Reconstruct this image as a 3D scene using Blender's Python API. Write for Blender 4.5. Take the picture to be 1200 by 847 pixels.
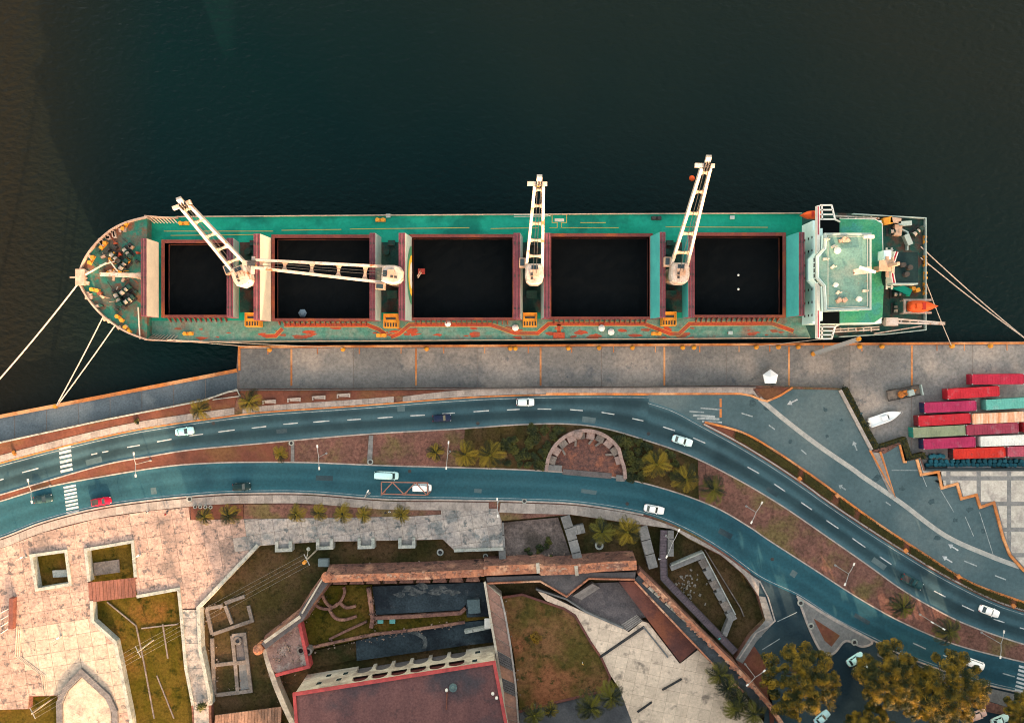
import bpy, bmesh, math, random
from mathutils import Vector, Matrix
from mathutils.geometry import tessellate_polygon
random.seed(7)
R = math.radians
for o in list(bpy.data.objects): bpy.data.objects.remove(o)
scene = bpy.context.scene
C = scene.collection

# ---------------------------------------------------------------- camera, sky, sun, exposure
H = 200.0          # drone height above the road, metres
S = 0.2            # metres per photo pixel at road level
cam_d = bpy.data.cameras.new('camera'); cam = bpy.data.objects.new('camera', cam_d); C.objects.link(cam)
cam.location = (0, 0, H); cam.rotation_euler = (0, 0, 0)
cam_d.sensor_width = 36; cam_d.lens = 36 * H / (1200 * S); cam_d.clip_start = 1; cam_d.clip_end = 6000
scene.camera = cam
SUN_H = Vector((-0.33, 1.0, 0)).normalized(); SUN_EL = R(14.5)
world = bpy.data.worlds.new('World'); scene.world = world; world.use_nodes = True
wn = world.node_tree.nodes; wl = world.node_tree.links
sky = wn.new('ShaderNodeTexSky'); sky.sky_type = 'NISHITA'; sky.sun_disc = False
sky.sun_elevation = SUN_EL; sky.sun_rotation = math.atan2(-SUN_H.x, -SUN_H.y)
sky.air_density = 1.0; sky.dust_density = 2.0; sky.ozone_density = 1.0
tint = wn.new('ShaderNodeMix'); tint.data_type = 'RGBA'; tint.blend_type = 'MULTIPLY'; tint.inputs[0].default_value = 1
tint.inputs[7].default_value = (1.40, 1.0, 0.69, 1)
wl.new(sky.outputs[0], tint.inputs[6]); wl.new(tint.outputs[2], wn['Background'].inputs[0])
wn['Background'].inputs[1].default_value = 0.15
sun_d = bpy.data.lights.new('sun', 'SUN'); sun_d.energy = 2.1; sun_d.angle = R(0.53); sun_d.color = (1.0, 0.66, 0.42)
sun = bpy.data.objects.new('sun', sun_d); C.objects.link(sun)
sun.rotation_euler = Vector((SUN_H.x * math.cos(SUN_EL), SUN_H.y * math.cos(SUN_EL), -math.sin(SUN_EL))).to_track_quat('-Z', 'Y').to_euler()
vs = scene.view_settings; vs.view_transform = 'Standard'; vs.look = 'None'; vs.gamma = 1; vs.exposure = 2.9
vs.use_curve_mapping = False
scene.cycles.filter_width = 1.05

# ---------------------------------------------------------------- helpers
def W(px, py, z=0.0):
    k = S * (1 - z / H)
    return Vector(((px - 600) * k, (423.5 - py) * k, z))
def PX(pts, z=0.0): return [W(p[0], p[1], z) for p in pts]
LOC = {}
def tag(o, label=None, cat=None, group=None, kind=None):
    if label: o['label'] = label
    if cat: o['category'] = cat
    if group: o['group'] = group
    if kind: o['kind'] = kind
    return o
def thing(name, label, cat, loc=(0, 0, 0), group=None, rz=0):
    o = bpy.data.objects.new(name, None); C.objects.link(o); o.empty_display_size = 0.2
    o.location = loc; o.rotation_euler = (0, 0, rz); LOC[o.name] = Vector(loc)
    return tag(o, label, cat, group)
def link_mesh(name, me, parent=None):
    o = bpy.data.objects.new(name, me); C.objects.link(o)
    if parent is not None: o.parent = parent
    return o
def copy_tree(o, parent=None):
    c = o.copy(); C.objects.link(c); c.parent = parent
    for ch in list(o.children): copy_tree(ch, c)
    return c

class MB:
    def __init__(s): s.v = []; s.f = []
    def face(s, pts):
        n = len(s.v); s.v += [Vector(p) for p in pts]; s.f.append(list(range(n, n + len(pts))))
    def loft(s, rings, cap0=True, cap1=True, closed=True):
        n0 = len(s.v); k = len(rings[0])
        for r in rings: s.v += [Vector(p) for p in r]
        for i in range(len(rings) - 1):
            a = n0 + i * k; b = a + k
            for j in range(k if closed else k - 1):
                j2 = (j + 1) % k
                s.f.append([a + j, a + j2, b + j2, b + j])
        if cap0: s.f.append([n0 + j for j in range(k)][::-1])
        if cap1: s.f.append([n0 + (len(rings) - 1) * k + j for j in range(k)])
    def prism(s, pts, z0, z1, holes=(), bottom=False):
        """pts: xy outline (Vectors), ccw or cw; top at z1, walls down to z0"""
        loops = [[Vector((p[0], p[1], 0)) for p in pts]] + [[Vector((p[0], p[1], 0)) for p in h] for h in holes]
        flat = [p for l in loops for p in l]
        tris = tessellate_polygon(loops)
        n = len(s.v)
        s.v += [Vector((p.x, p.y, z1)) for p in flat]
        for t in tris:
            a, b, c = (flat[i] for i in t)
            cr = (b - a).cross(c - a).z
            if abs(cr) < 1e-7: continue
            s.f.append([n + i for i in (t if cr > 0 else t[::-1])])
        if z0 is None: return
        m = len(s.v)
        s.v += [Vector((p.x, p.y, z0)) for p in flat]
        k = 0
        for li, l in enumerate(loops):
            area = sum(l[i].x * l[(i + 1) % len(l)].y - l[(i + 1) % len(l)].x * l[i].y for i in range(len(l)))
            L = len(l); flip = (area > 0) == (li == 0)
            for i in range(L):
                j = (i + 1) % L
                q = [n + k + i, n + k + j, m + k + j, m + k + i]
                s.f.append(q[::-1] if flip else q)
            k += L
        if bottom:
            for t in tris: s.f.append([m + i for i in t])
    def box(s, c, size, rz=0, taper=1.0):
        x, y, z = (d / 2 for d in size); c = Vector(c); M = Matrix.Rotation(rz, 3, 'Z')
        b = [c + M @ Vector((i * x, j * y, -z)) for i, j in ((-1, -1), (1, -1), (1, 1), (-1, 1))]
        t = [c + M @ Vector((i * x * taper, j * y * taper, z)) for i, j in ((-1, -1), (1, -1), (1, 1), (-1, 1))]
        s.loft([b, t])
    def bar(s, a, b, w, h, up=Vector((0, 0, 1)), w2=None, h2=None):
        a = Vector(a); b = Vector(b); d = (b - a)
        if d.length < 1e-6: return
        d.normalize(); x = d.cross(up)
        if x.length < 1e-4: x = d.cross(Vector((0, 1, 0)))
        x.normalize(); u = x.cross(d)
        w2 = w if w2 is None else w2; h2 = h if h2 is None else h2
        r0 = [a + x * (i * w / 2) + u * (j * h / 2) for i, j in ((-1, -1), (1, -1), (1, 1), (-1, 1))]
        r1 = [b + x * (i * w2 / 2) + u * (j * h2 / 2) for i, j in ((-1, -1), (1, -1), (1, 1), (-1, 1))]
        s.loft([r0, r1])
    def cyl(s, c, r, z0, z1, n=12, r2=None):
        r2 = r if r2 is None else r2
        s.loft([[Vector((c[0] + q * math.cos(2 * math.pi * i / n), c[1] + q * math.sin(2 * math.pi * i / n), z)) for i in range(n)] for q, z in ((r, z0), (r2, z1))])
    def lathe(s, c, prof, n=12):
        s.loft([[Vector((c[0] + max(q, 0.001) * math.cos(2 * math.pi * i / n), c[1] + max(q, 0.001) * math.sin(2 * math.pi * i / n), c[2] + z)) for i in range(n)] for q, z in prof])
    def tube(s, path, r, n=6, r2=None):
        path = [Vector(p) for p in path]; rings = []
        for i, p in enumerate(path):
            d = (path[min(i + 1, len(path) - 1)] - path[max(i - 1, 0)]).normalized()
            x = d.cross(Vector((0, 0, 1)))
            if x.length < 1e-3: x = Vector((1, 0, 0))
            x.normalize(); u = x.cross(d)
            q = r if r2 is None else r + (r2 - r) * i / (len(path) - 1)
            rings.append([p + x * q * math.cos(2 * math.pi * j / n) + u * q * math.sin(2 * math.pi * j / n) for j in range(n)])
        s.loft(rings)
    def ribbon(s, path, w, z0, z1, batter=0.0, closed=False):
        """wall swept along an xy path; z may be per-point lists"""
        L, Rr = offs(path, w / 2, closed); L2, R2 = offs(path, w / 2 + batter, closed)
        n = len(path); zz0 = z0 if isinstance(z0, (list, tuple)) else [z0] * n; zz1 = z1 if isinstance(z1, (list, tuple)) else [z1] * n
        rings = [[Vector((R2[i].x, R2[i].y, zz0[i])), Vector((Rr[i].x, Rr[i].y, zz1[i])), Vector((L[i].x, L[i].y, zz1[i])), Vector((L2[i].x, L2[i].y, zz0[i]))] for i in range(n)]
        if closed: rings.append(rings[0])
        s.loft(rings, not closed, not closed)
    def build(s, name, mat, parent=None, smooth=False, recalc=True):
        me = bpy.data.meshes.new(name)
        off = Vector((0, 0, 0)); p = parent
        while p is not None:
            off += LOC.get(p.name, Vector((0, 0, 0))) if p.parent is None else Vector((0, 0, 0)); p = p.parent
        me.from_pydata([v - off for v in s.v], [], s.f)
        if recalc:
            bm = bmesh.new(); bm.from_mesh(me); bmesh.ops.recalc_face_normals(bm, faces=bm.faces); bm.to_mesh(me); bm.free()
        if isinstance(mat, (list, tuple)):
            for m in mat: me.materials.append(m)
        else: me.materials.append(mat)
        if smooth:
            for p_ in me.polygons: p_.use_smooth = True
        return link_mesh(name, me, parent)
def offs(path, d, closed=False):
    n = len(path); L = []; Rr = []
    P = [Vector((p[0], p[1], 0)) for p in path]
    for i in range(n):
        a = P[i - 1] if (i > 0 or closed) else None; b = P[(i + 1) % n] if (i < n - 1 or closed) else None
        d1 = (P[i] - a).normalized() if a is not None else None; d2 = (b - P[i]).normalized() if b is not None else None
        if d1 is None: d1 = d2
        if d2 is None: d2 = d1
        n1 = Vector((-d1.y, d1.x, 0)); n2 = Vector((-d2.y, d2.x, 0)); m = n1 + n2
        if m.length < 1e-4: m = n1
        m.normalize(); k = min(1 / max(m.dot(n1), 0.3), 2.5)
        L.append(P[i] + m * d * k); Rr.append(P[i] - m * d * k)
    return L, Rr
def cr(pts, k=8):
    """Catmull-Rom through xy points"""
    P = [Vector((p[0], p[1], 0)) for p in pts]; out = []
    for i in range(len(P) - 1):
        p0 = P[max(i - 1, 0)]; p1 = P[i]; p2 = P[i + 1]; p3 = P[min(i + 2, len(P) - 1)]
        for j in range(k):
            t = j / k
            out.append(0.5 * ((2 * p1) + (p2 - p0) * t + (2 * p0 - 5 * p1 + 4 * p2 - p3) * t * t + (3 * p1 - p0 - 3 * p2 + p3) * t ** 3))
    out.append(P[-1]); return out
def resample(path, n=None, step=None):
    P = [Vector((p[0], p[1], 0)) for p in path]; d = [0]
    for i in range(1, len(P)): d.append(d[-1] + (P[i] - P[i - 1]).length)
    if n is None: n = max(2, int(d[-1] / step) + 1)
    out = []; k = 0
    for i in range(n):
        t = d[-1] * i / (n - 1)
        while k < len(P) - 2 and d[k + 1] < t: k += 1
        q = (t - d[k]) / max(d[k + 1] - d[k], 1e-9); out.append(P[k].lerp(P[k + 1], q))
    return out
def plen(path): return sum((Vector(path[i + 1][:2]) - Vector(path[i][:2])).length for i in range(len(path) - 1))

# ---------------------------------------------------------------- materials (procedural)
MATS = {}
def mat(name, c, c2=None, scale=0.25, c3=None, scale3=0.06, fine=0.18, fscale=2.2, rough=0.8, rnd=0.0, bump=0.0, metal=0.0, lo=0.38, hi=0.62, lo3=0.5, hi3=0.62, spec=0.06, streak=None, c4=None, scale4=.9, lo4=.56, hi4=.62):
    """c/c2 mixed by a mid noise, c3 by a large noise, fine mottling, per-object random value"""
    if name in MATS: return MATS[name]
    m = bpy.data.materials.new(name); m.use_nodes = True; nt = m.node_tree; N = nt.nodes; Lk = nt.links
    b = N['Principled BSDF']; b.inputs['Roughness'].default_value = rough; b.inputs['Metallic'].default_value = metal
    b.inputs['Specular IOR Level'].default_value = spec
    geo = N.new('ShaderNodeNewGeometry'); vec = geo.outputs['Position']
    if streak:
        mp = N.new('ShaderNodeMapping'); mp.inputs['Scale'].default_value = streak[0]; mp.inputs['Rotation'].default_value = (0, 0, streak[1])
        Lk.new(vec, mp.inputs[0]); svec = mp.outputs[0]
    else: svec = vec
    def noise(sc, det=6, v=vec, ro=0.6):
        n = N.new('ShaderNodeTexNoise'); n.inputs['Scale'].default_value = sc; n.inputs['Detail'].default_value = det; n.inputs['Roughness'].default_value = ro
        Lk.new(v, n.inputs['Vector']); return n.outputs['Fac']
    def ramp(f, lo, hi):
        r = N.new('ShaderNodeMapRange'); r.inputs['From Min'].default_value = lo; r.inputs['From Max'].default_value = hi; Lk.new(f, r.inputs['Value']); return r.outputs['Result']
    def mix(f, a, bb, mode='MIX'):
        x = N.new('ShaderNodeMix'); x.data_type = 'RGBA'; x.blend_type = mode
        if isinstance(f, (int, float)): x.inputs[0].default_value = f
        else: Lk.new(f, x.inputs[0])
        for s_, q in ((6, a), (7, bb)):
            if isinstance(q, tuple): x.inputs[s_].default_value = (*q, 1)
            else: Lk.new(q, x.inputs[s_])
        return x.outputs[2]
    col = c
    if c2 is not None: col = mix(ramp(noise(scale, v=svec), lo, hi), c, c2)
    if c3 is not None: col = mix(ramp(noise(scale3, 5), lo3, hi3), col, c3)
    if c4 is not None: col = mix(ramp(noise(scale4, 8, ro=.72), lo4, hi4), col, c4)
    if fine:
        f = ramp(noise(fscale, 6, ro=.75), 0.3, 0.7)
        g = N.new('ShaderNodeMapRange'); g.inputs['To Min'].default_value = 1 - fine; g.inputs['To Max'].default_value = 1 + fine; Lk.new(f, g.inputs['Value'])
        hs = N.new('ShaderNodeHueSaturation'); Lk.new(g.outputs[0], hs.inputs['Value'])
        if isinstance(col, tuple): hs.inputs['Color'].default_value = (*col, 1)
        else: Lk.new(col, hs.inputs['Color'])
        col = hs.outputs[0]
    if rnd:
        oi = N.new('ShaderNodeObjectInfo'); g = N.new('ShaderNodeMapRange'); g.inputs['To Min'].default_value = 1 - rnd; g.inputs['To Max'].default_value = 1 + rnd
        Lk.new(oi.outputs['Random'], g.inputs['Value']); hs = N.new('ShaderNodeHueSaturation'); Lk.new(g.outputs[0], hs.inputs['Value'])
        if isinstance(col, tuple): hs.inputs['Color'].default_value = (*col, 1)
        else: Lk.new(col, hs.inputs['Color'])
        col = hs.outputs[0]
    if isinstance(col, tuple): b.inputs['Base Color'].default_value = (*col, 1)
    else: Lk.new(col, b.inputs['Base Color'])
    if bump:
        bp = N.new('ShaderNodeBump'); bp.inputs['Strength'].default_value = bump; bp.inputs['Distance'].default_value = 0.1
        Lk.new(noise(fscale * 1.5, 5), bp.inputs['Height']); Lk.new(bp.outputs[0], b.inputs['Normal'])
    MATS[name] = m; return m

# road and ground surfaces
m_asphB = mat('asphalt_newer', (.017, .065, .083), (.024, .075, .092), .12, (.015, .05, .066), .05, c4=(.028, .075, .088), scale4=.5, lo4=.6, hi4=.72, fine=.2, fscale=1.5, rough=.85, streak=((.25, 1, 1), 0))
m_asph = mat('asphalt', (.029, .064, .076), (.040, .078, .089), .12, (.024, .050, .060), .05, c4=(.045, .07, .076), scale4=.5, lo4=.6, hi4=.72, fine=.16, fscale=1.5, rough=.85, streak=((.25, 1, 1), 0))
m_asph2 = mat('asphalt_worn', (.068, .105, .112), (.052, .085, .092), .1, (.088, .12, .122), .04, fine=.2, fscale=1.2, rough=.9)
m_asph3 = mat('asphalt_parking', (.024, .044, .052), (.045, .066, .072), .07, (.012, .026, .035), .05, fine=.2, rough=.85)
m_paint = mat('road_paint', (.46, .47, .45), (.28, .3, .3), .8, fine=.25, rough=.7)
m_paintw = mat('road_paint_worn', (.30, .33, .32), (.16, .19, .19), .9, fine=.3, rough=.8)
m_kerb = mat('kerb_concrete', (.34, .29, .25), (.22, .2, .18), .5, fine=.25, rough=.9)
m_orange = mat('orange_paint', (.50, .17, .045), (.30, .12, .05), .35, (.55, .27, .12), .15, fine=.25, rough=.75)
m_quay = mat('quay_concrete', (.195, .182, .162), (.135, .132, .125), .09, (.26, .225, .19), .05, fine=.32, fscale=1.6, c4=(.10, .105, .107), scale4=.35, lo4=.58, hi4=.7, rough=.9, rnd=.08, lo=.4, hi=.6, streak=((.45, 1, 1), 0), bump=.2)
m_quay_l = mat('quay_concrete_old', (.105, .125, .135), (.07, .088, .098), .12, (.155, .17, .17), .08, fine=.3, rough=.9, rnd=.06)
m_soil = mat('red_soil', (.135, .052, .034), (.09, .038, .028), .2, (.12, .06, .03), .07, fine=.3, fscale=1.6, rough=1, spec=0)
m_medsoil = mat('median_soil', (.15, .073, .057), (.095, .052, .04), .22, (.105, .078, .036), .09, fine=.5, fscale=1.4, c4=(.07, .04, .028), scale4=.6, lo4=.55, hi4=.66, rough=1, spec=0)
m_grass = mat('dry_grass', (.042, .036, .005), (.07, .048, .010), .18, (.11, .052, .016), .07, fine=.5, c4=(.018, .019, .004), scale4=.4, lo4=.52, hi4=.64, lo3=.54, hi3=.7, fscale=1.8, rough=1, spec=0)
m_grassd = mat('dark_grass', (.04, .031, .011), (.068, .042, .022), .15, (.022, .023, .009), .06, fine=.5, c4=(.018, .016, .007), scale4=.5, lo4=.54, hi4=.66, fscale=1.8, rough=1, spec=0)
m_lawn = mat('lawn_patchy', (.075, .056, .016), (.16, .08, .036), .09, (.2, .08, .038), .05, fine=.5, fscale=1.3, c4=(.04, .036, .012), scale4=.45, lo4=.53, hi4=.64, rough=1, spec=0, lo=.42, hi=.58)
m_plaza = mat('plaza_stone', (.345, .24, .19), (.255, .18, .148), .35, (.175, .135, .115), .13, fine=.4, fscale=1.8, c4=(.105, .09, .083), scale4=.6, lo4=.53, hi4=.61, rough=.9, rnd=.1, lo3=.52, hi3=.66, bump=.15)
m_plaza_p = mat('plaza_stone_pale', (.36, .295, .23), (.29, .24, .19), .35, (.22, .185, .155), .2, fine=.34, fscale=1.5, c4=(.14, .12, .105), scale4=.6, lo4=.57, hi4=.66, rough=.9, rnd=.08, lo3=.55, hi3=.68, bump=.15)
m_plaza_g = mat('plaza_stone_grey', (.30, .265, .23), (.21, .19, .175), .3, (.14, .145, .14), .2, fine=.38, fscale=1.5, c4=(.09, .1, .1), scale4=.5, lo4=.54, hi4=.62, rough=.9, rnd=.12, lo3=.52, hi3=.6, bump=.15)
m_grout = mat('joint_mortar', (.19, .155, .13), (.14, .115, .1), .5, fine=.3, rough=1)
m_walk = mat('sidewalk_slab', (.27, .235, .205), (.2, .175, .155), .5, fine=.25, rough=.9, rnd=.14)
m_walkg = mat('sidewalk_slab_grey', (.17, .165, .155), (.125, .125, .12), .5, fine=.25, rough=.9, rnd=.16)
m_rim = mat('rim_plaster', (.31, .31, .27), (.2, .22, .2), .5, fine=.3, c4=(.14, .14, .125), scale4=.9, rough=.85)
m_fort = mat('fort_brick', (.42, .17, .09), (.28, .115, .07), .35, (.50, .28, .17), .15, fine=.4, c4=(.15, .075, .055), scale4=.5, lo4=.54, hi4=.6, fscale=1.8, rough=.95, bump=.3)
m_fortd = mat('fort_brick_dark', (.17, .085, .064), (.1, .056, .046), .4, (.27, .14, .095), .2, fine=.45, c4=(.05, .034, .03), scale4=.5, lo4=.54, hi4=.62, fscale=1.8, rough=.95, bump=.3)
m_fortw = mat('rampart_walk', (.105, .092, .088), (.07, .066, .066), .3, fine=.3, rough=.95)
m_ramp = mat('ramp_red', (.145, .058, .045), (.10, .045, .038), .25, (.2, .07, .04), .1, fine=.25, rough=.9)
m_ruin = mat('ruin_stone', (.16, .135, .115), (.1, .088, .078), .5, fine=.4, rough=1, rnd=.12, bump=.4)
m_pebble = mat('pebble_bed', (.15, .12, .105), (.08, .066, .06), 1.0, (.05, .042, .036), .09, fine=.45, fscale=2.5, rough=1, bump=.5)
m_blackfl = mat('tarred_floor', (.018, .026, .031), (.03, .043, .05), .25, (.012, .016, .02), .1, fine=.5, c4=(.11, .115, .115), scale4=.3, lo4=.6, hi4=.74, rough=.8)
m_stain = mat('lime_stain', (.10, .105, .10), (.028, .036, .04), .9, fine=.4, rough=.9)
m_roofp = mat('roof_membrane', (.135, .064, .058), (.10, .05, .048), .16, (.05, .042, .046), .06, fine=.35, c4=(.065, .04, .04), scale4=.3, lo4=.55, hi4=.68, rough=.85, streak=((1.2, .15, 1), R(-9)))
m_rooftrim = mat('roof_trim_red', (.38, .065, .06), (.26, .05, .05), .5, fine=.2, rough=.8)
m_lime = mat('lime_wall', (.42, .37, .29), (.32, .28, .22), .4, (.24, .2, .16), .2, fine=.25, rough=.9)
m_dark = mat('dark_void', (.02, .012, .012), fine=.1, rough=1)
m_wood = mat('deck_boards_red', (.17, .075, .055), (.12, .056, .044), .6, fine=.25, rough=.85, rnd=.15, streak=((3, .5, 1), 0))
m_boards = mat('boardwalk_boards', (.115, .09, .1), (.085, .07, .078), .8, fine=.25, rough=.85)
m_hedge = mat('hedge_leaf', (.035, .034, .012), (.055, .046, .014), .8, fine=.4, rough=.9)
# metal, paint
m_white = mat('white_paint', (.62, .6, .54), (.52, .49, .43), .4, fine=.1, rough=.5)
m_crane = mat('crane_paint', (.42, .37, .33), (.36, .28, .22), .5, (.26, .10, .045), .35, fine=.25, fscale=3, rough=.55, c4=(.17, .075, .04), scale4=1.1, lo4=.6, hi4=.66, lo3=.6, hi3=.66)
m_cranep = mat('crane_house_paint', (.40, .28, .2), (.33, .21, .14), .6, (.28, .11, .05), .4, fine=.15, rough=.5, lo3=.6, hi3=.7)
m_lamp = mat('galvanised', (.27, .27, .26), fine=.1, rough=.5, metal=.2)
m_rail = mat('rail_paint', (.5, .45, .38), fine=.15, rough=.6)
m_steel_d = mat('dark_steel', (.03, .032, .034), (.05, .045, .04), .8, fine=.2, rough=.7)
m_wire = mat('wire', (.2, .2, .19), fine=0)
m_rope = mat('rope', (.42, .35, .29), (.3, .25, .2), 2, fine=.1, rough=.9)
m_glass = mat('car_glass', (.015, .03, .034), fine=0, rough=.12, spec=.5)
m_tyre = mat('tyre', (.012, .012, .013), fine=.1, rough=.9)
m_yellow = mat('yellow_paint', (.62, .27, .03), (.45, .18, .03), .8, fine=.15, rough=.6)

def wear(m, bands, dark, light):
    """tyre bands and dusty edges from the road mesh's across-width attribute"""
    N = m.node_tree.nodes; Lk = m.node_tree.links; b = N['Principled BSDF']; src = b.inputs['Base Color'].links[0].from_socket
    at = N.new('ShaderNodeAttribute'); at.attribute_name = 'across'
    r = N.new('ShaderNodeValToRGB'); e = r.color_ramp.elements; e[0].position = 0; e[0].color = (light,) * 3 + (1,); e[1].position = 1; e[1].color = (light,) * 3 + (1,)
    for pos, v in bands: q = e.new(pos); q.color = (v, v, v, 1)
    ns = N.new('ShaderNodeTexNoise'); ns.inputs['Scale'].default_value = .05; geo = N.new('ShaderNodeNewGeometry'); Lk.new(geo.outputs['Position'], ns.inputs['Vector'])
    ad = N.new('ShaderNodeMath'); ad.operation = 'MULTIPLY_ADD'; ad.inputs[1].default_value = .06; Lk.new(ns.outputs['Fac'], ad.inputs[0]); Lk.new(at.outputs['Fac'], ad.inputs[2]); Lk.new(ad.outputs[0], r.inputs[0])
    mx = N.new('ShaderNodeMix'); mx.data_type = 'RGBA'; mx.blend_type = 'MULTIPLY'; mx.inputs[0].default_value = 1; Lk.new(src, mx.inputs[6]); Lk.new(r.outputs[0], mx.inputs[7]); Lk.new(mx.outputs[2], b.inputs['Base Color'])
wear(m_asph, ((.08, 1.25), (.2, .7), (.3, .72), (.42, 1.15), (.5, 1.2), (.62, .62), (.78, .66), (.92, 1.15)), .6, 1.5)
wear(m_asphB, ((.1, 1.12), (.22, .88), (.34, .9), (.5, 1.08), (.64, .86), (.78, .9), (.92, 1.1)), .6, 1.3)

# ================================================================ SETTING
ZQ = -2.2; ZW = -4.0
def water_material():
    m = bpy.data.materials.new('harbour_water'); m.use_nodes = True; N = m.node_tree.nodes; Lk = m.node_tree.links
    b = N['Principled BSDF']; b.inputs['Roughness'].default_value = .12; b.inputs['IOR'].default_value = 1.33; b.inputs['Specular IOR Level'].default_value = .11
    geo = N.new('ShaderNodeNewGeometry')
    n1 = N.new('ShaderNodeTexNoise'); n1.inputs['Scale'].default_value = .012; n1.inputs['Detail'].default_value = 4; Lk.new(geo.outputs['Position'], n1.inputs['Vector'])
    mx = N.new('ShaderNodeMix'); mx.data_type = 'RGBA'; mr = N.new('ShaderNodeMapRange'); mr.inputs['From Min'].default_value = .35; mr.inputs['From Max'].default_value = .7
    Lk.new(n1.outputs['Fac'], mr.inputs['Value']); Lk.new(mr.outputs[0], mx.inputs[0])
    mx.inputs[6].default_value = (.0005, .0076, .0082, 1); mx.inputs[7].default_value = (.0014, .0100, .0100, 1)
    # brown of sunlit water painted into the colour away from the berth
    vd = N.new('ShaderNodeVectorMath'); vd.operation = 'DOT_PRODUCT'; vd.inputs[1].default_value = (.45, .9, 0); Lk.new(geo.outputs['Position'], vd.inputs[0])
    n2 = N.new('ShaderNodeTexNoise'); n2.inputs['Scale'].default_value = .02; n2.inputs['Detail'].default_value = 5; Lk.new(geo.outputs['Position'], n2.inputs['Vector'])
    ad = N.new('ShaderNodeMath'); ad.operation = 'MULTIPLY_ADD'; ad.inputs[1].default_value = 60; Lk.new(n2.outputs['Fac'], ad.inputs[0]); Lk.new(vd.outputs['Value'], ad.inputs[2])
    sx_ = N.new('ShaderNodeSeparateXYZ'); Lk.new(geo.outputs['Position'], sx_.inputs[0])
    ml = N.new('ShaderNodeMapRange'); ml.inputs['From Min'].default_value = -84; ml.inputs['From Max'].default_value = -120; ml.inputs['To Max'].default_value = .8; Lk.new(sx_.outputs[0], ml.inputs['Value'])  # left-hand mask for the painted sunlit brown
    m2 = N.new('ShaderNodeMapRange'); m2.inputs['From Min'].default_value = 60; m2.inputs['From Max'].default_value = 150; Lk.new(ad.outputs[0], m2.inputs['Value'])
    mx2 = N.new('ShaderNodeMix'); mx2.data_type = 'RGBA'; Lk.new(m2.outputs[0], mx2.inputs[0]); Lk.new(mx.outputs[2], mx2.inputs[6]); mx2.inputs[7].default_value = (.0075, .0108, .0088, 1)
    mx3 = N.new('ShaderNodeMix'); mx3.data_type = 'RGBA'; Lk.new(ml.outputs[0], mx3.inputs[0]); Lk.new(mx2.outputs[2], mx3.inputs[6]); mx3.inputs[7].default_value = (.0100, .0080, .0046, 1)
    Lk.new(mx3.outputs[2], b.inputs['Base Color'])
    mp = N.new('ShaderNodeMapping'); mp.inputs['Scale'].default_value = (1, 1.6, 1); mp.inputs['Rotation'].default_value = (0, 0, R(25)); Lk.new(geo.outputs['Position'], mp.inputs[0])
    w1 = N.new('ShaderNodeTexNoise'); w1.inputs['Scale'].default_value = .55; w1.inputs['Detail'].default_value = 5; Lk.new(mp.outputs[0], w1.inputs['Vector'])
    bp = N.new('ShaderNodeBump'); bp.inputs['Strength'].default_value = .9; bp.inputs['Distance'].default_value = .5; Lk.new(w1.outputs['Fac'], bp.inputs['Height']); Lk.new(bp.outputs[0], b.inputs['Normal'])
    return m
b = MB(); b.face([(-1500, -1500, ZW), (1500, -1500, ZW), (1500, 1500, ZW), (-1500, 1500, ZW)])
tag(b.build('water', water_material()), 'dark green harbour water around the moored ship', 'water', kind='structure')

# land sheet with the sunken gardens and the fort moat cut out of it
NB = [(-3000, 1180), (0, 517), (120, 491), (240, 467), (279, 456), (600, 454), (900, 452), (928, 453), (985, 455), (1022, 528), (1040, 523), (1055, 518), (1060, 541), (1079, 536), (1084, 550), (1500, 550), (4000, 550)]
PIT1 = [(36, 651), (77, 645.4), (82, 684.5), (42.7, 691)]
PIT2 = [(101, 645), (154, 636), (157, 676), (160.7, 698), (208, 690), (210.5, 719), (216, 782), (224, 824), (228, 880), (158, 880), (154, 843), (143, 788), (135.5, 752), (109, 728), (108, 704), (104, 681)]
PIT3 = [(-60, 833), (34, 830.5), (35, 816), (67, 815), (68, 880), (-60, 880)]
FORT = [(233, 712), (300, 640), (323, 638), (372, 635), (519, 632), (532, 645), (590, 643), (588, 610), (655, 604), (669, 603), (749, 615), (762, 616), (790, 620), (806, 631), (845, 651), (872, 674), (888, 698), (897, 727), (880, 744), (862, 772), (872, 792), (905, 830), (910, 900), (250, 900), (247, 830), (246, 813), (235, 760)]
b = MB(); b.prism(PX(NB) + [W(4000, 4000), W(-3000, 4000)], -7, -.05, holes=[PX(PIT1), PX(PIT2), PX(PIT3), PX(FORT)])
tag(b.build('ground', m_medsoil), 'brown bare ground between roads and fort', 'ground', kind='structure')
b = MB(); b.prism(PX([(-60, 600), (235, 600), (235, 900), (-60, 900)]), -3, -1.5)
tag(b.build('sunken_lawn', m_grass), 'sunken green lawn inside the plaza pits', 'lawn', kind='structure')
b = MB(); b.prism(PX([(231, 595), (915, 595), (915, 905), (231, 905)]), -3, -2.0)
tag(b.build('moat_ground', m_grassd), 'dark olive grass in the fort moat', 'ground', kind='structure')

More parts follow.
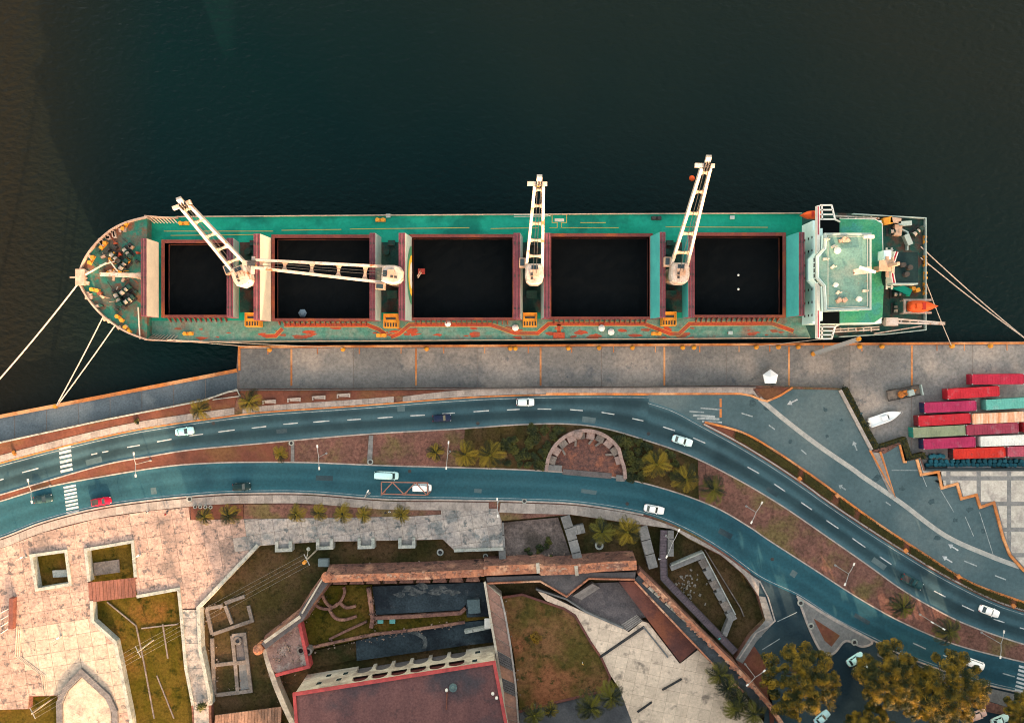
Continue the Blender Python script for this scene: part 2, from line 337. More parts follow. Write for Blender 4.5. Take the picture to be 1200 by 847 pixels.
# quay: concrete bays with recessed joints and painted edge
QN = [(-3000, 1070), (0, 486), (277, 432), (279, 405), (600, 403.5), (1200, 400), (4000, 384)]
quay = MB(); quay.prism(PX(QN, ZQ) + [W(4000, 700, ZQ), W(1000, 700, ZQ), W(900, 500, ZQ), (W(279, 480, ZQ)), W(-3000, 1300, ZQ)], -9, ZQ - .04)
quay = tag(quay.build('quay', m_grout), 'long concrete quay below the moored cargo ship', 'quay', kind='structure')
def quad_slab(name, pts, z0, z1, m, parent, zpx=None):
    b = MB(); b.prism(pts, z0, z1); return b.build(name, m, parent)
xs = [280.5, 341, 414, 487, 560, 633, 705, 778, 851, 924, 996, 1068, 1140, 1230]
def qtop(x): return 405 + (x - 279) * (400 - 405) / (1200 - 279)
def qbot(x): return 457 if x < 985 else 560
for i in range(len(xs) - 1):
    a, c = xs[i] + .35, xs[i + 1] - .35
    quad_slab('quay_panel', PX([(a, qtop(a) + 4), (c, qtop(c) + 4), (c, qbot(c)), (a, qbot(a))], ZQ), ZQ - .3, ZQ + random.uniform(-.004, .012), m_quay, quay)
for i in range(8):   # older quay arm on the left
    t0, t1 = i / 8, (i + 1) / 8
    x0, x1 = -20 + 298 * t0 + .4, -20 + 298 * t1 - .4
    f = lambda x: 486 - (x) * 54 / 277
    quad_slab('quay_panel', PX([(x0, f(x0) + 4), (x1, f(x1) + 4), (x1, f(x1) + 36), (x0, f(x0) + 36)], ZQ), ZQ - .3, ZQ + random.uniform(-.004, .012), m_quay_l, quay)
b = MB(); b.ribbon(PX([(-300, 546), (0, 488), (278, 434)], ZQ), .85, ZQ - 1.2, ZQ + .25); b.build('quay_kerb', m_orange, quay)
b = MB(); b.ribbon(PX([(280.5, 434), (280.5, 406.5), (600, 405), (1230, 401.8)], ZQ), .55, ZQ - 1.2, ZQ + .25); b.build('quay_kerb', m_orange, quay)
for x in (341.5, 487.5, 633.5, 778.5, 924.5, 1068.5):
    b = MB(); b.box(W(x, (qtop(x) + 4 + 452) / 2, ZQ) + Vector((0, 0, .03)), (.42, (452 - qtop(x) - 4) * .2, .05)); b.build('bay_line', m_orange, quay)
for x in (314, 372, 421, 470, 520, 568, 619, 670, 719, 768, 820, 866, 902, 965, 1010, 1098, 1130, 1180):
    b = MB(); b.box(W(x, qtop(x) + 7, ZQ) + Vector((0, 0, .03)), (.22, 1.4, .05)); b.build('edge_tick', m_orange, quay)
b = MB(); b.cyl((0, 0), .55, 0, .12, 14); b.cyl((0, 0), .3, .1, .55, 12); b.lathe((0, 0, .5), [(.3, 0), (.5, .06), (.5, .16), (.2, .24)], 14)
bol = b.build('quay_bollard', m_yellow, None, True)
for i, x in enumerate((316, 402, 500, 598, 604, 666, 702, 741, 800, 813, 886, 912, 935, 1007, 1033, 1115, 1160)):
    o = bol if i == 0 else copy_tree(bol)
    o.location = W(x, qtop(x) + 5, ZQ); tag(o, 'small orange mooring bollard standing along the long quay edge', 'bollard', 'orange bollards along the quay edge')
o = copy_tree(bol); o.location = W(66, 476, ZQ); tag(o, 'orange mooring bollard on the old slanting quay holding two ropes', 'bollard', 'orange bollards along the quay edge')

# roads -----------------------------------------------------------------------
A_up = [(-200, 600), (-80, 566), (0, 543.5), (82, 522), (150, 506.5), (207, 497), (250, 491), (308, 484), (417, 476.5), (500, 470), (560, 466), (613, 464), (681, 463), (760, 463.2)]
A_up2 = [(760, 470), (790, 480), (823.5, 498), (863, 519.5), (903.6, 544), (944, 571), (965, 586), (1009, 616), (1056, 646), (1108, 677), (1160, 703), (1199, 717), (1300, 748), (1400, 775)]
A_lo = [(-200, 640), (-80, 603), (0, 579), (57, 562), (125, 543), (175, 534), (225, 526), (308, 518.5), (390, 511), (450, 506.5), (531, 502), (613, 496.5), (667, 496), (708, 501), (754, 514), (808.6, 533), (863, 560), (917, 592), (971, 629), (1017, 661), (1056, 689), (1095, 712), (1134, 731), (1199, 753.5), (1300, 782), (1400, 808)]
B_up = [(-200, 650), (-80, 611), (0, 588), (57, 571), (125, 558), (195, 547), (250, 543), (300, 542), (363, 542.5), (450, 546), (558, 549), (640, 552.5), (721, 560), (781, 574), (836, 594), (876.5, 617), (900, 633), (952, 666.5), (1004, 700), (1056, 729), (1121, 756), (1199, 776), (1300, 800), (1400, 824)]
B_lo = [(-200, 700), (-80, 655), (0, 630), (50, 611), (112, 595), (175, 585.5), (250, 578.5), (300, 577), (363, 577.5), (450, 584), (531, 585), (613, 586.5), (681, 590), (754, 602), (804, 621), (847, 646), (890, 677), (934, 698), (978, 726), (1025, 750), (1071, 772), (1150, 799), (1200, 811), (1300, 834), (1400, 858)]
A_upc, A_up2c, A_loc, B_upc, B_loc = (cr(p, 6) for p in (A_up, A_up2, A_lo, B_up, B_lo))
def sheet(name, pts, z, m, label, cat, parent=None):
    b = MB(); b.prism(pts, None, z); o = b.build(name, m, parent)
    if label: tag(o, label, cat, kind='structure')
    return o
def road_strip(e1, e2, m, label, n=260, k=16):
    P, Q = resample(PX(e1), n), resample(PX(e2), n); b = MB()
    for i in range(n):
        for j in range(k + 1): v = P[i].lerp(Q[i], j / k); b.v.append(Vector((v.x, v.y, 0)))
    for i in range(n - 1):
        for j in range(k): a = i * (k + 1) + j; b.f.append([a, a + 1, a + k + 2, a + k + 1])
    o = b.build('road', m); at = o.data.attributes.new('across', 'FLOAT', 'POINT')
    for i in range(n * (k + 1)): at.data[i].value = (i % (k + 1)) / k
    return tag(o, label, 'road', kind='structure')
roadA = road_strip(A_upc + A_up2c, A_loc, m_asph, 'upper dark carriageway curving past the quay')
roadB = road_strip(B_upc, B_loc, m_asphB, 'lower dark carriageway curving past the fort')
SL = [(640, 461), (875, 461.5), (893, 468), (899, 470), (930, 456), (985, 457), (1021, 529), (1036, 532), (1056, 520), (1060, 541), (1078, 537), (1083, 556), (1101, 552), (1105, 571), (1122, 566), (1127, 584), (1144, 579), (1149, 594), (1165, 589), (1176, 630), (1184, 651), (1200, 668), (1400, 760), (1400, 778), (1199, 706), (1134, 681), (1082, 649), (1030, 615), (986, 583), (955, 561), (903.6, 525), (868, 506), (830, 496), (800, 500), (700, 480)]
slip = sheet('road', PX(SL), -.012, m_asph2, 'pale worn access road and lot beside the container yard', 'road')
PK = [(878, 668), (900, 672), (934, 698), (960, 715), (1000, 735), (1080, 775), (1200, 812), (1400, 870), (1400, 960), (870, 960), (896, 840), (884, 790), (866, 770), (884, 754), (893, 741), (903, 733)]
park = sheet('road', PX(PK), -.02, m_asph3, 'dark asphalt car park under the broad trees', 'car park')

# lane markings
def dash(a, b_, w, parent, m=m_paint, name='lane_dash', z=.008):
    a = W(*a); b_ = W(*b_); d = (b_ - a); n = Vector((-d.y, d.x, 0)).normalized() * w / 2
    k = MB(); k.face([a + n + Vector((0, 0, z)), a - n + Vector((0, 0, z)), b_ - n + Vector((0, 0, z)), b_ + n + Vector((0, 0, z))]); return k.build(name, m, parent)
DA = [((-8, 565), (4, 561)), ((26, 553.5), (45, 548.5)), ((107, 532.5), (114, 531)), ((120, 529.8), (127, 528.5)), ((149, 524), (164, 521.5)), ((184, 517.5), (201, 514.5)), ((222, 510.5), (238, 508.5)), ((256, 506), (275, 503.5)), ((295, 501.5), (312, 499.5)), ((332, 497), (349, 495.5)), ((367, 494.5), (386, 493)), ((407, 492), (423, 491)), ((442.5, 489.7), (460, 488.5)), ((481, 487), (498, 486.3)), ((518, 484.5), (533, 483.8)), ((555, 482.3), (573, 481)), ((594, 480.2), (609, 479.5)), ((630, 479), (646, 479.3)), ((668, 479.8), (683, 481)), ((705, 483), (720, 485.5)), ((741, 490.3), (754, 493)), ((777, 500), (791, 504.5)), ((812.5, 513), (826.5, 519)), ((876, 547), (889.5, 554.5)), ((907.5, 567), (920, 575.5)), ((939, 588.5), (951.5, 597)), ((968.5, 609.5), (982.5, 619)), ((999, 630.5), (1014, 641)), ((1031, 652), (1044.5, 661)), ((1094.5, 692), (1108, 699)), ((1127.5, 709), (1141.5, 715.5)), ((1164.5, 725), (1177, 729)), ((1195, 735), (1210, 739.5))]
for a, c in DA: dash(a, c, .24, roadA)
for a, c in (((1105, 767), (1118, 773)), ((1175, 788.5), (1189, 792.5)), ((1070, 753), (1085, 760))): dash(a, c, .28, roadB, m_paintw)
def edge_line(path, off, w, parent, m):
    L_, R_ = offs(PX(path), abs(off)); q = L_ if off > 0 else R_
    a, c = offs(q, w / 2); k = MB()
    for i in range(len(q) - 1): k.face([(*a[i].xy, .008), (*a[i + 1].xy, .008), (*c[i + 1].xy, .008), (*c[i].xy, .008)])
    return k.build('edge_line', m, parent)
edge_line(A_upc, -.5, .14, roadA, m_paintw); edge_line(A_up2c, -.5, .12, roadA, m_paintw); edge_line(B_loc, .45, .12, roadB, m_paintw)
for i in range(6): dash((69 + i * .4, 525.5 + i * 5.4), (83 + i * .4, 522.3 + i * 5.4), .62, roadA, m_paint, 'crosswalk_bar')
for i in range(8): dash((74.5 + i * .5, 571.5 + i * 4.2), (89 + i * .5, 568.5 + i * 4.2), .5, roadB, m_paint, 'crosswalk_bar')
for i in range(7): dash((1194 - i * .8, 780 + i * 4.6), (1206 - i * .8, 783.5 + i * 4.6), .5, roadB, m_paint, 'crosswalk_bar')
# slip road markings: long pale line, chevrons, arrows, dashes
ll = PX(cr([(890, 467), (925, 496), (962, 524), (1000, 550), (1012, 559), (1056, 589), (1108, 627.5), (1160, 651), (1195, 664)], 6))
a, c = offs(ll, .55); k = MB()
for i in range(len(ll) - 1): k.face([(*a[i].xy, -.004), (*a[i + 1].xy, -.004), (*c[i + 1].xy, -.004), (*c[i].xy, -.004)])
k.build('edge_line', mat('pale_line', (.34, .33, .29), (.25, .25, .23), .6, fine=.2, rough=.85), slip)
for (x0, y0, x1, y1, w) in ((808, 482, 825, 483, .3), (812, 486.5, 838, 488, .5), (817, 490, 843, 491, .5), (823, 493.5, 846, 494.8, .4), (821, 478, 845, 480, .3)): dash((x0, y0), (x1, y1), w, slip, m_paintw, 'hatch_bar', -.004)
for (x0, y0, x1, y1) in ((869, 484, 882, 488), (901, 498, 908, 503), (939, 527, 945, 532), (1130, 657, 1145, 663), (1166, 674, 1179, 679), (1038, 588, 1044, 592)): dash((x0, y0), (x1, y1), .28, slip, m_paintw, 'lane_dash', -.004)
for (x0, y0, x1, y1) in ((1100, 570, 1118, 600), (1131, 605, 1141, 628), (1148, 600, 1164, 650), (1080, 555, 1086, 570), (1045, 551, 1076, 551)): dash((x0, y0), (x1, y1), .15, slip, m_paintw, 'bay_line', -.004)
rs = random.Random(40)
for k in range(16):
    x, y = ((1010, 482), (1030, 560), (985, 492), (1090, 590), (1120, 610), (1138, 597), (965, 478), (900, 480), (1060, 575), (1150, 622), (970, 510), (1100, 633), (930, 515), (1020, 590), (1132, 640), (880, 475))[k]
    c = W(x + rs.uniform(-4, 4), y + rs.uniform(-3, 3)); w_ = rs.uniform(.35, 1.2); n = 9; b = MB()
    b.prism([Vector((c.x + w_ * rs.uniform(.5, 1.2) * math.cos(2 * math.pi * i / n), c.y + w_ * rs.uniform(.4, 1.1) * math.sin(2 * math.pi * i / n), 0)) for i in range(n)], None, -.008); b.build('oil_stain', mat('oil_stain', (.046, .075, .082), (.035, .06, .066), .8, fine=.3), slip)
rs = random.Random(41)
for k, (rd, x, y, a) in enumerate(((roadA, 330, 505, 6), (roadA, 470, 478, 4), (roadA, 690, 492, -8), (roadA, 905, 576, -33), (roadA, 1030, 660, -35), (roadA, 110, 540, 15), (roadB, 380, 560, -2), (roadB, 560, 575, -3), (roadB, 690, 576, -8), (roadB, 850, 625, -28), (roadB, 930, 672, -33), (roadB, 180, 575, 8), (roadB, 1010, 725, -30))):
    c = W(x, y); L_, w_ = rs.uniform(1.2, 4.5), rs.uniform(.8, 1.6); b = MB(); Mt = Matrix.Rotation(R(a), 3, 'Z')
    b.face([c + Mt @ Vector((i * L_ / 2, j * w_ / 2, .004)) for i, j in ((-1, -1), (1, -1.05), (1.03, 1), (-1, 1))]); b.build('asphalt_patch', m_asph3 if k % 3 == 0 else m_asph2, rd)
for rd, x, y in ((roadA, 250, 496), (roadA, 560, 496), (roadA, 760, 508), (roadB, 480, 552), (roadB, 735, 590), (roadB, 905, 655)):
    b = MB(); c = W(x, y); b.cyl((c.x, c.y), .42, -.02, .006, 14); b.build('manhole_cover', m_steel_d, rd)
def arrow(px, py, ang, L=2.6, m=m_paint):
    c = W(px, py); k = MB(); Mt = Matrix.Rotation(R(ang), 3, 'Z')
    pts = [(-L / 2, -.16), (L * .1, -.16), (L * .1, -.6), (L / 2, 0), (L * .1, .6), (L * .1, .16), (-L / 2, .16)]
    w_ = [c + Mt @ Vector((x, y, 0)) for x, y in pts]; k.prism(w_, None, -.004); k.build('arrow_marking', m, slip)
arrow(928.5, 471, 207, 2.7); arrow(1002, 522, 112, 2.4, m_paintw); arrow(1117, 641, 148, 2.8); arrow(1110, 655, 148, 2.8); arrow(987, 571, 148, 2.0, m_paintw)
for i in range(2): dash((844.5, 467 + i * 12), (844.5, 477 + i * 12), .5, slip, m_orange, 'stop_bar', -.003)
for (a, c) in (((911, 728), (934, 717)), ((893, 761), (914, 748)), ((880, 752), (893, 745))): dash(a, c, .18, park, m_paintw, 'bay_line', -.012)
# kerbs along carriageways
def kerb(path, off, w, z0, z1, m, parent):
    L_, R_ = offs(PX(path), abs(off)); k = MB(); k.ribbon(L_ if off > 0 else R_, w, z0, z1); return k.build('kerb', m, parent)
kerb(A_upc, .15, .3, -.04, .15, m_orange, roadA); kerb(A_loc, -.15, .3, -.04, .15, m_kerb, roadA); kerb(B_upc, .15, .3, -.04, .15, m_kerb, roadB)
kerb(B_lo[:17] and cr(B_lo[:14], 6), -.15, .35, -.04, .16, m_kerb, roadB)
kerb(cr([(934, 698), (978, 726), (1025, 750), (1071, 772), (1150, 799), (1200, 811), (1300, 834)], 6), -.15, .35, -.04, .16, m_kerb, roadB)

# median between the carriageways
def raised(name, pts, z1, m, label, cat='ground', z0=-.049, kind='structure'):
    b = MB(); b.prism(pts, z0, z1); return tag(b.build(name, m), label, cat, kind=kind)
def band(e1, e2, x0, x1):
    f = [p for p in e1 if x0 <= p.x <= x1]; g = [p for p in e2 if x0 <= p.x <= x1]; return f + g[::-1]
ins = lambda e, d: [Vector((p.x, p.y + d, 0)) for p in e]
raised('median', PX(band(ins(A_loc, 1.5), ins(B_upc, -1.5), -180, 340)), .10, m_soil, 'reddish bare median between the two carriageways')
raised('median', PX(band(ins(A_loc, 1.5), ins(B_upc, -1.5), 345, 432)), .10, m_medsoil, 'brown bare median between two paved crossing paths')
raised('median', PX(band(ins(A_loc, 1.5), ins(B_upc, -1.5), 438, 536)), .10, m_medsoil, 'brown median strip before the palm group')
raised('median', PX(band(ins(A_loc, 1.5), ins(B_upc, -1.5), 536, 822)), .09, m_grassd, 'green planted median around the half moon ruin')
raised('median', PX(band(ins(A_loc, 1.5), ins(B_upc, -1.5), 822, 1390)), .10, m_medsoil, 'brown grassy median with lamp posts on the east side')
def seg_path(name, e1, e2, n, z0, z1, m, label, cat='pavement', gap=.04):
    """paved strip of separate slabs between two px polylines"""
    b = MB(); b.prism(PX(list(e1) + list(e2)[::-1]), z0, z1 - .04); root = tag(b.build(name, m_grout), label, cat, kind='structure')
    P, Q = resample(PX(e1), n + 1), resample(PX(e2), n + 1)
    for i in range(n):
        d = (P[i + 1] - P[i]).normalized() * gap / 2; e = (Q[i + 1] - Q[i]).normalized() * gap / 2
        quad_slab('slab', [P[i] + d, P[i + 1] - d, Q[i + 1] - e, Q[i] + e], z1 - .1, z1 + random.uniform(-.01, .015), m, root)
    return root
seg_path('crossing_path', [(341, 517), (341, 541)], [(345, 517), (345, 541)], 5, -.049, .13, m_walkg, 'narrow grey slab path crossing the median beside a palm')
seg_path('crossing_path', [(432.5, 510), (430, 543)], [(437.5, 510), (436, 543)], 6, -.049, .13, m_walkg, 'pale slab path crossing the bare median')
# promenade pavement on the quay side
up = ins(A_upc, -2)
seg_path('pavement', ins([p for p in up if -30 < p.x < 275], -8), [p for p in up if -30 < p.x < 275], 27, -.049, .15, m_walk, 'sunlit slab pavement along the old quay road')
raised('verge', PX(ins([p for p in up if -30 < p.x < 275], -8.6) + [(279, 459), (240, 469.5), (120, 494), (-30, 526)]), .12, m_soil, 'red soil verge between old quay wall and pavement')
raised('verge', PX([(281, 458), (470, 457.5), (520, 457.5), (520, 460), (440, 466), (350, 473), (281, 480)]), .12, m_soil, 'red soil verge above the road beside two palms')
seg_path('pavement', ins([p for p in up if 275 < p.x < 470], -6.5), [p for p in up if 275 < p.x < 470], 24, -.049, .152, m_walk, 'slab pavement with bench alcoves along the road')
seg_path('pavement', cr([(472, 464.5), (540, 457), (613, 455), (700, 453.8), (870, 453.8), (882, 456)], 4), cr([(472, 470.5), (540, 465), (613, 462), (700, 461), (868, 461), (889, 466)], 4), 46, -.049, .153, m_walk, 'long segmented slab pavement along the quay wall')
kerb([(640, 461.8), (760, 462), (868, 461.8), (880, 464), (892, 469), (899, 470.5), (914, 464), (929, 454.5)], .1, .45, -.04, .18, m_orange, slip)
raised('verge', PX([(884, 455), (925, 454), (912, 463), (899, 468.5)]), .12, m_soil, 'triangle of bare red soil by the white tent')
b = MB(); b.ribbon(PX([(-200, 562), (0, 518.5), (120, 492.5), (240, 468.8), (268, 459), (280, 457.2)]), .35, -.05, .55); tag(b.build('parapet_wall', m_rim), 'low pale parapet wall above the old quay', 'wall')
b = MB(); b.ribbon(PX([(281, 457.2), (470, 456), (600, 454.8), (885, 453)]), .25, -.05, .7); tag(b.build('parapet_wall', mat('wall_dark', (.09, .085, .08), (.06, .06, .06), .5, fine=.3)), 'thin dark parapet wall above the long quay', 'wall')
b = MB(); b.ribbon(PX([(240, 468), (278, 456), (282, 464), (250, 468.2)]), .22, .1, .5); tag(b.build('planter_edge', m_rim), 'pale triangular planter edge beside the palm', 'planter')
# alcove benches along the promenade
for i, x in enumerate((316, 345, 374, 403)):
    y = 474.8 - (x - 316) * .085; bb = MB(); bb.ribbon(PX([(x - 7, y - 1), (x - 7, y - 5), (x + 7, y - 6), (x + 7, y - 2)]), .3, .1, .6); bb.box(W(x, y - 3.6, .35), (2.2, .45, .12))
    tag(bb.build('stone_bench', m_kerb), 'low stone bench alcove on the quay side pavement', 'bench', 'bench alcoves on the quay pavement')

# planted strip with orange kerbs between carriageway and slip road
ST_u = cr([(826, 493.5), (868, 504.8), (903.6, 524), (958, 560.5), (986, 581.5), (1030, 613), (1082, 647), (1134, 679.5), (1199, 704), (1300, 738), (1400, 765)], 6)
ST_l = cr([(824, 497.5), (863, 518), (903.6, 542.5), (944, 569.5), (965, 585), (1009, 614.5), (1056, 644.5), (1108, 675.5), (1160, 701.5), (1199, 715.5), (1300, 747), (1400, 773)], 6)
strip = raised('median', PX(ST_u + ST_l[::-1]), .1, m_soil, 'narrow planted strip with orange kerbs beside the access road', z0=-.049)
b = MB(); b.ribbon(offs(PX(ST_u), .2)[1], .5, -.04, .3); b.build('kerb', m_orange, strip)
b = MB(); b.ribbon(offs(PX(ST_l), .2)[0], .35, -.04, .3); b.build('kerb', m_kerb, strip)
def leafy(b, c, rx, ry, rz, n, s, rng, up=.75):
    """n small leaf faces spread through an ellipsoid shell"""
    for _ in range(n):
        u = rng.uniform(-1, 1); t = rng.uniform(0, 2 * math.pi); q = math.sqrt(1 - u * u); k = rng.uniform(.55, 1.05)
        p = Vector((c[0] + rx * q * math.cos(t) * k, c[1] + ry * q * math.sin(t) * k, c[2] + rz * u * k))
        nrm = Vector((q * math.cos(t) * .7 + rng.uniform(-.6, .6), q * math.sin(t) * .7 + rng.uniform(-.6, .6), up + rng.uniform(-.3, .5))).normalized()
        x = nrm.cross(Vector((rng.uniform(-1, 1), rng.uniform(-1, 1), .1))).normalized(); y = nrm.cross(x); w = s * rng.uniform(.6, 1.3)
        b.face([p - x * w, p + y * w * .55, p + x * w, p - y * w * .55])
def frac(path, t): 
    P = resample(path, 200); return P[min(199, max(0, int(t * 199)))]
rng = random.Random(3)
hb = [.015, .125, .2, .29, .375, .46, .55, .64, .72]
U, Lw = resample(ST_u, 400), resample(ST_l, 400)
segs = [(24, 78), (82, 108), (114, 128), (133, 170), (176, 214), (220, 258), (264, 300), (306, 344), (350, 388)]
for (i0, i1) in segs:
    root = MB(); pts = [U[i].lerp(Lw[i], .22) for i in range(i0, i1 + 1, 4)] + [U[i].lerp(Lw[i], .78) for i in range(i1, i0 - 1, -4)]
    root.prism(PX(pts), .05, .55); h = root.build('hedge', m_hedge)
    LOC[h.name] = Vector((0, 0, 0))
    lf = MB()
    for i in range(i0, i1 + 1):
        for q in (.25, .38, .5, .62, .75):
            p = W(*U[i].lerp(Lw[i], q).xy); leafy(lf, (p.x, p.y, .6), .5, .5, .22, 5, .16, rng)
    o = lf.build('leaves', m_hedge, h, recalc=False)
    tag(h, 'clipped dark olive hedge block in the orange kerbed strip', 'hedge', 'hedge blocks in the orange kerbed strip')
b = MB(); b.box((0, 0, .25), (.7, .7, .5), R(40)); b.box((0, 0, .58), (.9, .9, .16), R(40)); pb = b.build('kerb_block', m_orange)
for i, k in enumerate((80, 111, 173, 217, 261, 303, 347)):
    p = U[k].lerp(Lw[k], .15 if i % 2 else .8); o = pb if i == 0 else copy_tree(pb); o.location = W(p.x, p.y, .1)
    tag(o, 'small orange marker block between hedges in the kerbed strip', 'marker block', 'orange marker blocks in the strip')

# container yard edges
b = MB(); b.ribbon(PX([(984, 457), (1003, 493), (1021, 527)]), .8, -.05, .35); tag(b.build('yard_kerb', m_kerb), 'pale concrete kerb between access road and container yard', 'kerb')
YH = [(986, 455), (1005, 492), (1024, 526), (1055, 516), (1062, 538), (1080, 533)]
hd = MB(); hd.ribbon(PX([(x + 3, y) for x, y in YH], -1), 1.4, ZQ, -.3); yh = hd.build('shade_strip', m_hedge); LOC[yh.name] = Vector((0, 0, 0))  # added leafy strip standing in for the shadow along the yard wall
lf = MB()
for p in resample(PX([(x + 3, y) for x, y in YH], -1), step=.5): leafy(lf, (p.x, p.y, -.35), .9, .9, .5, 22, .2, rng)
lf.build('leaves', mat('dark_leaf', (.012, .022, .018), (.02, .03, .022), .8, fine=.4, rough=.9), yh, recalc=False); tag(yh, 'added dark zigzag leaf strip standing in for shadow around the container yard corner', 'hedge')
raised('verge', PX([(1019, 529), (1034, 531), (1048, 580), (1042, 577)]), .14, m_walk, 'narrow pale wedge island with orange edges', 'traffic island')
b = MB(); b.ribbon(PX([(1031, 529), (1048, 580), (1019, 527)]), .45, -.03, .28); tag(b.build('kerb_edge', m_orange), 'orange painted kerb around the pale wedge island', 'kerb')
b = MB(); b.ribbon(PX([(1054, 521), (1059, 541), (1062, 541)]), .45, -.03, .3); tag(b.build('kerb_edge', m_orange), 'short orange kerb below the dark zigzag strip', 'kerb')
ZZ = [(1074, 538), (1079, 556), (1099, 552.5), (1103, 571.5), (1121, 566.5), (1126, 584), (1143.5, 579.5), (1148, 594), (1164, 588.5), (1175, 630), (1183, 650), (1199, 668), (1260, 700)]
b = MB(); b.ribbon(PX(ZZ), .6, -.03, .35); tag(b.build('kerb_edge', m_orange), 'stepped orange kerb around the square paved terrace', 'kerb')
terr = raised('terrace', PX([(x + 2, y - 1) for x, y in ZZ] + [(1260, 551), (1080, 551)]), .12, m_walkg, 'terrace of big pale squares beside the container yard', 'pavement')
def in_poly(x, y, P):
    c = False; j = len(P) - 1
    for i in range(len(P)):
        if (P[i][1] > y) != (P[j][1] > y) and x < (P[j][0] - P[i][0]) * (y - P[i][1]) / (P[j][1] - P[i][1]) + P[i][0]: c = not c
        j = i
    return c
def slabs(name, outer, holes, ang, sx, sy, gap, z0, z1, matfn, parent, jit=.015, origin=(0, 0), world_pts=False):
    """cut a polygon into separate slabs with recessed joints (one object per slab)"""
    o_ = outer if world_pts else PX(outer); hs = [h if world_pts else PX(h) for h in holes]
    Mt = Matrix.Rotation(-R(ang), 3, 'Z'); O = W(*origin)
    loc = lambda p: Mt @ (Vector((p[0], p[1], 0)) - Vector((O.x, O.y, 0)))
    b = MB(); b.prism([loc(p) for p in o_], None, 0, holes=[[loc(p) for p in h] for h in hs])
    bm = bmesh.new(); vs_ = [bm.verts.new(v) for v in b.v]
    for f in b.f: bm.faces.new([vs_[i] for i in f])
    bmesh.ops.remove_doubles(bm, verts=bm.verts, dist=1e-4)
    X = [v.co.x for v in bm.verts]; Y = [v.co.y for v in bm.verts]
    for ax, sz, lo_, hi_ in ((0, sx, min(X), max(X)), (1, sy, min(Y), max(Y))):
        for k in range(int(math.floor(lo_ / sz)), int(math.ceil(hi_ / sz)) + 1):
            for e in (-gap / 2, gap / 2):
                co = Vector((0, 0, 0)); co[ax] = k * sz + e; no = Vector((0, 0, 0)); no[ax] = 1
                bmesh.ops.bisect_plane(bm, geom=bm.verts[:] + bm.edges[:] + bm.faces[:], plane_co=co, plane_no=no)
    cells = {}
    for f in bm.faces:
        c = f.calc_center_median(); i, j = math.floor(c.x / sx), math.floor(c.y / sy)
        fx, fy = c.x - i * sx, c.y - j * sy
        if min(fx, sx - fx) < gap / 2 or min(fy, sy - fy) < gap / 2: continue
        cells.setdefault((i, j), []).append(f)
    Mi = Mt.inverted(); out = []
    for key, fs in cells.items():
        if sum(f.calc_area() for f in fs) < .35: continue
        ztop = z1 + random.uniform(-jit, jit); k = MB(); idx = {}
        def vi(v, top):
            q = (v.index if v.index >= 0 else id(v), id(v), top)
            if q not in idx:
                w_ = Mi @ v.co; idx[q] = len(k.v); k.v.append(Vector((w_.x + O.x, w_.y + O.y, ztop if top else z0)))
            return idx[q]
        fset = set(fs)
        for f in fs:
            k.f.append([vi(v, 1) for v in f.verts])
            for l in f.loops:
                if not any(g in fset and g is not f for g in l.edge.link_faces):
                    a, c = l.vert, l.link_loop_next.vert; k.f.append([vi(a, 1), vi(a, 0), vi(c, 0), vi(c, 1)])
        cx = sum((Mi @ f.calc_center_median()).x for f in fs) / len(fs) + O.x; cy = sum((Mi @ f.calc_center_median()).y for f in fs) / len(fs) + O.y
        m_ = matfn(cx / S + 600, 423.5 - cy / S) if callable(matfn) and not isinstance(matfn, bpy.types.Material) else matfn
        out.append(k.build(name, m_, parent))
    bm.free(); return out
slabs('slab', [(x + 3, y - 1.5) for x, y in ZZ] + [(1260, 552), (1082, 552)], [], 0, 7.1, 6.0, 1.0, .1, .16, mat('terrace_stone', (.44, .40, .34), (.36, .33, .28), .4, (.28, .25, .22), .3, fine=.25, fscale=2, rough=.9, rnd=.05), terr, origin=(1111, 530))

# plaza on the left with sunken pits
PL = [(-30, 652), (0, 643), (50, 624), (112, 608), (175, 598.5), (221, 594), (223, 609), (285, 608), (480, 605), (517, 602.5), (517, 594.5), (583, 596), (588, 610), (589.5, 642.5), (532.5, 644.5), (519, 631.6), (372, 634.6), (323, 637.6), (299.5, 639.5), (232, 712), (211, 713), (208.5, 689), (161, 697), (157.5, 676), (154.5, 635.5), (100.5, 644.5), (103.5, 681), (107.5, 704), (108.5, 728.5), (135, 752.5), (142.5, 788), (153.5, 843), (156, 870), (69, 870), (68, 814), (34, 815), (33, 829.8), (-30, 832)]
b = MB(); b.prism(PX(PL), -.049, .06, holes=[PX([(35.5, 650.5), (77.5, 645), (82.5, 685), (42.3, 691.5)])])
plaza = tag(b.build('plaza', m_grout), 'pale stained stone plaza around sunken gardens', 'plaza', kind='structure')
OCT = [(22, 735), (60, 726), (105, 735), (140, 760), (155, 845), (60, 820), (48, 790), (22, 765)]
def plaza_mat(x, y):
    if in_poly(x, y, OCT): return m_plaza_p
    if x > 284 - (640 - y) * -.1 and x > 280: return m_plaza_g  # slabs past the shadow edge get a greyer stone: shade put into colour
    return m_plaza
slabs('slab', PL, [[(35.5, 650.5), (77.5, 645), (82.5, 685), (42.3, 691.5)]], 9, 3.3, 3.3, .07, .03, .12, plaza_mat, plaza, origin=(150, 700))
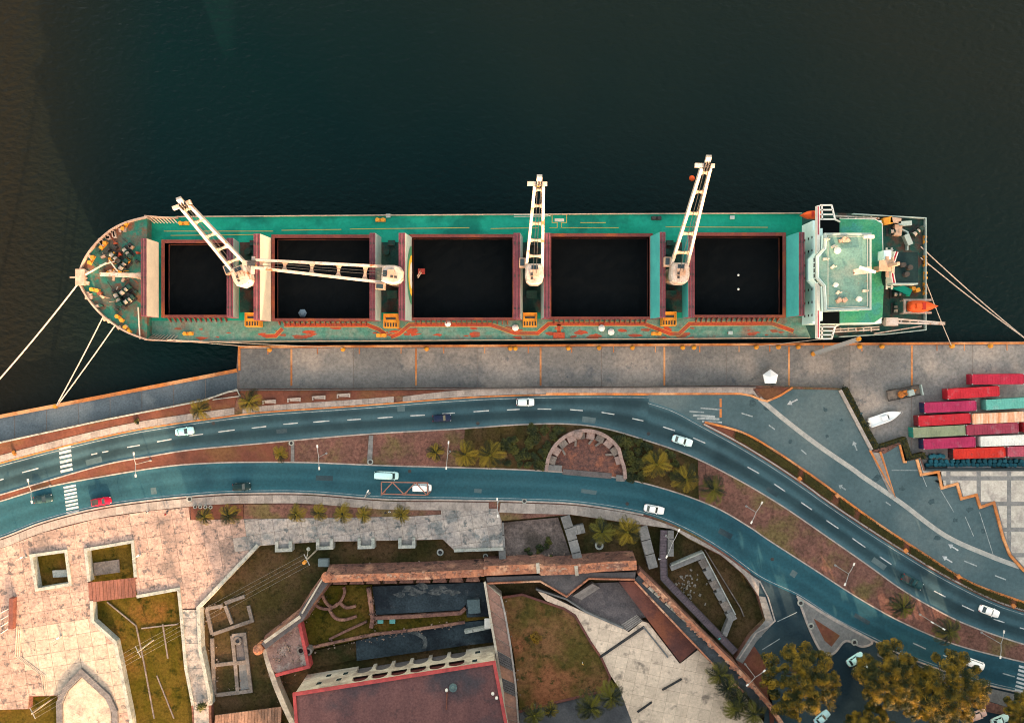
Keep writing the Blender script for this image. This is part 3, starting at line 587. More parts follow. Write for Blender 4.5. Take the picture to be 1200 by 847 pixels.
# kerb band between carriageway and plaza
lowc = [p for p in B_loc if -30 < p.x < 585]
seg_path('pavement', ins(lowc, 3), ins(lowc, 12.5), 62, -.049, .155, m_walk, 'slab pavement between lower carriageway and plaza')
raised('verge', PX([(224, 592), (285, 590.5), (285, 607.5), (224, 608.5)]), .125, m_soil, 'red soil bed with two palms beside the plaza', 'flower bed')
raised('verge', PX([(286, 590.5), (400, 592), (516, 598), (516, 602), (480, 604.5), (286, 607.5)]), .125, m_medsoil, 'long brown soil bed with a row of palms', 'flower bed')
lo2 = [p for p in B_loc if 585 <= p.x <= 890]
seg_path('pavement', ins(lo2, 3), [(585, 600), (620, 601.5), (669, 602.5), (749, 614), (790, 619.5), (806, 630), (845, 650), (872, 673), (889, 698)], 40, -.049, .155, m_walk, 'slab pavement curving round the fort moat')
kerb([(890, 680), (900, 700), (908, 727), (900, 734), (886, 741), (866, 771)], 0, .3, -.04, .18, m_kerb, roadB)
seg_path('pavement', [(889, 698), (897, 727), (880, 744), (862, 772)], [(897, 699), (907, 729), (887, 750), (870, 777)], 12, -.049, .157, m_walkg, 'short grey pavement ending at the fort gate')
# traffic island
ISL = cr([(935, 699), (941, 717), (950, 740), (961, 761), (970, 766), (978, 764), (988, 752), (996, 751), (1010, 757), (1022, 751), (1000, 738), (965, 718), (935, 699)], 4)
isl = raised('traffic_island', PX(ISL), .14, m_walkg, 'triangular traffic island with a bare red soil patch', 'traffic island')
b = MB(); b.ribbon(PX(ISL[:-1]), .5, -.04, .2, closed=True); b.build('kerb', m_kerb, isl)
b = MB(); b.prism(PX([(953, 724), (984, 744), (974, 757), (966, 750)]), .1, .19); b.build('soil_patch', m_soil, isl)
ring_m = m_rim
b = MB(); 
def ring(b, c, r0, r1, z0, z1, n=18):
    P0 = [Vector((c[0] + r1 * math.cos(2 * math.pi * i / n), c[1] + r1 * math.sin(2 * math.pi * i / n), 0)) for i in range(n)]
    P1 = [Vector((c[0] + r0 * math.cos(2 * math.pi * i / n), c[1] + r0 * math.sin(2 * math.pi * i / n), 0)) for i in range(n)]
    b.prism(P0, z0, z1, holes=[P1])
def ring_thing(px, py, z, label, r=.75, h=.35, group=None):
    r_ = thing('tree_ring', label, 'planter', W(px, py, z), group); b = MB(); ring(b, W(px, py, z), r * .6, r, z - .02, z + h); b.build('ring_wall', m_rim, r_)
    b = MB(); b.cyl(W(px, py, z), r * .58, z - .02, z + h * .45); b.build('soil', m_steel_d, r_)
for px, py in ((938, 706), (950, 733), (1001, 752)): ring_thing(px, py, .14, 'round concrete planter ring on the triangular traffic island', group='planter rings on the island')
for px, py in ((229, 593.6), (235, 593.6), (241, 593.8), (247, 594)): ring_thing(px, py, .12, 'small pale planter ring in the red soil bed', .45, .25, 'planter rings in the red bed')
ring_thing(222, 584.5, .15, 'pale square manhole ring on the sunlit pavement', .7, .1)
ring_thing(341.5, 519, .13, 'round planter ring on the narrow slab path', .6, .2); ring_thing(434, 541, .13, 'round planter ring on the pale slab path', .7, .2)
ring_thing(516, 646.5, -2, 'pale well ring on the dark moat grass', .8, .5); ring_thing(569, 651, -2, 'well ring near the end of the plaza wall', .6, .4); ring_thing(702, 638.5, -2, 'pale well ring below two moat palms', 1.0, .6)
ring_thing(614.5, 587, .15, 'teal drain ring on the pavement by the fort', .6, .06)
raised('verge', PX([(1030, 757), (1071, 777), (1150, 804), (1300, 838), (1300, 858), (1200, 834), (1140, 815), (1071, 790), (1028, 768)]), .13, m_walkg, 'grey pavement strip between lower carriageway and car park', 'pavement')
raised('verge', PX([(1112, 808), (1150, 819), (1200, 834), (1200, 842), (1150, 832), (1110, 818)]), .16, m_medsoil, 'brown planting bed at the edge of the car park', 'flower bed')
raised('verge', PX([(863, 774), (884, 757), (896, 775), (899, 792), (905, 900), (911, 900), (906, 830), (872, 792)]), .1, m_soil, 'dark red soil strip between fort wall and car park', 'ground')

# ================================================================ PITS AND FORT
def wall(name, pts, w, z0, z1, m, label, cat='wall', batter=0, z=None, parent=None, closed=False, group=None):
    b = MB(); b.ribbon(PX(pts, z1 if z is None else z) if not isinstance(z1, (list, tuple)) else PX(pts), w, z0, z1, batter, closed)
    o = b.build(name, m, parent)
    if parent is None: tag(o, label, cat, group)
    return o
wall('pit_rim', PIT1, .7, -2.6, .5, m_rim, 'pale raised rim around the small square pit', closed=True)
wall('pit_rim', [(104, 681), (100, 644), (155, 634.5), (158.5, 676)], .7, -2.6, .5, m_rim, 'pale raised rim around the pit above the wooden deck')
wall('pit_rim', [(160, 699), (209, 690), (212, 719), (217.5, 782), (226, 826)], .7, -2.6, .45, m_rim, 'pale retaining wall on the path side of the green lawn')
wall('pit_rim', [(107, 704), (108, 728), (134.5, 752), (142, 788), (153, 843), (156, 880)], .8, -2.6, .4, m_rim, 'pale angled retaining wall on the plaza side of the lawn')
wall('pit_rim', [(302, 638.5), (232, 712), (234, 760), (245, 813), (246, 826)], .8, -2.6, .5, m_rim, 'long pale retaining wall beside the causeway')
# causeway paving
seg_path('causeway', [(212, 714), (217, 782), (227, 826), (229, 870)], [(231, 714), (233.5, 760), (244, 813), (246, 870)], 16, -.049, .12, m_plaza_g, 'stone causeway between two sunken lawns', gap=.07)
# alcoves along the plaza edge
for i, (x, y) in enumerate(((333, 637.5), (381, 635), (429.5, 634), (477, 633.5))):
    r_ = thing('bench_alcove', 'pale U shaped wall alcove on the edge of the plaza', 'alcove', W(x, y), 'wall alcoves on the plaza edge')
    b = MB(); b.ribbon(PX([(x - 8, y - 4), (x - 8, y + 6.5), (x + 8, y + 6), (x + 8, y - 4.5)]), .75, -2.3, .7); b.build('alcove_wall', m_rim, r_)
    b = MB(); b.prism(PX([(x - 7, y - 2), (x + 7, y - 2.5), (x + 7, y + 5.5), (x - 7, y + 6)]), -2.2, .1); b.build('alcove_floor', m_walkg, r_)
wall('plaza_edge_wall', [(532, 645), (590, 643)], .7, -2.1, .5, m_rim, 'pale wall at the plaza end above the well ring')
# wooden deck bridging the sunken garden
deck = thing('wooden_deck', 'reddish plank deck bridging the sunken garden', 'deck', W(132, 690, .3))
for i in range(13):
    t0, t1 = i / 13, (i + 1) / 13; P = lambda t, a, c: (a[0] + (c[0] - a[0]) * t, a[1] + (c[1] - a[1]) * t)
    b = MB(); b.prism(PX([P(t0, (104, 682), (159.5, 676)), P(t1 - .008, (104, 682), (159.5, 676)), P(t1 - .008, (106, 705), (160.5, 698.5)), P(t0, (106, 705), (160.5, 698.5))]), .2, .34 + random.uniform(-.01, .01), bottom=True); b.build('plank', m_wood, deck)
for y in (683, 699): 
    b = MB(); b.bar(W(104, y, .1), W(161, y - 6, .1), .2, .25); b.build('beam', m_wood, deck)
def low_wall(pts, w=.7, z0=-2.45, h=.45, m=m_ruin, parent=None, name='foundation_wall'):
    b = MB(); b.ribbon(PX(pts, -2), w, z0, z0 + h + random.uniform(0, .12)); return b.build(name, m, parent)
# ruins foundations
r_ = thing('ruin_foundation', 'rectangular grey stone foundations in the grass beside the causeway', 'ruin', W(268, 745, -2))
for p in ([(242.5, 712.5), (261.5, 709)], [(264, 706), (287, 698)], [(242.5, 712.5), (249, 742.5)], [(249, 742.5), (296, 726.5), (291.5, 709)], [(264.5, 709), (272.5, 730)], [(249, 747), (252, 813)], [(252, 778.5), (291.5, 774)], [(272.5, 744), (287, 742.5), (294.6, 808.5), (253.5, 813.5)], [(272.5, 744), (276, 775)], [(276, 775), (279, 810)], [(279, 776), (291, 775)]):
    low_wall(p, .8, -2.05, .5, m_ruin, r_)
b = MB(); b.prism(PX([(277, 746), (286, 745), (289, 772), (278, 773)], -2), -2.1, -1.75); b.build('stone_floor', m_fortw, r_)
b = MB(); b.prism(PX([(280, 778), (291, 777), (294, 806), (282, 808)], -2), -2.1, -1.8); b.build('stone_floor', m_walkg, r_)
b = MB(); ring(b, W(278.5, 750.5, -1.6), .5, 1.0, -1.9, -1.4); b.build('well_ring', m_ruin, r_)
r_ = thing('ruin_foundation', 'faint stone footings across the sunlit sunken lawn', 'ruin', W(185, 770, -2.4))
for p in ([(127, 704), (161, 732), (170, 775), (182, 840)], [(167, 735), (210, 730)], [(192, 730), (198, 770)], [(185, 790), (205, 840)]): low_wall(p, .3, -1.6, .25, m_ruin, r_)
b = MB(); b.prism(PX([(110, 659), (140, 655), (141, 670), (111, 674)], -1.5), -1.6, -1.2); b.build('stone_floor', m_ruin, r_)
b = MB(); b.prism(PX([(62, 668), (83, 667), (83, 675), (63, 676)], -1.2), -1.6, -.9); tag(b.build('stone_block', m_rim), 'pale stone block at the bottom of the square pit', 'block')
# bastion monument with low dark wall
r_ = thing('bastion_monument', 'pointed low grey stone wall like a small bastion on the plaza', 'monument', W(104, 820, .1))
b = MB(); b.ribbon(PX([(72, 870), (71, 822), (78, 806), (97, 786), (128, 815), (136, 832), (137, 870)]), 1.3, .1, .8); b.build('bastion_wall', mat('bastion_stone', (.13, .125, .125), (.09, .088, .09), .6, fine=.35, bump=.4), r_)
b = MB(); b.prism(PX([(75, 870), (75, 823), (81, 809), (97, 793), (124, 818), (131, 833), (132, 870)]), .1, .28); b.build('bastion_floor', m_plaza_p, r_)
b = MB()
for k in (0, 2.2, 4.4): b.ribbon(PX([(25 - k, 733), (23 - k, 768), (54 - k, 791), (56 - k, 814)]), .25, .1, .2 + (k * .02))
tag(b.build('plaza_step', m_plaza_p), 'pale stepped edge running across the stained plaza', 'step')
for i, (x, y) in enumerate(((99, 822), (48, 782))):
    pass
r_ = thing('banner_frame', 'red board with pale slanting struts on the plaza', 'frame', W(14, 716, .1))
b = MB(); b.ribbon(PX([(17, 699), (16, 735)], .3), 1.0, .1, 1.6); b.build('board', m_ramp, r_)
for i in range(4):
    b = MB(); b.bar(W(1, 718 + i * 8, .15), W(14, 711 + i * 7.5, 1.3), .12, .12); b.build('strut', m_white, r_)

# ---- fort
m_slope = m_fortd
def fort_wall(pts, w, z0, z1, label, parent=None, batter=.8, capm=m_fort, name='fort_rampart', wallm=m_fortd):
    r_ = thing(name, label, 'rampart', W(*pts[0], z0))
    P = PX(pts, z1)
    b = MB(); b.ribbon(P, w, z0, z1 - .25, batter); b.build('wall_body', wallm, r_)
    b = MB(); b.ribbon(P, w + .15, z1 - .25, z1); b.build('coping', capm, r_)
    return r_
f1 = fort_wall([(381, 678), (430, 676.5), (500, 674.5), (567, 671)], 1.5, -2.1, 3.2, 'long red brick north rampart of the fort', batter=1.4)
for i in range(9):    # buttresses on the courtyard side
    x = 398 + i * 19.5; y = 683.5 - (x - 398) * .02
    b = MB(); b.prism(PX([(x - 6, y - 5.5), (x + 6, y - 5.5), (x + 8.5, y + 1.5), (x - 8.5, y + 1.5)], 1.5), -2, 1.2); b.build('buttress', m_fortd, f1)
b = MB(); b.lathe(W(383, 676, 3.2), [(1.2, -.6), (1.3, 0), (1.1, .4), (.5, .8), (.1, .9)], 14); b.build('turret', m_fort, f1)
f2 = fort_wall([(381, 681), (365, 703), (352, 724), (330, 741), (309, 757)], 1.5, -2.1, 2.4, 'diagonal brick curtain wall running down to the sentry box', batter=.8, capm=m_fortw)
b = MB(); b.bar(W(352, 722, 2.5), W(310, 752, 2.3), .7, .5); b.bar(W(378, 678, 2.5), W(354, 718, 2.5), .35, .5); b.build('parapet', m_lime, f2)
b = MB(); b.lathe(W(306, 757, 0), [(1.0, -2), (1.1, 1.8), (1.25, 2.2), (1.1, 2.8), (.3, 3.5)], 14); b.build('sentry_box', m_fort, f2)
r_ = thing('bastion_floor', 'pinkish rubble floor of the west bastion', 'ruin', W(335, 760, -1))
b = MB(); b.prism(PX([(311, 760), (330, 744), (350, 729), (356, 752), (361, 782), (326, 790), (319, 785)], 1), -2.05, .9); b.build('rubble_floor', mat('rubble_pink', (.2, .13, .11), (.13, .085, .075), .4, (.25, .21, .18), .25, fine=.4, bump=.4), r_)
b = MB(); b.ribbon(PX([(350, 727), (355, 750), (361.5, 781), (342, 786), (323, 791)], 1.4), .7, -2, 1.5); b.build('red_wall', m_rooftrim, r_)
wall('ruin_wall', [(310, 760), (314, 776), (319, 792), (324, 806), (332, 825), (338, 838), (344, 850)], 1.2, -2.1, .8, m_lime, 'crumbling pale wall running south from the west bastion')
for (x, y) in ((352.5, 762), (361, 763)):
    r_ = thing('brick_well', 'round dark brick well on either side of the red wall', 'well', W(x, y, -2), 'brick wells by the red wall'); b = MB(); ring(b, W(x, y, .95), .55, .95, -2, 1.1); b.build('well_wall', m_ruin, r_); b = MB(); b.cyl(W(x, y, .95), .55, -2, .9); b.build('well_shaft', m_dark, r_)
# courtyard floors
def floor(pts, z1, m, label, name='courtyard_floor', z0=-2.05, zp=None):
    b = MB(); b.prism(PX(pts, z1), z0, z1); return tag(b.build(name, m), label, 'floor', kind='structure')
floor([(352, 726), (381, 686), (436, 685), (440, 722), (540, 716), (548, 712), (575, 724), (545, 728), (476, 738), (418, 750), (363, 762)], -1.3, m_grass, 'olive grass floor of the ruined courtyard')
floor([(364, 763), (418, 751), (418, 772), (366, 784)], -1.5, m_grassd, 'dark grass pit in front of the arcaded building')
cA = floor([(436, 687), (566, 682), (574, 722), (547, 723), (546, 708), (539, 714.5), (441, 720)], -.9, m_blackfl, 'dark tarred courtyard floor with white lime stains')
floor([(417, 750.5), (477, 738.5), (545, 729), (577, 726), (579, 752), (545, 756), (418, 774)], -1.1, m_blackfl, 'dark stained yard floor below the arcaded building')
b = MB(); rs = random.Random(5)
for k in range(14):
    x = 485 + rs.gauss(22, 24); y = 690 + rs.gauss(0, 3.2) + (1 if k % 3 else 4)
    if not (456 < x < 548): continue
    n = 9; rr = rs.uniform(.4, 1.6); c = W(x, y, -.9)
    b.prism([Vector((c.x + rr * rs.uniform(.7, 1.7) * math.cos(2 * math.pi * i / n), c.y + rr * rs.uniform(.3, .7) * math.sin(2 * math.pi * i / n), 0)) for i in range(n)], None, -.896 + k * .0015)
b.build('lime_stain', m_stain, cA)
b = MB(); q = [W(x, y, -1.1) for x, y in ((476, 739), (489, 742), (497, 747), (499, 753), (497, 760))]; L_, R_ = offs(q, .45)
for i in range(4): b.face([(*L_[i].xy, -1.09), (*L_[i + 1].xy, -1.09), (*R_[i + 1].xy, -1.09), (*R_[i].xy, -1.09)])
b.build('lime_stain', m_stain, cA)
r_ = thing('courtyard_walls', 'low reddish wall stubs dividing the dark courtyards', 'ruin', W(440, 720, -1.3))
for p, w_, h in (([(433, 686), (438, 722), (436, 733)], .9, 1.2), ([(438, 722), (480, 720), (540, 716), (546, 710)], .8, 1.0), ([(387, 747), (405, 738), (431, 726)], .5, .7), ([(364, 757), (400, 749), (440, 741), (477, 737), (520, 731), (545, 727)], .6, .7)): low_wall(p, w_, -1.4, h, m_fortd, r_, 'wall_stub')
for p in (cr([(378, 693), (384, 705), (392, 709), (400, 703), (405, 693), (404, 686)], 4), cr([(400, 705), (407, 710), (418, 708)], 4), cr([(387, 712), (394, 722), (405, 724), (419, 720)], 4), cr([(366, 702), (376, 710), (388, 711), (397, 705)], 4)): low_wall(p, .6, -1.4, .75, m_fortd, r_, 'curved_wall')
for x in (446, 460):
    b = MB(); b.box(W(x, 727, -.9), (1.3, 1.1, .9)); tag(b.build('water_tank', mat('teal_tank', (.08, .22, .2), fine=.15, rough=.5)), 'small pale teal tank on the courtyard grass', 'tank', 'teal tanks in the courtyard')
b = MB(); b.box(W(572, 730, 0), (1.5, 2.0, 1.8)); b.box(W(572, 730, 1), (1.7, 2.2, .14)); tag(b.build('equipment_cabinet', m_white), 'white cabinet beside the rampart stairs', 'cabinet')
b = MB(); b.prism(PX([(544, 739), (577, 733), (577.5, 736), (545, 742.5)], .6), -1.1, .6); tag(b.build('ledge_wall', m_rim), 'pale ledge wall over the dark recess near the cabinet', 'wall')
b = MB(); b.prism(PX([(547, 703), (562, 702), (563, 718), (549, 719)], .3), -1, .3); tag(b.build('flat_roof', mat('teal_grey', (.07, .1, .105), fine=.3)), 'small grey flat roofed hut in the dark courtyard', 'hut')
# arcaded building: two storeys, six arches each, red trimmed roof
ZT = 10.0
fb = thing('arcade_building', 'large two storey arcaded building with purple brown flat roof and red trim', 'building', W(360, 791, -2))
TL, TR, BR_, BL_ = W(345, 813, ZT), W(579, 776, ZT), W(604, 905, ZT), W(352, 905, ZT)
FX = (TR - TL).normalized(); FN = Vector((-FX.y, FX.x, 0)); FLen = (TR - TL).length
def fp(u, z, d=0): p = TL + FX * u + FN * d; return Vector((p.x, p.y, z))
b = MB(); b.prism([TL - FN * .6, TR - FN * .6, BR_, BL_], -2.1, ZT - .35); b.build('wall', m_lime, fb)
def arch_wall(b, u0, u1, z0, z1, uc, hw, zs, zt, d):
    """facade panel with one arched opening: zs spring, zt crown"""
    n = 10; arc = [fp(uc + hw * math.cos(math.pi * i / n), zs + (zt - zs) * math.sin(math.pi * i / n), d) for i in range(n + 1)]
    left = [fp(u1, z0, d), fp(u1, z1, d), fp(u0, z1, d), fp(u0, z0, d), fp(uc - hw, z0, d)]
    poly = left + arc[::-1] + [fp(uc + hw, z0, d)]
    # split to left pier, right pier, spandrels
    b.face([fp(u0, z0, d), fp(uc - hw, z0, d), fp(uc - hw, zs, d), fp(u0, zs, d)]); b.face([fp(uc + hw, z0, d), fp(u1, z0, d), fp(u1, zs, d), fp(uc + hw, zs, d)])
    b.face([fp(u0, zs, d), fp(uc - hw, zs, d)] + arc[::-1][1:n // 2 + 1] + [fp(uc, z1, d), fp(u0, z1, d)])
    b.face([fp(uc, z1, d)] + arc[::-1][n // 2:] + [fp(u1, zs, d), fp(u1, z1, d)])
    for i in range(n): b.face([arc[i], arc[i + 1], arc[i + 1] - FN * .9, arc[i] - FN * .9])
    for u in (uc - hw, uc + hw): b.face([fp(u, z0, d), fp(u, zs, d), fp(u, zs, d - .9), fp(u, z0, d - .9)])
ua, ub = FLen * .265, FLen * .855; aw = (ub - ua) / 6
for row, (z0, zs, zt, z1, dep) in enumerate(((-2.1, .8, 3.0, 4.2, .0), (4.2, 6.4, 8.2, ZT - .35, 0))):
    for i in range(6):
        b = MB(); u0 = ua + i * aw; arch_wall(b, u0, u0 + aw, z0 + (0 if row == 0 else .9), z1, u0 + aw / 2, aw * .41, zs, zt, .0)
        if row: b.face([fp(u0, z0, 0), fp(u0 + aw, z0, 0), fp(u0 + aw, z0 + .9, 0), fp(u0, z0 + .9, 0)])
        b.build('arch_bay', m_lime, fb, recalc=False)
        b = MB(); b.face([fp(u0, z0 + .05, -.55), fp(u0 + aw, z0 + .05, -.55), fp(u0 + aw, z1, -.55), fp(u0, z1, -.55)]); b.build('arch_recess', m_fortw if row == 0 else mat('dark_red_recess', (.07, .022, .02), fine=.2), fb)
for (u0, u1) in ((0, ua), (ub, FLen)):
    b = MB(); b.face([fp(u0, -2.1, 0), fp(u1, -2.1, 0), fp(u1, ZT - .35, 0), fp(u0, ZT - .35, 0)])
    b.face([fp(u0, -2.1, 0), fp(u0, ZT - .35, 0), fp(u0, ZT - .35, -.6), fp(u0, -2.1, -.6)]); b.build('facade_wall', m_lime, fb, recalc=False)
for u, z in ((.1, 5.4), (.13, 1.2), (.2, 5), (.9, 6.8), (.91, 1.4), (.22, 1.6)):
    b = MB(); uu = u * FLen; b.loft([[fp(uu - .55, z - .7, .02), fp(uu + .55, z - .7, .02), fp(uu + .55, z + .7, .02), fp(uu - .55, z + .7, .02)], [fp(uu - .55, z - .7, .05), fp(uu + .55, z - .7, .05), fp(uu + .55, z + .7, .05), fp(uu - .55, z + .7, .05)]]); b.build('window', m_glass, fb)
b = MB(); b.prism([TL - FN * .25 + FX * .3, TR - FN * .25 - FX * .3, BR_, BL_], ZT - .33, ZT - .1); rf = b.build('roof', m_roofp, fb)
b = MB(); b.ribbon([BL_, TL, TR, BR_], .7, ZT - .34, ZT + .25); b.build('roof_trim', m_rooftrim, fb)
b = MB(); b.cyl(W(531, 805, ZT), .9, ZT - .1, ZT + .5, 14); b.cyl(W(531, 805, ZT), .5, ZT + .5, ZT + 1.1, 12, .2); b.build('roof_vent', mat('vent_metal', (.08, .12, .12), fine=.2, rough=.5), rf)
b = MB(); b.bar(W(524, 808, ZT), W(523, 831, ZT), .25, .2); b.build('roof_pipe', m_ramp, rf)
for (x, y) in ((523.5, 808), (577.5, 812), (582, 817)):
    b = MB(); b.lathe(W(x, y, ZT), [(.35, -.1), (.35, .4), (.1, .6)], 10); b.build('roof_light', m_white, rf)
# east rampart between arcade building and lawn
er = thing('east_rampart', 'reddish paved rampart walk between arcade building and patchy lawn', 'rampart', W(582, 760, -2))
EL = [(568, 682), (574, 720), (581, 760), (589, 810), (597, 905)]; ER = [(587, 699), (592, 720), (598, 755), (604, 800), (612, 905)]
b = MB(); b.prism(PX(EL, 3) + PX(ER, 3)[::-1], -2.1, 2.9); b.build('wall_body', m_lime, er)
PE, QE = resample(PX(EL, 3), 15), resample(PX(ER, 3), 15)
for i in range(14):
    d = .03; a = [PE[i].lerp(PE[i + 1], d), PE[i].lerp(PE[i + 1], 1 - d), QE[i].lerp(QE[i + 1], 1 - d), QE[i].lerp(QE[i + 1], d)]
    if i in (5, 7):
        for s_ in range(5):
            t0, t1 = s_ / 5, (s_ + .85) / 5; b = MB(); b.prism([a[0].lerp(a[1], t0), a[0].lerp(a[1], t1), a[3].lerp(a[2], t1), a[3].lerp(a[2], t0)], 2.8, 3.0 + .06 * s_); b.build('stair_step', m_fortw, er)
    else:
        b = MB(); b.prism(a, 2.8, 3.05 + random.uniform(-.02, .02)); b.build('paving', mat('rampart_paving', (.25, .14, .105), (.17, .105, .085), .3, (.33, .17, .11), .15, fine=.3, rnd=.15), er)
b = MB(); b.ribbon(PX(EL, 3.5), .5, 2.8, 3.5); b.build('parapet', m_lime, er)
b = MB(); b.ribbon(PX(ER, 3.3), .4, 2.8, 3.3); b.build('parapet', m_kerb, er)
# lawn
floor([(588, 700), (612, 697), (640, 707), (660, 714), (673, 722), (691, 752), (704, 771), (714, 793), (709, 809), (609, 832), (603, 770)], -.4, m_lawn, 'patchy brown and green lawn inside the fort', 'fort_lawn')
wall('lawn_kerb', [(589, 700), (612, 696.5), (640, 706), (661, 713), (674, 721), (692, 752), (705, 771), (715, 793), (711, 809), (655, 822), (608, 834)], .5, -.6, -.05, m_ramp, 'reddish stone kerb around the fort lawn', 'kerb')
floor([(608, 835), (711, 810), (726, 807), (742, 848), (745, 905), (615, 905)], -.35, mat('grey_yard', (.09, .09, .092), (.06, .062, .066), .2, fine=.25), 'grey paved strip below the fort lawn', 'paved_yard')
# rampart NE: outer face, walk, gun platform
f3 = fort_wall([(567, 669), (600, 667.5), (633, 666), (636, 668.5), (677, 667), (700, 664.5), (746, 662)], 2.0, -2.1, 3.6, 'thick orange brick rampart facing the pebble pit', batter=1.2)
b = MB(); b.prism(PX([(570, 676), (633, 674), (678, 671), (745, 670), (744, 679), (690, 678), (664, 698.5), (634, 682), (571, 684)], 2.2), -2.1, 2.2); b.build('rampart_walk', m_fortw, f3)
b = MB(); b.ribbon(PX([(571, 683.5), (633, 681), (664, 699), (690, 678), (744, 679)], 2.8), .35, 2.0, 2.8); b.build('parapet', m_fort, f3)
for (x, y) in ((630, 661), (675, 664)):
    b = MB(); b.bar(W(x, y - 1.5, 3.7), W(x + 1, y + 10, 3.7), .8, .7); b.build('buttress', m_lime, f3)
b = MB(); b.prism(PX([(713, 661), (736, 660), (736, 664), (713, 665.5)], 3.9), 3.3, 3.75); b.build('embrasure', m_fortd, f3)
f4 = fort_wall([(749, 671), (779, 700), (820, 741), (858, 778), (880, 801), (903, 828), (918, 850)], .8, -2.1, 3.4, 'long diagonal orange parapet wall of the east rampart', batter=.5)
b = MB(); b.prism(PX([(744, 679), (751, 671), (779, 702), (858, 780), (880, 803), (900, 828), (892, 833), (872, 810), (844, 786), (818, 759), (770, 708)], 2.2), -2.1, 2.2); b.build('rampart_walk', mat('rampart_teal', (.075, .082, .084), (.05, .058, .062), .3, fine=.3), f4)
b = MB(); b.ribbon(PX([(744, 681), (770, 709), (818, 759.5), (843, 786), (872, 811)], 2.9), .4, 1.5, 2.9); b.build('parapet', m_fort, f4)
rs = random.Random(9)
for k in range(12):
    t = k / 11; x, y = 757 + 72 * t, 684 + 66 * t; b = MB(); b.box(W(x, y, 2.4), (1.5, .9, .5), R(-43)); b.build('merlon_block', m_lime if k % 3 else m_fort, f4)
rp = thing('access_ramp', 'sloping reddish brown ramp up to the fort rampart', 'ramp', W(770, 730, -1))
b = MB(); A_, B_, C_, D_ = W(725, 681, 2.0), W(744, 681, 2.0), W(817, 759, -.3), W(797, 776, -.3)
b.loft([[Vector((p.x, p.y, -2)) for p in (A_, B_, C_, D_)], [A_, B_, C_, D_]]); b.build('ramp_slope', m_ramp, rp)
# sunken grey court with bleacher steps
floor([(664, 699), (695, 683), (725, 682), (761, 722), (752, 724), (735, 741), (687, 718)], -1.5, mat('rough_paving', (.135, .115, .11), (.09, .08, .08), .6, fine=.4, fscale=2.6, bump=.4), 'sunken rough grey court between ramp and paved square', 'sunken_court')
def steps(label, a, b_, c, d, n, zlo, zhi, m):
    r_ = thing('bleacher_steps', label, 'steps', W(*a, zlo))
    for i in range(n):
        t0, t1 = i / n, (i + .86) / n; L = lambda p, q, t: (p[0] + (q[0] - p[0]) * t, p[1] + (q[1] - p[1]) * t)
        k = MB(); k.prism(PX([L(a, d, t0), L(b_, c, t0), L(b_, c, t1), L(a, d, t1)], zhi), zlo - .1, zlo + (zhi - zlo) * (i + 1) / n); k.build('step', m, r_)
steps('short flight of stone steps below the gun platform', (682, 705), (704, 691), (694, 683), (671, 698), 6, -1.5, .6, m_walk)
steps('stone steps from the sunken court up to the paved square', (727, 734), (747, 721), (753, 727), (735, 740), 5, -1.5, -.4, m_walk)
wall('court_wall', [(628, 690), (664, 702), (687, 717), (731, 736)], .4, -1.6, -.1, m_walkg, 'grey wall edging the sunken court')
# paved square
SQ = [(628, 690.5), (687, 718.5), (731, 737), (737, 741), (753, 728), (760, 730), (797, 778), (818, 762), (846, 790), (875, 818), (905, 860), (905, 905), (745, 905), (741, 847), (726, 807), (716, 792), (705, 770), (692, 751), (674, 720), (661, 712.5), (640, 704)]
b = MB(); b.prism(PX(SQ), -2.05, -.36); sq = tag(b.build('paved_square', m_grout), 'pale beige paved square inside the fort', 'plaza', kind='structure')
m_sq = mat('square_stone', (.66, .51, .375), (.57, .44, .325), .4, (.28, .22, .17), .3, fine=.28, fscale=1.6, rough=.9, rnd=.09, lo3=.58, hi3=.68, bump=.15)
slabs('slab', SQ, [], -12, 2.7, 2.7, .04, -.4, -.3, m_sq, sq, origin=(760, 790))
b = MB(); b.bar(W(703, 769.5, -.2), W(755, 734, -.2), .55, .3); tag(b.build('drain_grate', m_steel_d), 'long dark drain channel crossing the paved square', 'drain')
for (a, c, l) in (((776, 808), (799, 795), 'dark bench slab on the paved square nearer the ramp'), ((747, 834), (764, 822), 'dark bench slab on the paved square nearer the lawn')):
    r_ = thing('dark_bench', l, 'bench', W(*a, -.3)); b = MB(); b.bar(W(*a, .15), W(*c, .15), .5, .1); b.build('seat', m_steel_d, r_)
    for t in (.15, .85): b = MB(); p = W(*a).lerp(W(*c), t); b.box((p.x, p.y, -.1), (.35, .35, .4)); b.build('leg', m_steel_d, r_)
b = MB(); b.ribbon(PX([(754, 734), (775, 760), (783, 770)], 0), .35, -.4, .0); tag(b.build('stone_edge', m_walkg), 'stone edging strip beside the ramp foot', 'kerb')
# pebble pit and moat walls
floor([(590, 612), (654, 606), (672, 660), (668, 668), (600, 668), (590, 655)], -1.7, m_pebble, 'rough pebble bed in the pit under the rampart', 'pebble_bed')
def stone_wall(pts, w, z1, label):
    r_ = thing('moat_wall', label, 'wall', W(*pts[0], -2)); n = max(3, int(plen(PX(pts)) / 2.6)); Q = resample(PX(pts, z1), n + 1)
    for i in range(n):
        b = MB(); b.ribbon([Q[i].lerp(Q[i + 1], .03), Q[i].lerp(Q[i + 1], .97)], w, -2.1, z1 + random.uniform(-.06, .06)); b.build('stone_block', m_walkg, r_)
stone_wall([(662, 604), (671, 632), (679, 662)], 2.2, .1, 'grey stone cross wall between pebble pit and moat palms')
stone_wall([(672, 622), (685, 619)], 2.0, .05, 'short grey stone spur from the cross wall')
stone_wall([(753, 616), (759, 640), (766, 666)], 2.2, .1, 'grey stone cross wall left of the dark boardwalk')
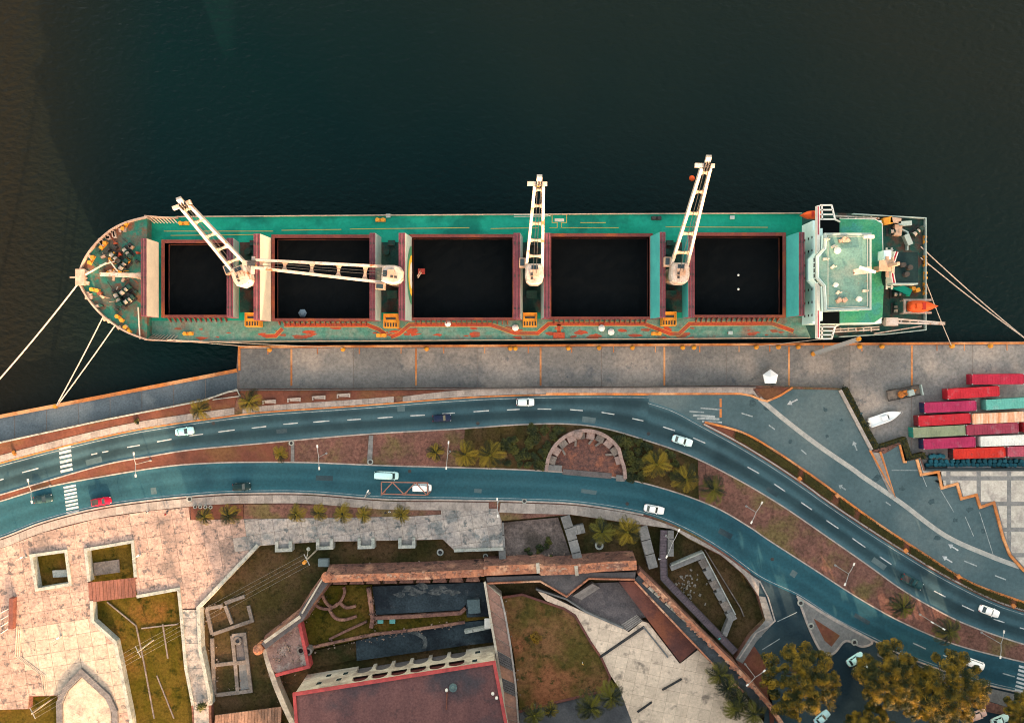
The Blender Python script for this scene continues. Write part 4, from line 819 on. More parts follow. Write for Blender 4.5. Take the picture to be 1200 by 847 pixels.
stone_wall([(586, 612), (588, 640), (589, 658)], 1.6, .05, 'grey stone wall at the left of the pebble pit')
stone_wall([(786, 621), (786, 652)], 1.4, .05, 'short stone wall right of the dark boardwalk')
bw = thing('boardwalk', 'dark purple brown boardwalk bending through the moat to the gate', 'boardwalk', W(780, 675, -2))
Q = resample(PX([(778, 621), (777, 650), (778, 677), (790, 690), (825, 726), (862, 764)], -.3), step=.62); L_, R_ = offs(Q, .85)
bbm = MB()
for i in range(len(Q) - 1):
    a = [L_[i].lerp(L_[i + 1], .04), L_[i].lerp(L_[i + 1], .96), R_[i].lerp(R_[i + 1], .96), R_[i].lerp(R_[i + 1], .04)]
    bbm.prism(a, -.5, -.3 + random.uniform(-.012, .012), bottom=True)
tag(bbm.build('boards', m_boards, bw), kind='stuff')
b = MB()
for i in range(3, len(Q), 8): b.box((Q[i].x, Q[i].y, -1.3), (.3, .3, 1.6))
b.build('posts', m_boards, bw)
for d in (L_, R_):
    b = MB(); b.ribbon(d, .12, -.3, -.05); b.build('edge_rail', m_steel_d, bw)
r_ = thing('zigzag_wall', 'angular grey moat wall with stepped square blocks', 'wall', W(824, 652, -2))
b = MB(); b.ribbon(PX([(786, 666), (823, 651), (858, 722), (849, 745)], -.2), 1.2, -2.1, -.2); b.build('wall_body', m_walkg, r_)
b = MB(); b.ribbon(PX([(787, 662.5), (824, 647), (862, 720)], .1), .25, -2, .1); b.build('coping', m_rim, r_)
for i in range(6):
    x, y = 824 + i * 6.4, 659 + i * 12.4; b = MB(); b.box(W(x, y, -1.0), (2.1, 1.9, 1.7 + .03 * i), R(-60)); b.build('square_block', m_walkg if i % 2 else m_ruin, r_)
b = MB(); rs = random.Random(12)
for k in range(60):
    x, y = 800 + rs.gauss(4, 9), 690 + rs.gauss(0, 11); 
    if in_poly(x, y, [(785, 672), (822, 660), (850, 720), (845, 745), (790, 686)]): b.box(W(x, y, -1.95), (rs.uniform(.2, .7), rs.uniform(.2, .6), .3), rs.random() * 3)
tag(b.build('rubble_stones', mat('rubble_pale', (.2, .18, .15), (.12, .11, .09), 1, fine=.35)), 'scattered pale rubble stones on the moat grass', 'stones', kind='stuff')
wall('low_edge', [(826, 644), (868, 712), (872, 722)], .25, -2.05, -1.5, m_ruin, 'thin low stone edging in the moat behind the zigzag wall')
rb = MB(); rs = random.Random(77)
for (pl, n, sp, z) in (([(381, 668), (567, 661)], 70, 2.5, -1.95), ([(381, 690), (352, 732), (312, 764)], 60, 3.5, -1.2), ([(316, 775), (335, 830)], 50, 4, -1.95), ([(436, 690), (440, 735)], 40, 3, -1.25), ([(364, 760), (545, 729)], 90, 3, -1.2), ([(590, 700), (600, 770), (606, 828)], 30, 3, -.38), ([(755, 690), (860, 790)], 70, 3.5, -1.95), ([(595, 655), (668, 655)], 60, 4, -1.65), ([(345, 750), (330, 770), (352, 778)], 60, 6, .95), ([(245, 712), (255, 812), (292, 805)], 50, 4, -1.95)):
    Q = resample(PX(pl, z), 60)
    for k in range(n):
        p = rs.choice(Q) + Vector((rs.gauss(0, sp * .2), rs.gauss(0, sp * .2), 0)); s_ = rs.uniform(.12, .5); rb.box((p.x, p.y, z + s_ * .2), (s_, s_ * rs.uniform(.5, 1), s_ * .7), rs.random() * 3, .8)
tag(rb.build('fallen_stones', mat('fallen_stone', (.24, .17, .13), (.13, .095, .075), 1.5, fine=.4, bump=.3)), 'fallen stones and brick rubble along the fort walls', 'rubble', kind='stuff')
for (pl, n, z, w_) in (([(383, 676), (566, 670.5)], 60, 3.2, 1.3), ([(570, 668), (744, 662)], 55, 3.6, 1.7), ([(751, 673), (900, 825)], 60, 3.4, .6)):
    Q = resample(PX(pl, z), 120); tb = MB()
    for k in range(n):
        p = rs.choice(Q) + Vector((rs.uniform(-.3, .3), rs.uniform(-w_, w_) * .45, 0)); tb.box((p.x, p.y, z + .05), (rs.uniform(.3, 1.1), rs.uniform(.2, .55), rs.uniform(.12, .3)), rs.uniform(-.15, .15), .9)
    tag(tb.build('loose_bricks', mat('loose_brick', (.3, .13, .08), (.17, .085, .06), 1.2, (.36, .22, .15), .6, fine=.4), f1 if z == 3.2 else (f3 if z == 3.6 else f4)), kind='stuff')
# half moon ruin in the median
hm = thing('half_moon_ruin', 'half moon stone ruin with block seats around a red gravel floor', 'ruin', W(686, 545))
arc = [(686 + 46 * math.cos(t), 551 - 47 * math.sin(t) + (7 if math.cos(t) > .85 else 0) * 1.0) for t in [math.pi * (i / 22) for i in range(23)]]
arc[0] = (732, 560); arc[1] = (731.5, 551)
fl = MB(); fl.prism(PX(arc), -.04, .12); fl.build('gravel_floor', mat('red_gravel', (.12, .058, .045), (.06, .035, .032), 1.2, (.17, .07, .045), .4, fine=.45, fscale=2.6, bump=.5), hm)
b = MB(); b.ribbon(PX(arc), .8, .05, 1.3); b.build('outer_wall', mat('moon_stone', (.25, .18, .155), (.17, .125, .11), .5, fine=.35, bump=.4), hm)
rs = random.Random(4)
for i in range(2, 21):
    if i % 2: continue
    t = math.pi * i / 22; c = W(686 + 40 * math.cos(t), 550 - 40 * math.sin(t)); b = MB(); b.box((c.x, c.y, .5), (1.9, 1.5, .9 + rs.uniform(-.2, .2)), t + math.pi / 2 - 2 * t + 2 * t); b.build('stone_seat', MATS['moon_stone'] if i % 4 else m_ruin, hm)
for i in (3, 7, 9, 13, 17):
    t = math.pi * i / 22; a = W(686 + 38 * math.cos(t), 548 - 38 * math.sin(t), .35); c = W(686 + 28 * math.cos(t + .15), 548 - 28 * math.sin(t + .15), .35); b = MB(); b.bar(a, c, .5, .5); b.build('fallen_beam', m_ruin, hm)
b = MB(); b.lathe(W(677, 508.5, .1), [(1.1, 0), (1.1, 1.2), (.8, 1.6), (.2, 1.7)], 12); b.build('round_pier', MATS['moon_stone'], hm)
for (x, y) in ((648, 548), (727, 560)):
    b = MB(); b.box(W(x, y, .4), (4.2 if x < 700 else 2, 1.4, .8), R(-4)); b.build('end_block', m_walkg, hm)
b = MB(); b.box(W(688, 555, .12), (11.5, 1.3, .3), R(-5)); b.build('threshold', m_fortw, hm)
# wooden roof shed at the bottom
sh = thing('shed_roof', 'low weathered plank roof at the foot of the grass', 'shed', W(290, 838, -2))
for i in range(20):
    x0 = 252 + i * 3.9; b = MB(); b.prism(PX([(x0, 838 - i * .5), (x0 + 3.5, 837.6 - i * .5), (x0 + 1.5, 870), (x0 - 2, 870)], .6), .2, .5 + random.uniform(0, .06), bottom=True); b.build('plank', mat('roof_planks', (.22, .13, .09), (.14, .09, .066), .6, fine=.3, rnd=.25), sh)
b = MB(); b.prism(PX([(252, 842), (328, 832), (326, 868), (252, 868)], .3), -2, .15); b.build('shed_wall', m_fortd, sh)

# ================================================================ SHIP
ZD = 6.0; ZF = 8.6
m_deckS = mat('deck_green', (.006, .20, .125), (.012, .24, .16), .2, (.006, .13, .09), .09, fine=.16, fscale=1.2, rough=.6, streak=((.35, 1, 1), 0))
m_deckW = mat('deck_green_worn', (.06, .17, .125), (.13, .185, .14), .5, (.15, .12, .085), .22, fine=.35, fscale=1.6, rough=.75, lo3=.55, hi3=.66)
m_deckD = mat('deck_green_dark', (.012, .05, .042), (.03, .055, .045), .5, (.06, .035, .028), .25, fine=.35, rough=.75)
m_deckF = mat('deck_forecastle', (.025, .135, .095), (.085, .085, .062), .3, (.16, .07, .042), .22, fine=.3, fscale=1.8, rough=.75, lo=.44, hi=.58, lo3=.52, hi3=.6)
m_hull = mat('hull_paint', (.018, .045, .038), (.06, .03, .022), .3, fine=.2, rough=.6, lo=.56, hi=.7)
m_bul = mat('bulwark_paint', (.40, .29, .22), (.3, .2, .15), .6, fine=.2, rough=.7)
m_coam = mat('coaming_red', (.13, .04, .032), (.09, .03, .03), .4, (.19, .055, .026), .2, fine=.25, rough=.7)
m_panE = mat('panel_edge_maroon', (.17, .05, .062), (.12, .036, .05), .6, fine=.25, rough=.7)
m_panW = mat('panel_face_cream', (.52, .45, .35), (.45, .39, .31), .3, fine=.1, rough=.6)
m_panT = mat('panel_face_teal', (.06, .33, .31), (.05, .28, .27), .3, fine=.1, rough=.6)
m_panG = mat('panel_face_grey', (.30, .36, .33), (.24, .3, .28), .3, fine=.12, rough=.6)
m_nearblack = mat('near_black', (.0022, .0034, .0042), (.003, .0042, .005), .4, fine=.3, rough=1, spec=.05)
m_walkR = mat('deck_walk_red', (.34, .06, .026), (.25, .052, .03), .4, (.2, .07, .04), .2, fine=.25, rough=.8)
m_super = mat('superstructure_white', (.60, .76, .72), (.54, .7, .66), .3, fine=.06, rough=.5)
m_mink = mat('monkey_island', (.14, .25, .205), (.105, .205, .172), .25, (.19, .25, .205), .12, fine=.3, c4=(.22, .17, .12), scale4=.5, lo4=.62, hi4=.7, rough=.7)
m_deckA = mat('boat_deck_green', (.03, .20, .115), (.07, .26, .13), .6, (.04, .2, .16), .3, fine=.3, rough=.7)
m_funnel = mat('funnel_dark', (.008, .02, .021), (.012, .03, .03), .5, fine=.2, rough=.6)
m_boat = mat('lifeboat_orange', (.62, .09, .022), (.52, .07, .02), .5, fine=.1, rough=.4)
m_maroon = mat('stripe_maroon', (.28, .012, .03), fine=.05, rough=.5)
m_yel = mat('marking_yellow', (.42, .28, .07), fine=.2, rough=.7)

ship = thing('cargo_ship', 'long green decked bulk carrier with open black holds moored at the quay', 'ship', W(600, 325, ZW))
TOP = [(172, 254), (240, 253), (450, 251.5), (700, 250), (850, 249.5), (940, 249), (1000, 250), (1040, 252.5), (1086, 255)]
BOT = [(1086, 387), (1040, 392), (1000, 394.5), (950, 396), (850, 396.7), (700, 398), (450, 399.7), (300, 400.6), (240, 401), (172, 398)]
BOW = cr([(172, 398), (150, 390), (130, 378), (113, 363), (100, 346), (92.5, 331), (92.5, 319), (100, 301), (112, 285), (130, 269), (150, 259.5), (172, 254)], 3)
midx = W(500, 325, ZD).x
hull_px = TOP + BOT[:-1] + BOW[:-1]
b = MB(); top = [W(p[0], p[1], ZD if p[0] > 172.1 else ZD) for p in hull_px]
def lowr(p, k, z):
    c = Vector((max(p.x, W(150, 0, ZD).x + 0) if p.x > W(172, 0, ZD).x else p.x, 0, 0)); x = p.x
    if p.x < W(180, 0, ZD).x: x = p.x + (W(180, 0, ZD).x - p.x) * k
    yc = W(0, 326, ZD).y; return Vector((x, yc + (p.y - yc) * (1 - k * .25 * (1 if p.x < W(200, 0, ZD).x else 0)), z))
b.loft([[lowr(p, .28, -8) for p in top], [lowr(p, .18, -1) for p in top], [Vector((p.x, p.y, ZD - .02)) for p in top]], cap1=False)
b.build('hull', m_hull, ship)
HOLDS = [((193, 266), (285, 369)), ((322, 433), (279, 373)), ((483, 600.5), (278.5, 372)), ((646, 761), (277.5, 371)), ((814, 917), (276.5, 369))]
hz = 8.0
HO = [PX([(x0, y0), (x1, y0), (x1, y1), (x0, y1)], hz) for (x0, x1), (y0, y1) in HOLDS]
for (x0, x1) in ((281, 306), (447, 476), (611, 636), (771, 801)):
    b = MB(); b.prism(PX([(x0, 284), (x1, 284), (x1, 366), (x0, 366)], ZD + .05), ZD, ZD + .05); b.build('crane_deck', m_deckD, ship)
yst = lambda x: 372.5 - (x - 200) * .004
# deck: port strip + midship strip (fresh green) and the worn starboard strip, cut round the holds
MAIN = [(172, 254)] + TOP[1:6] + [(940, 372), (172, 376)]
b = MB(); b.prism(PX(MAIN, ZD), None, ZD, holes=HO); b.build('main_deck', m_deckS, ship)
b = MB(); b.prism(PX([(172, 376), (940, 372), (950, 396), (850, 396.7), (700, 398), (450, 399.7), (300, 400.6), (240, 401), (172, 398)], ZD), None, ZD); b.build('starboard_deck', m_deckW, ship)
b = MB(); b.prism(PX([(940, 249), (1000, 250), (1040, 252.5), (1086, 255), (1086, 387), (1040, 392), (1000, 394.5), (950, 396), (940, 372)], ZD), None, ZD); b.build('poop_deck', m_deckD, ship)
b = MB(); b.prism(PX(BOW, ZF), ZD - .5, ZF); b.build('forecastle_deck', m_deckF, ship)
b = MB(); b.ribbon(PX(BOW, ZF + .9), .35, ZD - 1, ZF + .9); b.build('bow_bulwark', m_bul, ship)
# bulwark with stays just aft of the forecastle
for side, pts in ((0, [(172, 254), (186, 254.5), (205, 254.2)]), (1, [(172, 398), (190, 399), (208, 400.3)])):
    b = MB(); b.ribbon(PX(pts, 8), .25, ZD - .3, [9.4, 8.4, 7.0]); b.build('step_bulwark', m_bul, ship)
    for i in range(8):
        x = 175 + i * 3.8; y = 255 if side == 0 else 398.6 + i * .2; s_ = 1 if side == 0 else -1; hh = 2.6 - i * .28
        b = MB(); p = W(x, y, ZD); q = W(x + 6, y + s_ * 7, ZD)
        b.loft([[p, q, p + Vector((0, 0, hh))], [v + Vector((.22, .05, 0)) for v in (p, q, p + Vector((0, 0, hh)))]]); b.build('bulwark_stay', m_panW, ship)
b = MB(); b.ribbon(PX([(205, 253.6), (450, 251.8), (700, 250.3), (940, 249.4)], ZD + .9), .2, ZD - .4, ZD + .55); b.build('rail', m_bul, ship)
b = MB(); b.ribbon(PX([(208, 400.4), (450, 399.2), (700, 397.4), (950, 395.6)], ZD + .9), .16, ZD - .4, ZD + .45); b.build('rail', m_bul, ship)
b = MB(); b.ribbon(PX([(1000, 250.5), (1040, 253), (1085.3, 255.5), (1085.3, 386.5), (1040, 391.5), (985, 394.5)], ZD + 1), .22, ZD - .3, ZD + 1); b.build('stern_rail', m_panG, ship)
# holds: coaming, tank top, near-black sheet
for i, ((x0, x1), (y0, y1)) in enumerate(HOLDS):
    P = PX([(x0, y0), (x1, y0), (x1, y1), (x0, y1)], hz); L_ = PX([(x0 - 4, y0 - 4), (x1 + 4, y0 - 4), (x1 + 4, y1 + 3), (x0 - 4, y1 + 3)], hz)
    b = MB(); b.prism(L_, ZD - .2, hz, holes=[P])
    for k in range(4):
        a, c = P[k], P[(k + 1) % 4]; b.face([Vector((*a.xy, hz)), Vector((*c.xy, hz)), Vector((*c.xy, 2.0)), Vector((*a.xy, 2.0))])
    co = b.build('hold_coaming', m_coam, ship, recalc=False)
    b = MB(); n = 10; rs = random.Random(i)
    g = [[P[3].lerp(P[2], u / n).lerp(P[0].lerp(P[1], u / n), v / n) + Vector((0, 0, 5.2 - hz + rs.uniform(-.12, .12))) for u in range(n + 1)] for v in range(n + 1)]
    for u in range(n):
        for v in range(n): b.face([g[v][u], g[v][u + 1], g[v + 1][u + 1], g[v + 1][u]])
    b.build('cargo', m_nearblack, co)  # near-black uneven sheet across the hold
    for k in range(int((x1 - x0) / 6)):   # coaming stays along starboard
        b = MB(); p = W(x0 + 3 + k * 6, y1 + 3.4, hz); b.loft([[p, p + Vector((.22, 0, 0)), p + Vector((.22, -.9, -1.9)), p + Vector((0, -.9, -1.9))], [p - Vector((0, 0, 1.9)), p + Vector((.22, 0, -1.9)), p + Vector((.22, -.85, -1.95)), p + Vector((0, -.85, -1.95))]]); b.build('coaming_stay', m_coam, co)
# odd things lying in the holds
lm = thing('loading_machine', 'small red loading machine standing in the third hold', 'machine', W(492, 319, 5.4))
b = MB(); b.box(W(494, 318, 6), (1.5, 1.2, 1.0)); b.box(W(495, 317, 6.7), (.8, .8, .6)); b.build('body', mat('machine_red', (.2, .03, .025), fine=.2), lm)
for q in (0, 1.6): b = MB(); b.bar(W(494 + q, 315 + q, 6.6), W(489 + q * .5, 324 + q, 6.2), .22, .25); b.build('arm', m_bul, lm)
for x, y in ((865, 322.5), (865, 339)):
    b = MB(); b.lathe(W(x, y, 5.2), [(.22, 0), (.28, .2), (.15, .4), (.03, .45)], 8); tag(b.build('white_sack', m_white), 'pale sack lying on the black surface in the last hold', 'sack', 'pale sacks in the last hold')
b = MB(); b.lathe(W(355, 367, 5.2), [(.9, 0), (1.0, .3), (.5, .7), (.05, .8)], 6); tag(b.build('tarpaulin_heap', mat('tarp_blue', (.13, .18, .22), fine=.2)), 'blue grey tarpaulin heap at the edge of the second hold', 'tarpaulin')
fb_ = W(811, 209, ZW); b = MB(); b.lathe((fb_.x, fb_.y, ZW), [(.3, -.3), (.7, 0), (.5, .4), (.1, .6)], 10); tag(b.build('float_buoy', m_boat), 'small orange float on the open water', 'buoy')
# folded hatch covers: (top strip x0,x1) at z=14.6, foot px of the visible face at z=8, y range, face material
STK = [((165, 172), 186, 279.5, 370.5, m_panW, 1), ((265.5, 273.5), 280, 279, 371.5, m_panG, 1), ((297, 305), 317.5, 274, 375, m_panW, 1), ((433, 440), 447, 273, 375, m_panG, 1), ((467, 475), 482.5, 273, 375, m_panG, 1),
       ((601.5, 610), 613, 273, 373.5, m_panG, 1), ((637, 645), 633.5, 273, 372.5, m_panG, -1), ((773, 780), 762, 272, 372, m_panT, -1), ((806.5, 814), 799, 271.5, 371.5, m_panT, -1), ((936, 943), 921.5, 272, 370, m_panT, -1)]
zt = 14.4
for i, ((x0, x1), xf, y0, y1, mf, side) in enumerate(STK):
    inner = x1 if side > 0 else x0; thick = (x1 - x0) / 2
    for k in range(2):   # two leaves standing back to back
        tx0 = x0 + k * thick + .15; tx1 = x0 + (k + 1) * thick - .15
        face_top = W(inner, 0, zt).x; face_bot = W(xf, 0, 8.1).x; sh = face_bot - face_top; sh = max(-1.9, min(1.9, sh))
        a, c = W(tx0, y0, zt), W(tx1, y1, zt)
        b = MB(); b.loft([[Vector((a.x + sh, a.y, 8.05)), Vector((c.x + sh, a.y, 8.05)), Vector((c.x + sh, c.y, 8.05)), Vector((a.x + sh, c.y, 8.05))], [Vector((a.x, a.y, zt)), Vector((c.x, a.y, zt)), Vector((c.x, c.y, zt)), Vector((a.x, c.y, zt))]])
        outer = (k == 1) if side > 0 else (k == 0)
        o = b.build('hatch_panel', [m_panE, mf], ship)
        for p in o.data.polygons:
            if abs(p.normal.x) > .7: p.material_index = 1
        e = MB(); mx = (a.x + c.x) / 2
        for t in (.12, .5, .88): e.box((mx, a.y + (c.y - a.y) * t, zt + .06), ((c.x - a.x) * .5, .5, .14))
        e.box((mx, (a.y + c.y) / 2, zt + .03), (.12, abs(c.y - a.y) * .97, .07)); e.build('edge_fittings', m_steel_d, o)
# company emblem on one hatch face
def xat(z): return W(475, 0, zt).x + (max(-1.9, min(1.9, W(482.5, 0, 8.1).x - W(475, 0, zt).x))) * (zt - z) / (zt - 8.05)
for (rz_, ry, m_, e) in ((4.6, 6.6, mat('emblem_green', (.05, .17, .1), fine=.1), .03), (3.5, 4.6, mat('emblem_yellow', (.6, .36, .04), fine=.1), .05), (2.5, 3.0, m_white, .07)):
    b = MB(); yc = W(0, 322, 10).y; pts = []
    for i in range(21):
        t = math.pi * i / 20; z = 8.1 + rz_ * math.sin(t); pts.append(Vector((xat(z) + e, yc + ry * 1.0 * math.cos(t), z)))
    b.face(pts); b.build('emblem', m_, ship, recalc=False)
# red walkway, yellow lines and small fittings on deck
def deck_strip(path, w, m, z=ZD + .02, name='walkway'):
    q = PX(path, ZD); L_, R_ = offs(q, w / 2); b = MB()
    for i in range(len(q) - 1): b.face([(*L_[i].xy, z), (*L_[i + 1].xy, z), (*R_[i + 1].xy, z), (*R_[i].xy, z)])
    return b.build(name, m, ship)
RW = ([(333, 381), (431, 381), (444, 386), (452, 392)], [(458, 395), (468, 391), (480, 380.5), (575, 380.5), (588, 385), (604, 390.5), (630, 390.5), (643, 379.5), (755, 379.5), (785, 391), (796, 391), (808, 379.5), (905, 379), (930, 388)], [(311, 394), (323, 393.5), (331, 385)], [(655, 380), (655, 392)])
for p in RW: deck_strip(p, 1.0, m_yel, ZD + .015, 'walkway_edge'); deck_strip(p, .82, m_walkR, ZD + .025)
b = MB(); b.box(W(655, 393, ZD + .1), (2.6, 1.4, .2)); b.build('hatch_lid', m_walkR, ship)
for p in ([(192, 271), (320, 271)], [(200, 276), (300, 275)], [(410, 268.5), (550, 267)], [(575, 268), (630, 267)], [(657, 267), (725, 267)], [(647, 251.5), (647, 261), (653, 261), (653, 267), (644, 267)], [(664, 251.5), (664, 261), (658, 261), (658, 267)], [(680, 261), (710, 261)], [(780, 266), (900, 266.5)], [(330, 270), (400, 269)]): deck_strip(p, .16, m_yel, ZD + .02, 'painted_line')
deck_strip([(650, 258), (661, 258)], .7, m_panW, ZD + .02, 'painted_lettering')
for p in ([(602, 252.5), (640, 252), (645, 254)], [(602, 254.5), (642, 254)]): deck_strip(p, .14, m_panW, ZD + .6, 'pipe')
rs = random.Random(21)
for k in range(70):   # chipped rust patches on the starboard deck
    x, y = rs.uniform(205, 930), rs.uniform(384, 396); w_ = rs.uniform(.3, 1.4)
    c = W(x, y, ZD); b = MB() if k == 0 else b; n = 7
    b.prism([Vector((c.x + w_ * rs.uniform(.5, 1.6) * math.cos(2 * math.pi * i / n), c.y + w_ * .5 * rs.uniform(.4, 1) * math.sin(2 * math.pi * i / n), 0)) for i in range(n)], None, ZD + .004 + k * .00012)
tag(b.build('rust_patches', m_walkR, ship), kind='stuff')
def bitt(px, py, z, ang=0, m=m_yellow, s=1.0):
    b = MB(); d = Vector((math.cos(R(ang)), math.sin(R(ang)), 0)) * .65 * s; c = W(px, py, z); b.box((c.x, c.y, z + .06), (2.3 * s, .8 * s, .14), R(ang))
    for q in (c - d, c + d): b.cyl((q.x, q.y), .36 * s, z + .1, z + .75 * s, 10); b.cyl((q.x, q.y), .45 * s, z + .7 * s, z + .82 * s, 10)
    b.build('mooring_bitt', m, ship)
for (x, y, a, m_) in ((216, 262, 0, m_yellow), (221, 391, 0, m_yellow), (446, 258, 0, m_yellow), (447, 393, 0, m_yellow), (769, 256, 0, m_steel_d), (769, 391, 0, m_yellow)): bitt(x, y, ZD, a, m_)
for (x, y, a) in ((147, 265.5, 60), (112, 340, -12), (150, 386, -50), (122, 288, 50), (108, 305, 60), (141, 373, -40)): bitt(x, y, ZF, a)
for i, (x, y) in enumerate(((296, 374.5), (458, 376), (621, 374.5), (784, 373.5))):
    c = W(x, y, 8.6); b = MB(); b.box((c.x, c.y, 7.4), (3.2, 3.2, 2.6)); o = b.build('access_platform', m_yellow, ship)
    b = MB()
    for k in range(5): b.box((c.x - 1.2 + k * .6, c.y - .9, 8.75), (.3, .9, .1))
    b.box((c.x, c.y + .5, 8.75), (2.2, .5, .1)); b.build('grating', m_steel_d, o)
    b = MB(); b.ribbon([(c.x - 1.5, c.y - 1.5), (c.x - 1.5, c.y + 1.5), (c.x + 1.5, c.y + 1.5), (c.x + 1.5, c.y - 1.5)], .08, 8.7, 9.4); b.build('guard_rail', m_yellow, o)
    g = MB(); g.cyl(W(x - 4, 296, ZD), .7, ZD, ZD + 1.6, 12); g.box(W(x + 2, 345, ZD + .6), (2.4, 1.8, 1.3)); g.box(W(x + 1, 285, ZD + .4), (1.5, 1.2, .8)); g.build('deck_vent', m_deckD, ship)
b = MB()
for (x, y) in ((858, 255), (856, 390), (455, 253)): b.box(W(x, y, ZD + .2), (1.0, .8, .4))
b.build('deck_locker', m_panG, ship)
for (x, y) in ((525, 379), (705, 384.5), (716, 389), (604, 384)):
    b = MB(); b.lathe(W(x, y, ZD), [(.7, 0), (.8, .3), (.4, .6), (.1, .7)], 7); b.build('white_sack', m_white, ship)
# ---- cranes
def crane(px, py, az, el, L, name='deck_crane', zh=17.5):
    """post on deck, rotating house with cab, twin-beam jib with ties, tip sheaves and wires"""
    top_c = W(px, py, zh); c = Vector((top_c.x, top_c.y, 0))
    b = MB(); b.lathe((c.x, c.y, ZD - .1), [(1.9, 0), (1.9, .5), (1.6, .9), (1.6, zh - ZD - 4.6), (2.1, zh - ZD - 4)], 20); o = b.build(name, m_cranep, ship, True)
    d = Vector((math.cos(R(az)), math.sin(R(az)), 0)); s_ = Vector((-d.y, d.x, 0)); Z = Vector((0, 0, 1))
    P = lambda u, v, z: c + d * u + s_ * v + Z * z
    b = MB()
    prof = [(-2.6, -.9), (-2.6, .9), (-2.0, 1.7), (-.8, 2.0), (1.0, 1.9), (1.9, 1.6), (1.9, -1.6), (1.0, -1.9), (-.8, -2.0), (-2.0, -1.7)]
    b.loft([[P(u, v, zh - 4.2) for u, v in prof], [P(u, v, zh - .6) for u, v in prof], [P(u * .86 - .1, v * .86, zh) for u, v in prof]]); b.build('crane_house', m_crane, o)
    b = MB(); b.loft([[P(u, v, z) for u, v in ((1.2, 1.9), (3.2, 1.9), (3.2, 3.3), (1.2, 3.3))] for z in (zh - 3.6, zh - 1.6)]); cab = b.build('operator_cab', m_cranep, o)
    b = MB(); b.loft([[P(u, v, z) for u, v in ((1.5, 2.2), (3.0, 2.2), (3.0, 3.1), (1.5, 3.1))] for z in (zh - 1.6, zh - 1.52)]); b.build('window', m_glass, cab)
    b = MB(); b.loft([[P(u, v, z) for u, v in ((-.9, -.9), (.5, -.9), (.5, .9), (-.9, .9))] for z in (zh, zh + .5)]); b.build('winch_housing', m_cranep, o)
    b = MB(); b.loft([[P(u, v, z) for u, v in ((.7, -.7), (1.5, -.7), (1.5, .7), (.7, .7))] for z in (zh - .3, zh + .12)]); b.build('skylight', m_glass, o)
    for k in (-.5, .3):
        b = MB(); b.loft([[P(u + k - .8, v + .6, z) for u, v in ((-.3, -.25), (.3, -.25), (.3, .25), (-.3, .25))] for z in (zh + .5, zh + .56)]); b.build('vent_grille', m_steel_d, o)
    zr = zh - 2.6; J = lambda t, v, h=0: P(1.2 + L * t * math.cos(R(el)) - h * math.sin(R(el)), v, zr + L * t * math.sin(R(el)) + h * math.cos(R(el)))
    wv = lambda t: 1.75 - .95 * t
    for sd in (-1, 1):
        b = MB(); b.loft([[J(t, sd * wv(t) - .27, -.45), J(t, sd * wv(t) + .27, -.45), J(t, sd * wv(t) + .27, .45), J(t, sd * wv(t) - .27, .45)] for t in (0, .08, .5, .98)]); b.build('jib_beam', m_crane, o)
    for t in (.16, .36, .56, .76, .93):
        w_ = wv(t); b = MB(); pr = []
        for q in range(9):
            f = q / 8 * 2 - 1; hw = .28 + .42 * f * f; pr.append((f * (w_ - .2), hw))
        lo = [J(t - hw / L, v, .12) for v, hw in pr]; hi = [J(t + hw / L, v, .12) for v, hw in pr]; lo2 = [J(t - hw / L, v, -.12) for v, hw in pr]; hi2 = [J(t + hw / L, v, -.12) for v, hw in pr]
        b.loft([lo + hi[::-1], lo2 + hi2[::-1]]); b.build('jib_tie', m_cranep, o)
    b = MB(); b.bar(J(.99, -1.5), J(.99, 2.2), .7, .7); b.bar(J(1.0, 0), J(1.07, 0), 1.0, .6); tip = b.build('jib_head', m_crane, o)
    b = MB()
    for v in (-.5, 0, .5): b.bar(J(.97, v, .6), J(1.03, v, .6), .15, .8)
    b.build('sheave', m_steel_d, tip)
    b = MB()
    for v in (-.35, .35): b.tube([P(-.3, v, zh + .4), J(.5, v * .8, .9), J(.98, v, .7)], .06, 5)
    b.build('hoist_wire', m_steel_d, o)
    b = MB(); b.tube([J(1.02, 0, 0), J(1.02, 0, 0) - Z * 3.2], .06, 5); e = J(1.02, 0, 0) - Z * 3.6; b.lathe((e.x, e.y, e.z), [(.15, -.5), (.45, -.2), (.45, .3), (.15, .6)], 8); b.build('hook_block', m_yellow, o)
    return o
def jib_to(px, py, tx, ty, tz, zh=17.5):
    c = W(px, py, zh); t = W(tx, ty, tz); d = t - Vector((c.x, c.y, zh - 2.6)); hor = math.hypot(d.x, d.y) - 1.2
    return math.degrees(math.atan2(d.y, d.x)), math.degrees(math.atan2(d.z, hor)), math.hypot(hor, d.z) / 1.02
for (px, py, tx, ty, tz) in ((281, 321, 213, 237, 38), (457, 321, 292, 308.5, 19.5), (626.5, 319, 632, 212, 41), (798, 318, 829, 190, 40)):
    az, el, L = jib_to(px, py, tx, ty, tz); crane(px, py, az, el, L)
